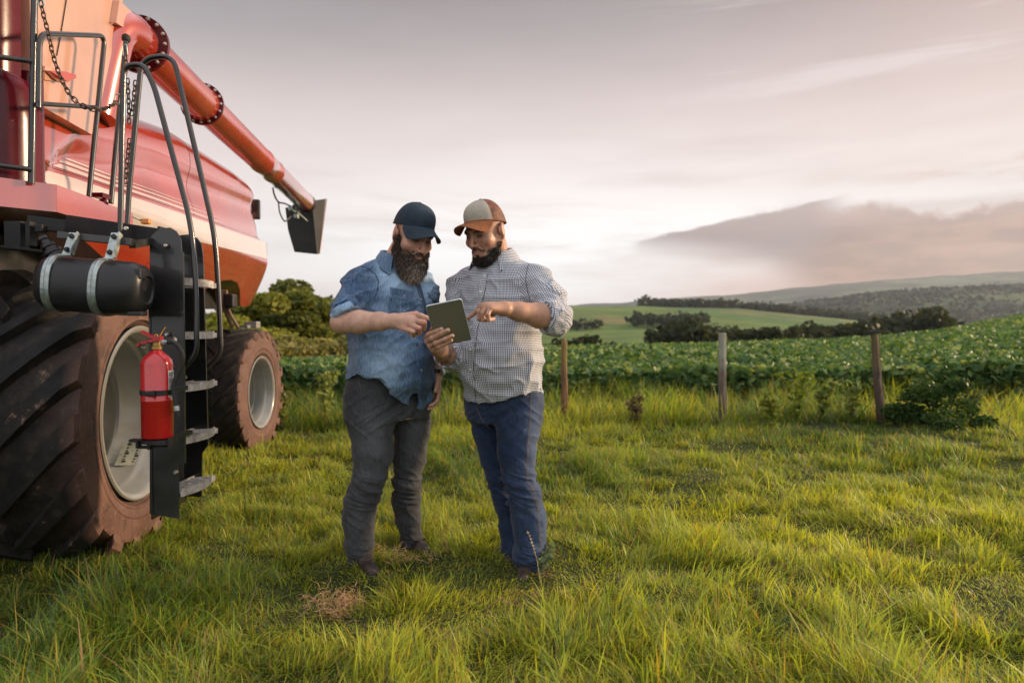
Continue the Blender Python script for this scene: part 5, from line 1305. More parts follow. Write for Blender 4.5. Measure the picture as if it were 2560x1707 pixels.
def local(c, R, k, V): return ((V-V3(c)) @ np.array(R))/k
def paint_skin(V, c, R, k, base, kind, extra=None):
    n = len(V); col = np.tile(V3(base), (n, 1)); L = local(c, R, k, V); x, y, z = np.abs(L[:, 0]), L[:, 1], L[:, 2]
    inh = (np.abs(L).max(1) < 0.16)
    def blend(mask, c2, amt):
        nonlocal col
        a = (np.clip(mask, 0, 1)*amt*inh)[:, None]; col = col*(1-a)+V3(c2)*a
    g = lambda cx, cy, cz, s: np.exp(-(((x-cx)**2+(y-cy)**2+(z-cz)**2)/s**2))
    red = V3(base)*np.array((1.12, 0.80, 0.72))
    blend(g(0, 0.108, -0.036, 0.018), red, 0.7); blend(g(0.045, 0.07, -0.035, 0.022), red, 0.5); blend(g(0.082, -0.01, 0, 0.03), red, 0.6)
    blend(np.exp(-((z+0.070)/0.010)**2)*np.exp(-(x/0.020)**4)*(y > 0.085), V3(base)*np.array((0.85, 0.60, 0.58)), 0.6)
    blend(g(0.031, 0.09, -0.004, 0.020), V3(base)*np.array((0.45, 0.36, 0.34)), 0.85)                # brim shade round the eyes, put into the skin colour
    blend(np.exp(-((z+0.0035)/0.0028)**2)*(x > 0.016)*(x < 0.047)*(y > 0.070), (0.02, 0.015, 0.012), 0.9)
    hairc = (0.045, 0.030, 0.022) if kind == 1 else (0.018, 0.014, 0.012)
    stub = V3(base)*0.62
    if kind == 1: blend(np.clip((y < 0.03)*(z > -0.05)*1.0, 0, 1)*(x > 0.055)*(y > -0.005)*np.clip((-z+0.02)/0.05, 0, 1), hairc, 0.6)
    blend(np.clip((0.02-y)/0.03, 0, 1)*np.clip((z-0.0)/0.02, 0, 1), stub, 0.55)                      # cropped hair at the temples
    blend(beard_mask(L, kind), hairc, 0.85)
    if extra is not None: col = extra(V, col)
    return col
def beard_mask(L, kind):
    x, y, z = np.abs(L[:, 0]), L[:, 1], L[:, 2]; ss = lambda v, a, b: np.clip((v-a)/(b-a), 0, 1)
    if kind == 1:
        jaw = ss(-z, 0.045, 0.062)*ss(x+ss(-z, 0.074, 0.085)*0.05, 0.026, 0.036)*ss(y, -0.01, 0.01)
        burn = ss(x, 0.055, 0.062)*ss(-z, 0.0, 0.03)*ss(y, -0.008, 0.004)*ss(0.038-y, 0, 0.012)
        mous = np.exp(-((z+0.0585-x*0.12)/0.0062)**2)*(x < 0.034)*(y > 0.07)
        return np.clip(np.maximum.reduce([jaw, burn*0.9, mous*0.9]), 0, 1)*(z > -0.14)
    jaw = ss(-z, 0.060, 0.078)*ss(x+ss(-z, 0.090, 0.100)*0.05, 0.034, 0.046)*ss(y, -0.012, 0.008)
    band = 0.75*ss(x, 0.052, 0.062)*ss(-z, 0.03, 0.065)*ss(y, -0.006, 0.006)*ss(0.040-y, 0, 0.014)
    chin = ss(-z, 0.088, 0.096)*(x < 0.04)*(y > 0.03)
    soul = (x < 0.008)*(np.abs(z+0.087) < 0.006)*(y > 0.07)
    mous = np.exp(-((z+0.0570+np.clip(x-0.015, 0, 1)*0.75)/0.0050)**2)*(x < 0.034)*(y > 0.065)
    return np.clip(np.maximum.reduce([jaw, band, chin, soul*0.9, mous]), 0, 1)*(z > -0.135)

def cloth_uv(V, arms, c, yaw, rad=0.20):
    th = np.arctan2(V[:, 0]-c[0], -(V[:, 1]-c[1]))-yaw; th = (th+math.pi) % (2*math.pi)-math.pi
    uv = np.stack([th*rad, V[:, 2], V[:, 2]*0], 1); best = np.full(len(V), 1e9)
    for (pts, rs) in arms:
        s = 0
        for i in range(len(pts)-1):
            a, b = V3(pts[i]), V3(pts[i+1]); ab = b-a; L = np.linalg.norm(ab); t = np.clip(((V-a) @ ab)/L**2, 0, 1); q = a+t[:, None]*ab; d = np.linalg.norm(V-q, axis=1)-(rs[i]+(rs[i+1]-rs[i])*t)
            e = ab/L; ref = np.array((0., 1, 0)) if abs(e[1]) < .9 else np.array((1., 0, 0)); u = np.cross(e, ref); u /= np.linalg.norm(u); w = np.cross(e, u)
            ang = np.arctan2((V-q) @ w, (V-q) @ u); m = (d < best) & (d < 0.012)
            tu = ((V-a) @ ab)/L**2; uv[m] = np.stack([ang*0.08, s+tu*L, t*0], 1)[m]; best = np.minimum(best, np.where(m, d, best)); s += L
    return uv

def folds(V, F, fn):
    N = normals(V, F); return V+N*fn(V, N)[:, None]
def ridge(q, seed, p=3): return (1-np.abs(fbm(q, seed, 2)))**p
def Dn(x, y, Y): return np.array(D(x, y, Y))
def collar(parent, c, front, mat, r0, r1, hgt_, drop, gap, tiltv, name='collar', point=0.03):
    c = Vector(c); f = Vector(front).normalized(); rt = f.cross(Vector((0, 0, 1))); up = Vector(tiltv).normalized(); mb = MB(); n = 44; prof = []
    for i in range(n+1):
        t = -1+2*i/n; a = math.pi-t*(math.pi-R_(gap)); d = f*math.cos(a)+rt*math.sin(a); fr = 0.5+0.5*math.cos(a)     # 1 at the front
        e = max(0, (abs(t)-0.72)/0.28)
        base = c+d*r0*1.02-up*(0.012+0.035*fr); top = c+d*(r0*0.98)+up*(hgt_-0.045*fr*1.0); roll = c+d*(r0+0.010)+up*(hgt_+0.004-0.045*fr)
        out = c+d*(r1+point*0.4*e)+up*(hgt_-drop-0.050*fr-point*e)
        mid = roll.lerp(out, 0.5)+d*0.006
        row = [base, top, roll, mid, out, out-d*0.003, mid-d*0.003]; mb.v += row; prof.append(len(row))
    m = 7
    for i in range(n):
        for k in range(m-1): mb.f.append((i*m+k, (i+1)*m+k, (i+1)*m+k+1, i*m+k+1))
    mb.f += [tuple(range(m)), tuple(n*m+k for k in range(m))]
    edge_ = [Vector(mb.v[i*m+4]) for i in range(n+1)]
    me = mb.mesh(name); V = np.array([v.co for v in me.vertices]); uvw = np.stack([np.arctan2(V[:, 0]-c.x, -(V[:, 1]-c.y))*r1, V[:, 2]*1.0, V[:, 2]*0], 1)
    a = me.attributes.new('uvw', 'FLOAT_VECTOR', 'POINT'); a.data.foreach_set('vector', uvw.astype(np.float32).ravel())
    a = me.attributes.new('fade_shade', 'FLOAT', 'POINT')
    o = link(name, me, mat, parent, True, 60); MB().tube(edge_, 0.0016, 5).build('collar_edge', M_den2 if mat == M_den else M_seam, parent, True); return o
def cloth_obj(name, V, F, mat, parent, uvw, fade_shade=None):
    return link(name, np_mesh(name, V, F, {'uvw': uvw, 'fade_shade': np.zeros(len(V)) if fade_shade is None else fade_shade}), mat, parent, True)
def give_uv(o, sc=1.0):
    me = o.data; n = len(me.vertices); co = np.zeros(n*3, np.float32); me.vertices.foreach_get('co', co); co = co.reshape(-1, 3); uv = np.stack([co[:, 0]+co[:, 1]*0.6, co[:, 2], co[:, 2]*0], 1)
    a = me.attributes.new('uvw', 'FLOAT_VECTOR', 'POINT'); a.data.foreach_set('vector', uv.ravel()); me.attributes.new('fade_shade', 'FLOAT', 'POINT'); return o
def shoe(parent, heel, toe, k=1.0):
    S = SDF(); h = V3(heel); t = V3(toe); d = (t-h)/np.linalg.norm(t-h); S.cone(h+(0, 0, 0.045), t+(0, 0, 0.038), 0.040, 0.036, 0.02); S.cone(h+(0, 0, 0.03), h+d*0.10+(0, 0, 0.055), 0.042, 0.042, 0.02); S.cone(h+(0, 0, 0.06), h+(0, 0, 0.11), 0.045, 0.042, 0.02)
    V, F = S.mesh(0.006); o = link('shoe', np_mesh('shoe', relax(V, F, 2), F), M_shoe, parent, True)
    sb = MB(); q = Vector((d[0], d[1], 0)); s = q.cross(Vector((0, 0, 1))); hh = Vector(h); tt = Vector(t); out = []
    for i in range(24):
        a = 2*math.pi*i/24; ca, sa = math.cos(a), math.sin(a); c0 = (hh+tt)/2; L = (tt-hh).length/2+0.042; out.append(c0+q*ca*L+s*sa*0.045*(1+0.12*ca)+Vector((0, 0, 0.012)))
    sb.prism(out, (0, 0, 0.022)); sb.build('sole', M_sock if False else M_rubber, o); return o
# ------------------------------------------------------------------ man in the denim shirt
def man_denim():
    root = empty('person', (D(890, 1330, 3.5).x, 3.5, 0)); tag(root, 'bearded man in a navy cap, faded denim shirt and charcoal jeans, pointing at the tablet', 'person')
    R = head_frame(38, 24, -4); hc = D(949, 539, 3.42); k = 1.14
    # arms
    sh = Dn(826, 646, 3.40); el = np.array(P(853, 806, 3.22)); wr = np.array(P(985, 803, 3.10))
    sl = Dn(968, 655, 3.60); el2 = Dn(1002, 775, 3.66); wr2 = Dn(1003, 866, 3.56)
    S = SDF(); head_sdf(S, hc, R, k, {'w': 1.02, 'nose': 1.12})
    nb = Dn(905, 612, 3.50); S.cone(nb, Dn(930, 560, 3.45), 0.066, 0.060, 0.03)
    S.stack([D(0, y, 3.5).z for y in (960, 900, 800, 700, 650, 620)], [Dn(x, y, 3.5)[:2] for x, y in ((895, 960), (896, 900), (899, 800), (899, 700), (896, 650), (896, 620))], [.15, .17, .17, .17, .15, .11], [.11, .12, .13, .12, .10, .07], 0.5, 0.04)
    S.chain([sh, el], [0.052, 0.046], 0.03)
    S.chain([el, el+(wr-el)*0.35, el+(wr-el)*0.75, wr], [0.050, 0.053, 0.041, 0.033], 0.02)
    S.chain([sl, el2, el2+(wr2-el2)*0.4, wr2], [0.05, 0.044, 0.046, 0.031], 0.03)
    ls = (([Dn(845, 920, 3.47), Dn(853, 970, 3.45), Dn(857, 1037, 3.42), Dn(847, 1105, 3.40), Dn(831, 1147, 3.42), Dn(824, 1187, 3.44), Dn(826, 1250, 3.43), Dn(829, 1300, 3.42)], [.116, .118, .100, .085, .085, .083, .070, .060], 1310, 3.42),
                     ([Dn(940, 915, 3.57), Dn(947, 980, 3.59), Dn(941, 1050, 3.59), Dn(934, 1110, 3.58), Dn(933, 1150, 3.60), Dn(938, 1195, 3.62), Dn(946, 1240, 3.65), Dn(949, 1263, 3.65)], [.106, .096, .086, .076, .074, .065, .055, .052], 1270, 3.65))
    for pts, rs, ye, Y in ls:
        S.chain(pts, [q*0.52 for q in rs], 0.02); S.cone(pts[-1], pts[-1]+V3((0.0, -0.02, -0.06)), 0.035, 0.035); S.cone(pts[-1]+V3((0.0, -0.02, -0.05)), pts[-1]+V3((0.01, -0.12, -0.07)), 0.032, 0.026)
    # pointing right hand: back of the hand to the camera, curled fingers below the index finger
    q = lambda x, y, Y: np.array(P(x, y, Y))
    kn = [q(1040, 786, 3.035), q(1036, 800, 3.015), q(1027, 812, 3.01), q(1015, 822, 3.02)]
    for i, m in enumerate(kn): S.cone(wr+(0, 0, 0.010-0.006*i), m, 0.024-0.001*i, 0.0155, 0.014)
    S.cone(wr, (kn[1]+kn[2])/2, 0.030, 0.021, 0.012)
    fingers(S, [([kn[0], q(1052, 789, 3.0), q(1065, 794, 3.0), q(1078, 799, 3.0)], 0.0125, 0.0092),
                ([kn[1], q(1060, 806, 2.985), q(1061, 822, 3.02), q(1046, 822, 3.05)], 0.0128, 0.0095),
                ([kn[2], q(1048, 820, 2.98), q(1049, 834, 3.02), q(1036, 832, 3.05)], 0.0122, 0.0092),
                ([kn[3], q(1033, 829, 2.985), q(1034, 839, 3.02), q(1024, 834, 3.05)], 0.0110, 0.0085),
                ([wr+(0.02, 0.03, 0.01), q(1020, 793, 3.09), q(1040, 796, 3.08), q(1054, 806, 3.07)], 0.0150, 0.0100)])
    Y2 = V3((0.10, -0.25, -1)); Y2 /= np.linalg.norm(Y2); X2 = V3((0.35, -0.93, 0.2)); X2 -= Y2*(X2 @ Y2); X2 /= np.linalg.norm(X2); generic_hand(S, wr2, X2, Y2, np.cross(X2, Y2)*1.0, 1.02, (18, 32, 22))
    V, F = S.mesh(0.0032); V = relax(V, F, 1, 0.4)
    def arm_tone(V, col): return col
    base = (0.58, 0.355, 0.265)
    col = paint_skin(V, hc, R, k, base, 1)
    kd = np.min([np.linalg.norm(V-m, axis=1) for m in kn+[q(1060, 808, 2.985), q(1048, 821, 2.98)]], 0); col = np.where((kd < 0.018)[:, None], col*np.array((1.05, 0.86, 0.80)), col)
    link('body', np_mesh('body', V, F, {'skin': col}), M_skin, root, True)
    cap(root, hc, R, k, 'navy', 0)
    # beard: dense mass with curly strands
    r = np.random.default_rng(5); B = SDF(); B.frame(hc, R, k)
    B.ell((0, 0.066, -0.118), (0.050, 0.040, 0.045), k=0.02); B.ell((0, 0.070, -0.143), (0.043, 0.032, 0.040), k=0.03)
    for s in (-1, 1):
        B.cone((s*0.068, 0.010, -0.020), (s*0.064, 0.018, -0.070), 0.010, 0.018, 0.02); B.cone((s*0.064, 0.018, -0.070), (s*0.040, 0.058, -0.112), 0.018, 0.026, 0.02)
        B.cone((s*0.006, 0.099, -0.0575), (s*0.030, 0.082, -0.070), 0.0048, 0.0046, 0.004); B.cone((s*0.032, 0.080, -0.072), (s*0.034, 0.072, -0.098), 0.0085, 0.012, 0.01)
    B.frame()
    Vb, Fb = B.mesh(0.0045); Nb = normals(Vb, Fb); nn = fbm(Vb*90, 3, 3); Vb = Vb+Nb*(nn*0.004)[:, None]
    Lb = local(hc, R, k, Vb); tb = np.tile(np.array((0.030, 0.019, 0.014)), (len(Vb), 1))
    i = r.integers(0, len(Vb), 15000); Li = Lb[i]; p = Vb[i]; ok = ~((Li[:, 2] > -0.066) & (np.abs(Li[:, 0]) < 0.05)) | (r.random(len(i)) < 0.25); i = i[ok]; Li = Lb[i]; p = Vb[i]
    dloc = np.stack([Li[:, 0]*3.0, 0.10+0*Li[:, 0], -0.55-0.5*(Li[:, 2] < -0.1)], 1)+r.normal(0, 0.22, (len(i), 3)); dw = dloc @ np.array(R).T+Nb[i]*0.5
    low = np.clip((-Li[:, 2]-0.06)/0.08, 0, 1); Ls = (0.010+0.030*low*r.random(len(i)))*k
    grey = np.clip(low*1.15+r.normal(0, 0.3, len(i)), 0, 1)[:, None]*np.exp(-(Li[:, 0]/0.035)**2)[:, None]
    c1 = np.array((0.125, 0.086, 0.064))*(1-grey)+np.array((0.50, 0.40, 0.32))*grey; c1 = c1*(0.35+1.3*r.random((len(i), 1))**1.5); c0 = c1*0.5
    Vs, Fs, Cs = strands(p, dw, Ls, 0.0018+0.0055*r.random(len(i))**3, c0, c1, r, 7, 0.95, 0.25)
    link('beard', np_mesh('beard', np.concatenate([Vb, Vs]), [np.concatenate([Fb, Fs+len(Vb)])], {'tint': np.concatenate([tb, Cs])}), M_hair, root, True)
    # eyebrows (short strands)
    n = 260; s = np.where(r.random(n) < .5, -1, 1); u = r.random(n); lp = np.stack([s*(0.014+0.034*u), 0.0985-0.022*u**1.5, 0.016+0.004*np.sin(u*3)+r.normal(0, .0012, n)], 1); pw = V3(hc)+(lp*k) @ np.array(R).T
    dl = np.stack([s*1.0, 0*u, 0.25-0.3*u], 1) @ np.array(R).T
    Vs, Fs, Cs = strands(pw, dl+r.normal(0, .1, (n, 3)), np.full(n, 0.009), np.full(n, 0.0011), np.tile((0.05, 0.03, 0.02), (n, 1)), np.tile((0.08, 0.05, 0.03), (n, 1)), r, 3, 0.1, 0.1)
    for q_ in (-1, 1):
        sel = np.repeat(s == q_, 8); remap = np.cumsum(sel)-1; fm = sel[Fs[:, 0]]
        link('eyebrow', np_mesh('eyebrow', Vs[sel], [remap[Fs[fm]]], {'tint': Cs[sel]}), M_hair, root, True)
    # ---------------- shirt
    T = SDF(); yw = 0.42
    ys = [965, 940, 900, 860, 810, 760, 710, 670, 640, 618, 604]; cx = [893, 894, 897, 898, 899, 900, 900, 897, 892, 893, 900]; hw = [99, 101, 104, 106, 106, 104, 101, 98, 90, 70, 46]; dp = [.15, .155, .160, .168, .172, .165, .158, .150, .130, .105, .085]
    T.stack([D(0, y, 3.5).z for y in ys], [Dn(x, y, 3.5)[:2] for x, y in zip(cx, ys)], [M(h, 3.5)*0.93 for h in hw], dp, yw, 0.02)
    Rs = [sh, sh+(el-sh)*0.5, el+(0, 0, 0.015)]; cutp = np.array(P(876, 777, 3.22)); cn = V3((0.50, -0.15, -0.85)); cn /= np.linalg.norm(cn)
    T.chain([Dn(850, 630, 3.43), sh, sh+(el-sh)*0.5, el+V3((0.016, 0.0, 0.0))], [0.070, 0.074, 0.070, 0.062], 0.035, cut=(cutp, cn))
    T.cone(el+V3((0.020, 0, 0.060)), el+V3((0.030, 0, 0.0)), 0.070, 0.066, 0.004, cut=(cutp+cn*0.004, cn))   # rolled cuff
    T.chain([Dn(945, 640, 3.58), sl, el2, el2+(wr2-el2)*0.25], [0.07, 0.072, 0.064, 0.060], 0.03)
    T.ell(Dn(905, 850, 3.40), (0.17, 0.13, 0.16), k=0.08)
    zz = lambda y: D(0, y, 3.45).z
    def hem(P_, d):
        px = 1280+P_[:, 0]*FPX/P_[:, 1]; dx = px/K
        yh = np.interp(dx, [782, 790, 819, 873, 891, 909, 934, 950, 957, 961, 970, 985, 1000, 1010], [886, 880, 857, 866, 880, 911, 931, 908, 905, 938, 943, 926, 903, 872])
        zb = H+(816-yh*K)*3.40/FPX
        arm = np.linalg.norm(P_-el, axis=1) < 0.16
        return np.where(arm, d, np.maximum(d, (zb-P_[:, 2])*0.8))
    Vt, Ft = T.mesh(0.0045, post=hem); Vt = relax(Vt, Ft, 2)
    def fold_shirt(V, N):
        px = (1280+V[:, 0]*FPX/V[:, 1])/K; z = V[:, 2]
        q = np.stack([V[:, 0]*5+z*6, V[:, 1]*5, z*9-V[:, 0]*7], 1); a = (ridge(q, 4)-0.5)*0.018
        q2 = np.stack([V[:, 0]*3, V[:, 1]*3, z*13], 1); b = (ridge(q2, 14)-0.35)
        da = np.linalg.norm(V-(el+(0, 0, 0.05)), axis=1); w = np.exp(-(da/0.11)**2)
        u2 = np.stack([(V[:, 0]-el[0])*16+z*10, V[:, 1]*8, (z-el[2])*34-(V[:, 0]-el[0])*14], 1); ar = (ridge(u2, 24, 2)-0.62)*0.018*w
        hemw = np.clip((H+0.02-z)/0.25, 0, 1)
        hang = (ridge(np.stack([V[:, 0]*16, V[:, 1]*8, z*2.5], 1), 34)-0.5)*0.012*hemw
        return a+(b-0.1)*0.012+ar*1.05+hang
    Vt = folds(Vt, Ft, fold_shirt)
    arms = [([sh, el], [0.084, 0.078]), ([sl, el2], [.07, .064])]
    uvw = cloth_uv(Vt, arms, Dn(898, 760, 3.5), yw)
    px = 1280+Vt[:, 0]*FPX/Vt[:, 1]; py = 816-(Vt[:, 2]-H)*FPX/Vt[:, 1]; gg = lambda x, y, sx, sy: np.exp(-((px-x)/sx)**2-((py-y)/sy)**2)
    fade_shade = 0.75*gg(985, 690, 42, 48)+0.65*gg(1070, 720, 24, 40)+0.50*gg(960, 905, 55, 55)+0.35*gg(1000, 790, 45, 30)+0.25*gg(905, 800, 30, 30)-0.45*gg(1085, 830, 30, 90)-0.2*gg(1060, 940, 40, 60)-0.18*gg(880, 720, 40, 50)
    dc = np.abs((Vt-cutp) @ cn); na = np.linalg.norm(Vt-el, axis=1) < 0.12; fade_shade = fade_shade+0.55*((dc < 0.030) & na)-0.35*((dc > 0.030) & (dc < 0.042) & na)  # pale cuff; the dark band above it is fold shade put into the tone
    shirt = cloth_obj('shirt', Vt, Ft, M_den, root, uvw, fade_shade)
    bv = bvh_of(Vt, Ft)
    C6 = lambda x, y: (820+x/4.125, 480+y/4.125)           # pixels of an enlarged view
    collar(shirt, Dn(912, 600, 3.475), Vector((0.75, -0.65, 0)), M_den, 0.076, 0.116, 0.058, 0.066, 52, (0.10, -0.05, 1))
    give_uv(patch('placket', [C6(900, 925), C6(930, 1040), C6(965, 1150), C6(990, 1300), C6(1000, 1500), (1060, 900), (1052, 1000)], [C6(940, 935), C6(975, 1040), C6(1005, 1150), C6(1030, 1300), C6(1045, 1500), (1075, 900), (1066, 1000)], bv, 0.003, M_den2, shirt, 5, 60))
    give_uv(patch('pocket_flap', [C6(640, 985), C6(645, 1040), C6(680, 1085), C6(740, 1105)], [C6(885, 1030), C6(885, 1085), C6(870, 1105), C6(810, 1112)], bv, 0.004, M_den, shirt, 16, 10))
    give_uv(patch('pocket', [C6(630, 1090), C6(624, 1250), C6(650, 1290)], [C6(880, 1110), C6(890, 1270), C6(870, 1300)], bv, 0.002, M_den, shirt, 14, 10))
    give_uv(patch('pocket_flap', [C6(1022, 1036), C6(1040, 1080), C6(1070, 1110)], [C6(1085, 1080), C6(1115, 1130), C6(1118, 1142)], bv, 0.005, M_den, shirt, 8, 8))
    seam('stitching', [C6(640, 985), C6(760, 1000), C6(885, 1030), C6(885, 1085), C6(860, 1108), C6(740, 1100), C6(675, 1078), C6(645, 1030), C6(640, 985)], bv, 0.0010, M_stl, shirt, 0.005, 60, 0.6)
    seam('stitching', [C6(340, 765), C6(420, 790), C6(490, 850), C6(520, 920), C6(510, 1010), C6(480, 1090)], bv, 0.0022, M_den2, shirt, 0.001, 30)
    seam('stitching', [C6(905, 930), C6(945, 1060), C6(975, 1180), C6(995, 1350)], bv, 0.0012, M_stl, shirt, 0.004, 40, 0.6)
    seam('stitching', [(872, 935), (905, 925), (945, 932), (975, 962), (1000, 995), (1018, 1003)], bv, 0.0013, M_stl, shirt, 0.0008, 40, 0.6)
    seam('stitching', [C6(745, 1115), C6(742, 1250)], bv, 0.0012, M_stl, shirt, 0.002, 20)
    for (x, y) in (C6(785, 1075), C6(952, 1110), (1046, 862), (1052, 925)):
        p, n = hit(bv, x, y)
        if p: MB().lathe([(0, 0.0048), (0.004, 0.0042), (0.005, 0.0001)], n=12, c=p+n*0.004, ax=(n, n.orthogonal().normalized(), n.cross(n.orthogonal().normalized()))).build('button', M_bolt, shirt, True)
    # ---------------- jeans
    J = SDF()
    for pts, rs, ye, Y in ls: J.chain(pts, [q*0.96 for q in rs], 0.03)
    J.stack([D(0, y, 3.5).z for y in (960, 930, 900, 870, 850)], [Dn(x, y, 3.51)[:2] for x, y in ((890, 960), (890, 930), (892, 900), (895, 870), (896, 850))], [M(h, 3.5) for h in (94, 97, 98, 96, 92)], [.14, .145, .145, .14, .135], yw, 0.04)
    def jcut(P_, d):
        left = np.linalg.norm(P_[:, :2]-ls[1][0][-1][:2], axis=1) < np.linalg.norm(P_[:, :2]-ls[0][0][-1][:2], axis=1)
        zc = np.where(left, D(0, 1270, 3.65).z, D(0, 1310, 3.42).z); return np.maximum(d, zc-P_[:, 2])
    Vj, Fj = J.mesh(0.0045, post=jcut); Vj = relax(Vj, Fj, 2); fj = jean_folds(ls, 3); Vj = folds(Vj, Fj, fj)
    uvw = cloth_uv(Vj, [(p, r) for p, r, _, _ in ls], Dn(890, 930, 3.5), yw); py = 816-(Vj[:, 2]-H)*FPX/Vj[:, 1]; px = 1280+Vj[:, 0]*FPX/Vj[:, 1]
    fade_shade = 0.25*np.exp(-((px-930)/40)**2-((py-1100)/90)**2)+0.22*np.exp(-((px-890)/30)**2-((py-1290)/60)**2)+0.2*np.exp(-((px-1035)/30)**2-((py-1080)/80)**2)
    jeans = cloth_obj('jeans', Vj, Fj, M_gj, root, uvw, fade_shade); bj = bvh_of(Vj, Fj)
    C8 = lambda x, y: (820+x/2.45, 860+y/2.45)
    seam('stitching', [C8(190, 215), C8(205, 330), C8(212, 470), C8(215, 600), C8(200, 740), C8(175, 830), C8(140, 930), C8(122, 1040), C8(130, 1180), C8(150, 1330)], bj, 0.0013, M_stg, jeans, 0.0006, 110, 0.6)
    seam('stitching', [C8(445, 520), C8(445, 700), C8(455, 850), C8(480, 980), C8(510, 1080), C8(520, 1230)], bj, 0.0011, M_stg, jeans, 0.0006, 60, 0.6)
    seam('stitching', [C8(190, 245), C8(260, 262), C8(330, 262), C8(390, 258)], bj, 0.0013, M_stg, jeans, 0.0008, 40, 0.6)
    seam('stitching', [C8(182, 190), C8(184, 230), C8(200, 262)], bj, 0.0016, M_stg, jeans, 0.0008, 12)
    seam('stitching', [C8(118, 250), C8(122, 340), C8(130, 440)], bj, 0.0013, M_stg, jeans, 0.0008, 20, 0.6)
    give_uv(patch('belt_loop', [C8(212, 190), C8(214, 240)], [C8(236, 190), C8(238, 240)], bj, 0.004, M_gj, jeans, 3, 5))
    give_uv(patch('fly', [C8(525, 330), C8(520, 400), C8(500, 450)], [C8(550, 330), C8(545, 400), C8(520, 450)], bj, 0.003, M_gj, jeans, 3, 8))
    # shoes, sock, watch
    shoe(root, (D(828, 1325, 3.46).x, 3.47, 0.0), (D(858, 1335, 3.30).x, 3.28, 0.0)); shoe(root, (D(950, 1275, 3.68).x, 3.68, 0.0), (D(982, 1290, 3.55).x, 3.52, 0.0))
    a = Dn(838, 1308, 3.42); MB().tube([Vector(a+(0, 0, -0.04)), Vector(a+(0.012, 0, 0.015))], 0.048, 16).build('sock', M_sock, root, True)
    ax = Vector(wr2-el2).normalized(); o = ax.orthogonal().normalized(); w0 = Vector(wr2)-ax*0.02
    wb = MB().lathe([(-0.011, 0.034), (-0.011, 0.037), (0.011, 0.037), (0.011, 0.034)], n=24, c=w0, ax=(ax, o, ax.cross(o))).build('watch', M_plast, root, True, 40)
    d = Vector((0.85, -0.5, 0)); d = (d-ax*d.dot(ax)).normalized(); MB().lathe([(0.030, 0.019), (0.043, 0.019), (0.045, 0.016), (0.045, 0.0001)], n=20, c=w0, ax=(d, ax, d.cross(ax))).build('watch_case', M_galv, wb, True, 40)
    adopt(root); return root
def jean_folds(ls, seed):
    def fn(V, N):
        out = np.zeros(len(V))
        z = V[:, 2]; out += (ridge(np.stack([V[:, 0]*9, V[:, 1]*9, z*16+V[:, 0]*12], 1), seed)-0.5)*0.0065
        for pts, rs, ye, Y in ls:
            kn = pts[3]*0.6+pts[4]*0.4; an = pts[-1]; cr = pts[0]
            near = np.exp(-((V[:, 0]-kn[0])/0.13)**2*0.8)
            wk = np.exp(-((z-kn[2])/0.085)**2)*near; wa = np.exp(-((z-an[2]-0.01)/0.10)**2)*np.exp(-(((V[:, 0]-an[0])/0.12)**2)); wc = np.exp(-((z-cr[2]+0.06)/0.10)**2)*np.exp(-(((V[:, 0]-cr[0])/0.13)**2))
            rk = ridge(np.stack([V[:, 0]*5+z*5, V[:, 1]*5, z*30+V[:, 0]*7], 1), seed+7, 2)-0.66
            ra = ridge(np.stack([V[:, 0]*6, V[:, 1]*6, z*44+V[:, 0]*9], 1), seed+9, 2)-0.66
            rc = ridge(np.stack([V[:, 0]*4, V[:, 1]*4, z*22-V[:, 0]*14], 1), seed+11, 2)-0.66
            out += wk*rk*0.020+wa*ra*0.022+wc*rc*0.013
        return out
    return fn
MAN1 = man_denim()
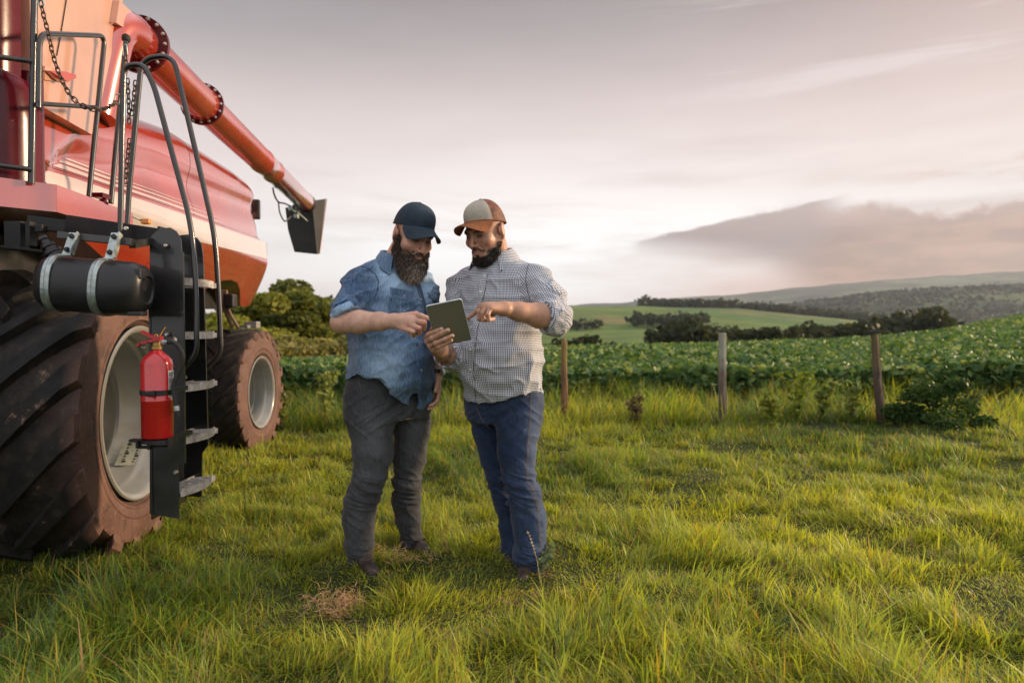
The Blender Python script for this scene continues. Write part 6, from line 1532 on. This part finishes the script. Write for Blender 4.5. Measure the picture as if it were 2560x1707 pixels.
# ------------------------------------------------------------------ man in the checked shirt, and the tablet he holds
def man_checked():
    root = empty('person', (D(1180, 1330, 3.4).x, 3.42, 0)); tag(root, 'man in a beige and rust cap, small check shirt and blue jeans, holding the tablet', 'person')
    R = head_frame(-36, 19, 3); hc = D(1115, 532, 3.38); k = 1.12; q = lambda x, y, Y: np.array(P(x, y, Y))
    sh = Dn(1226, 650, 3.36); el = q(1392, 797, 3.20); wr = q(1262, 772, 3.04)
    sr = Dn(1066, 662, 3.56); er = q(1124, 893, 3.38); wr_ = q(1096, 872, 3.12)
    S = SDF(); head_sdf(S, hc, R, k, {'w': 1.03, 'nose': 1.02})
    S.cone(Dn(1142, 612, 3.48), Dn(1134, 560, 3.43), 0.068, 0.064, 0.03)
    S.stack([D(0, y, 3.45).z for y in (960, 900, 800, 700, 650, 620)], [Dn(x, y, 3.45)[:2] for x, y in ((1155, 960), (1153, 900), (1151, 800), (1150, 700), (1148, 650), (1142, 620))], [.15, .17, .18, .17, .15, .11], [.11, .12, .14, .12, .10, .07], -0.45, 0.04)
    S.chain([sh, el], [0.060, 0.050], 0.03); S.chain([el, el+(wr-el)*0.35, el+(wr-el)*0.75, wr], [0.054, 0.057, 0.042, 0.032], 0.02)
    S.chain([sr, er, er+(wr_-er)*0.4, wr_], [0.058, 0.050, 0.048, 0.034], 0.02)
    ls = (([Dn(1192, 925, 3.42), Dn(1189, 985, 3.39), Dn(1187, 1040, 3.37), Dn(1193, 1095, 3.35), Dn(1203, 1138, 3.36), Dn(1215, 1190, 3.37), Dn(1218, 1270, 3.35), Dn(1219, 1315, 3.34)], [.116, .106, .092, .078, .084, .083, .080, .074], 1330, 3.34),
                     ([Dn(1116, 925, 3.53), Dn(1126, 990, 3.54), Dn(1136, 1045, 3.53), Dn(1150, 1100, 3.51), Dn(1163, 1150, 3.51), Dn(1172, 1205, 3.51), Dn(1177, 1260, 3.48), Dn(1181, 1292, 3.47)], [.100, .088, .076, .066, .063, .056, .054, .054], 1302, 3.47))
    for pts, rs, ye, Y in ls:
        S.chain(pts, [q*0.52 for q in rs], 0.02); S.cone(pts[-1], pts[-1]+V3((0.0, -0.02, -0.06)), 0.035, 0.035); S.cone(pts[-1]+V3((0.0, -0.02, -0.05)), pts[-1]+V3((0.01, -0.12, -0.07)), 0.032, 0.026)
    # left hand: fist with the index finger stretched out to the screen
    kn = [q(1203, 766, 3.03), q(1209, 764, 3.005), q(1216, 766, 2.985), q(1226, 771, 2.97)]
    for i, m in enumerate(kn): S.cone(wr+(0, -0.004*i, 0.004-0.003*i), m, 0.025, 0.0155, 0.014)
    S.cone(wr, (kn[1]+kn[2])/2+(0, 0, -0.008), 0.030, 0.024, 0.012)
    fingers(S, [([kn[0], q(1192, 777, 3.035), q(1181, 787, 3.04), q(1168, 798, 3.045)], 0.0120, 0.0085),
                ([kn[1], q(1197, 779, 2.99), q(1199, 797, 2.99), q(1211, 799, 3.01)], 0.0125, 0.0095),
                ([kn[2], q(1206, 783, 2.965), q(1208, 800, 2.97), q(1220, 800, 2.99)], 0.0122, 0.0095),
                ([kn[3], q(1219, 786, 2.95), q(1222, 800, 2.955), q(1234, 797, 2.98)], 0.0112, 0.0090),
                ([wr+(-0.03, 0.03, -0.01), q(1226, 786, 3.06), q(1208, 792, 3.06), q(1198, 798, 3.05)], 0.0150, 0.0105)])
    # right hand: four fingers across the back of the tablet, thumb on the screen side
    kr = [q(1066, 843, 3.02), q(1069, 854, 2.995), q(1077, 865, 2.98), q(1085, 874, 2.985)]
    for i, m in enumerate(kr): S.cone(wr_+(-0.004, -0.004, 0.004-0.004*i), m, 0.025, 0.0150, 0.014)
    fingers(S, [([kr[0], q(1072, 836, 2.955), q(1090, 829, 2.925), q(1104, 823, 2.915)], 0.0125, 0.0095),
                ([kr[1], q(1080, 846, 2.935), q(1103, 834, 2.915), q(1120, 825, 2.905)], 0.0125, 0.0095),
                ([kr[2], q(1089, 858, 2.930), q(1112, 848, 2.915), q(1131, 839, 2.910)], 0.0120, 0.0092),
                ([kr[3], q(1096, 867, 2.935), q(1114, 859, 2.930), q(1128, 851, 2.925)], 0.0108, 0.0085),
                ([wr_+(-0.02, 0.02, 0.01), q(1072, 838, 3.06), q(1082, 822, 3.03), q(1096, 812, 3.00)], 0.0150, 0.0100)])
    V, F = S.mesh(0.0032); V = relax(V, F, 1, 0.4)
    def tattoo(V, col):
        d = np.linalg.norm(V-(er*0.45+wr_*0.55), axis=1); n = fbm(V*42, 61, 3); m = (d < 0.085) & (np.abs(n) < 0.10) & (V[:, 2] < 1.20); m |= (d < 0.07) & (n > 0.28)
        return np.where(m[:, None], col*0.28+np.array((0.01, 0.015, 0.02)), col)
    base = (0.43, 0.245, 0.165)
    col = paint_skin(V, hc, R, k, base, 2, tattoo)
    tips = [q(1104, 823, 2.915), q(1120, 825, 2.905), q(1131, 839, 2.910), q(1128, 851, 2.925)]
    body = link('body', np_mesh('body', V, F, {'skin': col}), M_skin, root, True)
    bb = bvh_of(V, F); M_nail = simple('nail', (0.50, 0.30, 0.22), 0.3, coat=0.3, bump=0)
    for (x, y) in ((1103, 821), (1119, 824), (1130, 838)):
        p, n = hit(bb, x, y)
        if p:
            u = Vector((0.8, 0, 0.35)); u = (u-n*u.dot(n)).normalized(); MB().lathe([(-0.002, 0.0062), (0.0006, 0.0055), (0.001, 0.0001)], n=14, c=p, ax=(n, u*1.3, n.cross(u))).build('fingernail', M_nail, body, True)
    rc = (kr[2]+q(1089, 858, 2.930))/2; rd = Vector(q(1089, 858, 2.930)-kr[2]).normalized(); rc = Vector(kr[2]).lerp(Vector(q(1089, 858, 2.930)), 0.75); o = rd.orthogonal().normalized()
    MB().lathe([(-0.0028, 0.0126), (-0.0028, 0.0142), (0.0028, 0.0142), (0.0028, 0.0126), (-0.0028, 0.0126)], n=24, c=rc, ax=(rd, o, rd.cross(o))).build('ring', simple('silver', (0.8, 0.78, 0.7), 0.2, 1.0, bump=0), root, True)
    cap(root, hc, R, k, 'trucker', 2)
    r = np.random.default_rng(8); L = local(hc, R, k, V); bm = beard_mask(L, 2); inh = (np.abs(L).max(1) < 0.15); idx = np.where((bm > 0.35) & inh)[0]
    N = normals(V, F)
    i = r.choice(idx, 7500); Li = L[i]; dl = np.stack([Li[:, 0]*2, 0.25+0*Li[:, 0], -0.9+0*Li[:, 0]], 1)+r.normal(0, .25, (len(i), 3)); dw = dl @ np.array(R).T+N[i]*0.55
    chin = np.clip((-Li[:, 2]-0.085)/0.03, 0, 1); Ls = (0.006+0.014*chin*r.random(len(i))+0.004*r.random(len(i)))*np.where((np.abs(Li[:, 2]+0.06) < 0.012) & (Li[:, 1] > .07), 0.8, 1)
    c1 = np.tile((0.030, 0.021, 0.016), (len(i), 1))*(0.6+0.8*r.random((len(i), 1)))
    Vs, Fs, Cs = strands(V[i]-N[i]*0.001, dw, Ls, np.full(len(i), 0.0012), c1*0.6, c1, r, 4, 0.35, 0.3)
    B = SDF(); B.frame(hc, R, k); B.ell((0, 0.060, -0.112), (0.046, 0.036, 0.026), k=0.02)
    for s in (-1, 1): B.cone((s*0.060, 0.014, -0.066), (s*0.052, 0.028, -0.090), 0.006, 0.014, 0.02); B.cone((s*0.052, 0.028, -0.088), (s*0.026, 0.062, -0.110), 0.016, 0.020, 0.02)
    B.frame(); Vb, Fb = B.mesh(0.0045); Nb = normals(Vb, Fb); Vb = Vb+Nb*(fbm(Vb*90, 3, 3)*0.003)[:, None]; tb = np.tile((0.014, 0.011, 0.009), (len(Vb), 1))
    j = r.integers(0, len(Vb), 5000); Lj = local(hc, R, k, Vb[j]); dw = (np.stack([Lj[:, 0]*2, 0.3+0*Lj[:, 0], -0.8+0*Lj[:, 0]], 1)+r.normal(0, .25, (len(j), 3))) @ np.array(R).T+Nb[j]*0.5
    c2 = np.tile((0.032, 0.022, 0.016), (len(j), 1))*(0.5+1.0*r.random((len(j), 1)))
    V2, F2, C2 = strands(Vb[j], dw, 0.006+0.010*r.random(len(j)), np.full(len(j), 0.0012), c2*0.6, c2, r, 4, 0.4, 0.3)
    link('beard', np_mesh('beard', np.concatenate([Vb, Vs, V2]), [np.concatenate([Fb, Fs+len(Vb), F2+len(Vb)+len(Vs)])], {'tint': np.concatenate([tb, Cs, C2])}), M_hair, root, True)
    n = 300; s = np.where(r.random(n) < .5, -1, 1); u = r.random(n); lp = np.stack([s*(0.013+0.036*u), 0.0985-0.022*u**1.5, 0.014+0.004*np.sin(u*3)+r.normal(0, .0013, n)], 1); pw = V3(hc)+(lp*k) @ np.array(R).T
    Vs, Fs, Cs = strands(pw, np.stack([s*1.0, 0*u, 0.25-0.3*u], 1) @ np.array(R).T+r.normal(0, .1, (n, 3)), np.full(n, 0.009), np.full(n, 0.0012), np.tile((0.015, 0.012, 0.01), (n, 1)), np.tile((0.02, 0.016, 0.013), (n, 1)), r, 3, 0.1, 0.1)
    for q_ in (-1, 1):
        sel = np.repeat(s == q_, 8); remap = np.cumsum(sel)-1; fm = sel[Fs[:, 0]]
        link('eyebrow', np_mesh('eyebrow', Vs[sel], [remap[Fs[fm]]], {'tint': Cs[sel]}), M_hair, root, True)
    # ---------------- shirt
    T = SDF(); yw = -0.40
    ys = [950, 925, 880, 840, 790, 740, 700, 660, 635, 612, 600]; cx = [1155, 1155, 1153, 1152, 1151, 1150, 1150, 1150, 1150, 1146, 1138]; hw = [92, 94, 100, 102, 102, 100, 100, 98, 90, 68, 47]; dp = [.150, .155, .168, .180, .182, .172, .160, .150, .130, .105, .085]
    T.stack([D(0, y, 3.45).z for y in ys], [Dn(x, y, 3.45)[:2] for x, y in zip(cx, ys)], [M(h, 3.45)*0.94 for h in hw], dp, yw, 0.02)
    cn = (wr-el)/np.linalg.norm(wr-el)+V3((0.05, 0, -0.12)); cn /= np.linalg.norm(cn); cp_ = el+(wr-el)*0.26
    T.chain([Dn(1205, 640, 3.40), sh, sh+(el-sh)*0.5+V3((0.012, 0, 0)), el+V3((-0.004, 0, 0.0))], [0.078, 0.084, 0.080, 0.074], 0.035)
    T.cone(el, el+(wr-el)*0.5, 0.076, 0.068, 0.02, cut=(cp_, cn))
    T.cone(el+(wr-el)*0.10, el+(wr-el)*0.5, 0.080, 0.074, 0.004, cut=(cp_-cn*0.004, cn))
    cnr = (wr_-er)/np.linalg.norm(wr_-er)+V3((0, 0, 0.5)); cnr /= np.linalg.norm(cnr)
    T.chain([Dn(1085, 645, 3.52), sr, (sr+er)/2+V3((0.012, 0, 0)), er], [0.075, 0.082, 0.074, 0.070], 0.03)
    T.cone(er, wr_, 0.066, 0.064, 0.01, cut=(er+(wr_-er)*0.22, cnr))
    T.ell(Dn(1140, 830, 3.34), (0.17, 0.13, 0.17), k=0.08)
    def hem(P_, d):
        dx = (1280+P_[:, 0]*FPX/P_[:, 1])/K
        yh = np.interp(dx, [1050, 1062, 1070, 1079, 1081, 1100, 1150, 1200, 1235, 1250], [880, 918, 926, 926, 924, 928, 918, 903, 898, 908]); zb = H+(816-yh*K)*3.36/FPX
        return np.maximum(d, (zb-P_[:, 2])*0.8)
    Vt, Ft = T.mesh(0.0045, post=hem); Vt = relax(Vt, Ft, 2)
    def fold_shirt(V, N):
        z = V[:, 2]; a = (ridge(np.stack([V[:, 0]*5-z*5, V[:, 1]*5, z*8+V[:, 0]*6], 1), 104)-0.5)*0.015
        w = np.exp(-(np.linalg.norm(V-(el+V3((-0.02, 0, 0.06))), axis=1)/0.11)**2); ar = (ridge(np.stack([(V[:, 0]-el[0])*12-z*8, V[:, 1]*8, (z-el[2])*30+(V[:, 0]-el[0])*16], 1), 124, 2)-0.64)*0.014*w
        hw_ = np.clip((H-0.02-z)/0.25, 0, 1); hang = (ridge(np.stack([V[:, 0]*14, V[:, 1]*8, z*3+V[:, 0]*5], 1), 134)-0.5)*0.010*hw_
        q2 = (ridge(np.stack([V[:, 0]*3, V[:, 1]*3, z*12], 1), 144)-0.45)*0.012
        return a+ar+hang+q2
    Vt = folds(Vt, Ft, fold_shirt); arms = [([sh, el, el+(wr-el)*0.4], [0.092, 0.078, 0.074]), ([sr, er, wr_], [.08, .07, .066])]
    def uvf(V): return cloth_uv(V, arms, Dn(1150, 760, 3.45), yw)
    shirt = cloth_obj('shirt', Vt, Ft, M_gin, root, uvf(Vt)); bv = bvh_of(Vt, Ft)
    col_ = collar(shirt, Dn(1137, 598, 3.445), Vector((-0.60, -0.80, 0)), M_gin, 0.082, 0.130, 0.066, 0.056, 46, (-0.06, -0.08, 1), point=0.035)
    C7 = lambda x, y: (1040+x/4.1275, 480+y/4.1275)
    def pl(o):
        me = o.data; V_ = np.array([v.co for v in me.vertices]); a = me.attributes.new('uvw', 'FLOAT_VECTOR', 'POINT'); a.data.foreach_set('vector', uvf(V_).astype(np.float32).ravel()+0.003)
    pl(patch('placket', [C7(680, 860), C7(650, 980), C7(630, 1100), C7(575, 1400), (1168, 860), (1165, 930), (1170, 1006)], [C7(745, 860), C7(720, 980), C7(690, 1100), C7(640, 1400), (1186, 860), (1184, 930), (1190, 1006)], bv, 0.0025, M_gin, shirt, 5, 60))
    seam('placket_edge', [C7(745, 850), C7(720, 980), C7(690, 1120), C7(640, 1400), (1187, 880), (1184, 930), (1190, 1006)], bv, 0.0012, simple('dark_seam', (0.05, 0.05, 0.06), 0.8), shirt, 0.002, 60)
    seam('armhole_seam', [C7(1190, 690), C7(1150, 780), C7(1130, 900), C7(1150, 1010), C7(1180, 1120)], bv, 0.0018, simple('dark_seam', (0.06, 0.06, 0.07), 0.8), shirt, 0.0, 30)
    mb_ = simple('shirt_button', (0.72, 0.70, 0.66), 0.3, coat=0.4, bump=0)
    for (x, y) in (C7(712, 865), C7(672, 1030), C7(575, 1397), (1177, 873), (1177, 923)):
        p, n = hit(bv, x, y)
        if p: u = n.orthogonal().normalized(); MB().lathe([(0, 0.0058), (0.0035, 0.0058), (0.0035, 0.0040), (0.0025, 0.0035), (0.0025, 0.0001)], n=14, c=p+n*0.0025, ax=(n, u, n.cross(u))).build('button', mb_, shirt, True)
    # ---------------- jeans
    J = SDF()
    for pts, rs, ye, Y in ls: J.chain(pts, rs, 0.025)
    J.stack([D(0, y, 3.46).z for y in (965, 935, 905, 880)], [Dn(x, y, 3.46)[:2] for x, y in ((1156, 965), (1156, 935), (1156, 905), (1156, 880))], [M(h, 3.46) for h in (86, 90, 90, 88)], [.135, .14, .145, .14], yw, 0.04)
    def jcut(P_, d):
        left = np.linalg.norm(P_[:, :2]-ls[1][0][-1][:2], axis=1) < np.linalg.norm(P_[:, :2]-ls[0][0][-1][:2], axis=1)
        return np.maximum(d, np.where(left, D(0, 1302, 3.47).z, D(0, 1332, 3.34).z)-P_[:, 2])
    Vj, Fj = J.mesh(0.0045, post=jcut); Vj = relax(Vj, Fj, 2); Vj = folds(Vj, Fj, jean_folds(ls, 203))
    px = 1280+Vj[:, 0]*FPX/Vj[:, 1]; py = 816-(Vj[:, 2]-H)*FPX/Vj[:, 1]
    fade_shade = 0.30*np.exp(-((px-1335)/22)**2-((py-1070)/130)**2)+0.25*np.exp(-((px-1350)/25)**2-((py-1330)/90)**2)-0.25*np.exp(-((px-1235)/50)**2-((py-1200)/200)**2)
    jeans = cloth_obj('jeans', Vj, Fj, M_bj, root, cloth_uv(Vj, [(p, r_) for p, r_, _, _ in ls], Dn(1156, 930, 3.46), yw), fade_shade); bj = bvh_of(Vj, Fj)
    C8 = lambda x, y: (820+x/2.45, 860+y/2.45)
    for dx in (0, 7): seam('stitching', [C8(1243+dx, 290), C8(1236+dx, 450), C8(1222+dx, 620), C8(1215+dx, 760), C8(1222+dx, 850), C8(1250+dx, 890), C8(1280+dx, 1000), C8(1292+dx, 1130), C8(1300+dx, 1260), C8(1300+dx, 1340)], bj, 0.0011, M_st, jeans, 0.0006, 110, 0.55)
    seam('stitching', [C8(1110, 320), C8(1160, 322), C8(1235, 318)], bj, 0.0014, M_st, jeans, 0.0008, 22, 0.6)
    seam('stitching', [C8(905, 372), C8(925, 430), C8(960, 490), C8(1000, 525)], bj, 0.0014, M_st, jeans, 0.0008, 26, 0.6)
    seam('stitching', [C8(1300, 310), C8(1306, 400), C8(1300, 500)], bj, 0.0012, M_st, jeans, 0.0008, 26, 0.6)
    shoe(root, (D(1215, 1335, 3.40).x, 3.40, -0.02), (D(1200, 1340, 3.2).x, 3.22, -0.02)); shoe(root, (D(1180, 1310, 3.5).x, 3.50, -0.02), (D(1165, 1310, 3.36).x, 3.34, -0.02))
    adopt(root)
    # ---------------- tablet
    a, b, c = P(1064.7, 766, 2.925), P(1153.5, 747.5, 2.925), P(1181, 848.6, 3.03); X = (b-a); w = X.length; X.normalize(); Dn_ = (c-b); Dn_ -= X*Dn_.dot(X); hl = Dn_.length; Dn_.normalize(); Nn = X.cross(Dn_)
    if Nn.y > 0: Nn = -Nn
    t = empty('tablet', (a+b)/2+Dn_*hl/2); tag(t, 'tablet with a grey green back and white edge, held between the two men', 'tablet')
    def slab(w_, h_, r_, d0, d1, name, mat, par):
        pts = []; c0 = a+X*w/2+Dn_*hl/2
        for (sx, sy, a0) in ((1, 1, 0), (-1, 1, 90), (-1, -1, 180), (1, -1, 270)):
            for i in range(6): an = R_(a0+18*i); pts.append(c0+X*(sx*(w_/2-r_)+r_*math.cos(an))+Dn_*(sy*(h_/2-r_)+r_*math.sin(an))+Nn*d0)
        return MB().prism(pts, Nn*(d1-d0)).build(name, mat, par)
    slab(w, hl, 0.009, 0.0, 0.0015, 'back_cover', simple('olive_grey_aluminium', (0.135, 0.138, 0.095), 0.45, 0.1, var=0.06, vscale=4, bump=0.02), t)
    slab(w+0.002, hl+0.002, 0.010, -0.0065, -0.0002, 'frame', simple('white_plastic', (0.72, 0.74, 0.76), 0.35, bump=0), t)
    slab(w-0.022, hl-0.03, 0.002, -0.0072, -0.0067, 'screen', simple('dark_screen', (0.05, 0.06, 0.07), 0.1, coat=0.5, bump=0), t)
    adopt(t); return root
MAN2 = man_checked()
# ================================================================== SMALL PLANTS AND DRY GRASS
def at_px(px, py):                                          # where a source pixel meets the flat ground
    d = ray(px, py); t = -H/d.z; return Vector((d.x*t, d.y*t, float(gz(d.x*t, d.y*t)[0])))
def straw(px, py, w, h, n, label, seed, col=(0.60, 0.37, 0.26)):
    r = np.random.default_rng(seed); c = at_px(px, py); root_loc = c
    cc = np.stack([r.normal(0, w*0.55, 7), r.normal(0, w*0.8, 7), h*r.uniform(0.25, 1.0, 7)], 1); i = r.integers(0, 7, n)
    P0 = cc[i]*np.array((1, 1, 0))+r.normal(0, w*0.26, (n, 3))*np.array((1, 1, 0))+np.stack([0*i, 0*i, 0.015+cc[i][:, 2]*r.random(n)], 1)
    Dr = r.normal(0, 1, (n, 3)); Dr[:, 2] = np.abs(Dr[:, 2])*0.5
    u = r.random((n, 1)); C = np.array(col)*(0.55+0.7*u)
    V, F, Cc = strands(P0, Dr, w*(0.25+0.55*r.random(n)), np.full(n, 0.0026), C*0.8, C, r, 6, 0.75, 0.25)
    o = link('dry_grass_clump', np_mesh('dry_grass_clump', V, [F], {'tint': Cc}), MAT_grass); o.location = c
    tag(o, label, 'dry grass', 'clumps of dead straw coloured grass')
straw(838, 1535, 0.12, 0.13, 300, 'largest pinkish clump of dead grass, in front of the shoes of the man in denim', 1)
straw(1000, 1432, 0.09, 0.07, 170, 'strip of straw between the feet of the man in denim', 2, (0.55, 0.38, 0.24))
straw(1360, 1528, 0.10, 0.05, 150, 'flat brown tangle of dead grass right of the feet of the man in blue jeans', 3, (0.42, 0.25, 0.17))
straw(1080, 1432, 0.04, 0.06, 60, 'small brown tuft of dead grass right of the strip of straw', 4)
straw(2310, 1385, 0.10, 0.04, 90, 'pale bent straw lying in the grass at the right edge', 5, (0.5, 0.36, 0.22))
straw(2030, 1392, 0.07, 0.05, 70, 'small brownish tuft of dead grass well right of both men', 6)
straw(1130, 1675, 0.09, 0.05, 80, 'brown dead grass at the bottom of the picture', 7, (0.38, 0.24, 0.16))
def weed(px, py, h, label, cat, seed, n=26, leaf=0.022, colr=(0.10, 0.15, 0.06), spread=0.35, name='weed', group=None, Y=None, stems=3):
    r = np.random.default_rng(seed); c = at_px(px, py) if Y is None else Vector(at_ground(px/K, Y)); mb = MB(); pts = []; cc = []
    for s_ in range(stems):
        a = r.uniform(0, 6.28); ln = r.uniform(0.5, 1.0)*spread; p = [Vector((0, 0, -0.01)), Vector((math.cos(a)*ln*h*0.3, math.sin(a)*ln*h*0.3, h*0.5)), Vector((math.cos(a)*ln*h, math.sin(a)*ln*h, h*r.uniform(0.75, 1.0)))]
        sp_ = spline(p, 5); mb.tube(sp_, list(np.linspace(0.004, 0.0015, len(sp_))*(1+h)), 5)
        for _ in range(n):
            t = r.uniform(0.15, 1.0); q = sp_[min(len(sp_)-1, int(t*(len(sp_)-1)))]; pts.append((q.x+r.normal(0, leaf*0.8), q.y+r.normal(0, leaf*0.8), q.z+r.normal(0, leaf*0.4))); cc.append(np.array(colr)*r.uniform(0.7, 1.3))
    me = mb.mesh(name); V0 = np.array([v.co for v in me.vertices]); F4 = [tuple(p_.vertices) for p_ in me.polygons if len(p_.vertices) == 4]
    V, T, C = leaf_quads(np.array(pts), leaf*(0.6+0.8*r.random(len(pts))), 0.9, np.array(cc), r, long=1.8)
    M_ = np_mesh(name, np.concatenate([V0, V]), [np.array(F4), T+len(V0)], {'tint': np.concatenate([np.tile(np.array(colr)*0.8, (len(V0), 1)), C])})
    o = link(name, M_, MAT_leaf); o.location = c; return tag(o, label, cat, group)
weed(1352, 1452, 0.13, 'small pale leafy weed beside the right foot of the man in blue jeans', 'weed', 11, 40, 0.020, (0.15, 0.19, 0.10), 0.8)
WG = 'tall weeds in front of the crop field'
for i, (px, Y, h, n, colr, lb) in enumerate([
    (690, 8.2, 0.52, 60, (0.14, 0.15, 0.045), 'bushy yellowish weed right of the rear tyre'), (812, 8.6, 0.75, 40, (0.22, 0.26, 0.07), 'single tall pale weed stalk left of the man in denim'),
    (1995, 8.3, 0.80, 46, (0.20, 0.25, 0.04), 'tallest yellow green weed between the middle and the right fence post'), (1930, 8.0, 0.48, 46, (0.24, 0.28, 0.05), 'short bright yellow green weed just right of the middle fence post'),
    (2060, 8.6, 0.62, 40, (0.16, 0.20, 0.05), 'green weed left of the right fence post'), (2130, 8.4, 0.58, 30, (0.18, 0.22, 0.06), 'thin weed close to the left side of the right fence post'),
    (1590, 8.4, 0.42, 46, (0.16, 0.13, 0.06), 'brownish weed left of the middle fence post'), (2430, 8.5, 0.50, 40, (0.10, 0.12, 0.05), 'dark weed right of the dark bush')]):
    weed(px, 0, h, lb, 'weed', 30+i, n, 0.045, colr, 0.30, group=WG, Y=Y, stems=5)
def shrub():
    Y = 8.0; x, y, z = at_ground(2365/K, Y); root = empty('bush', (x, y, z)); tag(root, 'dark low bush right of the rightmost fence post', 'bush')
    r = np.random.default_rng(77); V, T, C, cc = crown_leaves((x, y, z+0.18), (0.62, 0.45, 0.34), 5200, 0.035, r, (0.020, 0.045, 0.014), (0.06, 0.11, 0.028))
    link('foliage', np_mesh('foliage', V, [T], {'tint': C}), MAT_leaf, root); mb = MB()
    for q in cc[:8]: mb.tube([Vector((x, y, z-0.05)), (Vector((x, y, z))+Vector(q))/2, Vector(q)], [0.012, 0.008, 0.004], 5)
    mb.build('stem', MAT_bark, root, True); adopt(root)
shrub()
def stalk(px, py, Y, top, label, seed):
    r = np.random.default_rng(seed); c = P(px, py, Y); c.z = float(gz(c.x, c.y)[0]); t = P(top[0], top[1], Y); pts = spline([Vector((0, 0, -0.01)), (t-c)*0.5+Vector((0.010, 0, 0)), t-c], 8)
    mb = MB().tube(pts, list(np.linspace(0.0016, 0.0007, len(pts))), 5)
    for k in range(34):
        u = 0.55+0.45*k/34; q = pts[0].lerp(pts[-1], u); i = min(len(pts)-1, int(u*(len(pts)-1))); q = pts[i]; d = Vector((r.normal(0, 1), r.normal(0, 1), 1.6)).normalized(); mb.tube([q, q+d*0.006, q+d*0.011], [0.0008, 0.0020, 0.0004], 5)
    o = mb.build('grass_stalk', simple('straw_seed', (0.45, 0.34, 0.20), 0.8), None, True); o.location = c; tag(o, label, 'grass stalk')
stalk(1352, 1405, 3.15, (1318, 1325), 'seeding grass stalk standing in front of the jeans of the man in the check shirt', 3)

# ================================================================== HAZE
hz = MB().box((0, 3900, 330), (15600, 8000, 1120)).build('haze', None)
hm = bpy.data.materials.new('haze_air'); hm.use_nodes = True; ht = NT(hm.node_tree); ht.n.clear()
pv = ht.add('ShaderNodeVolumePrincipled'); pv.inputs['Color'].default_value = (0.76, 0.86, 1.0, 1); pv.inputs['Density'].default_value = 0.00006; pv.inputs['Anisotropy'].default_value = 0.2
mo = ht.add('ShaderNodeOutputMaterial'); ht.l.new(pv.outputs[0], mo.inputs['Volume']); hz.data.materials.append(hm); tag(hz, kind='stuff')
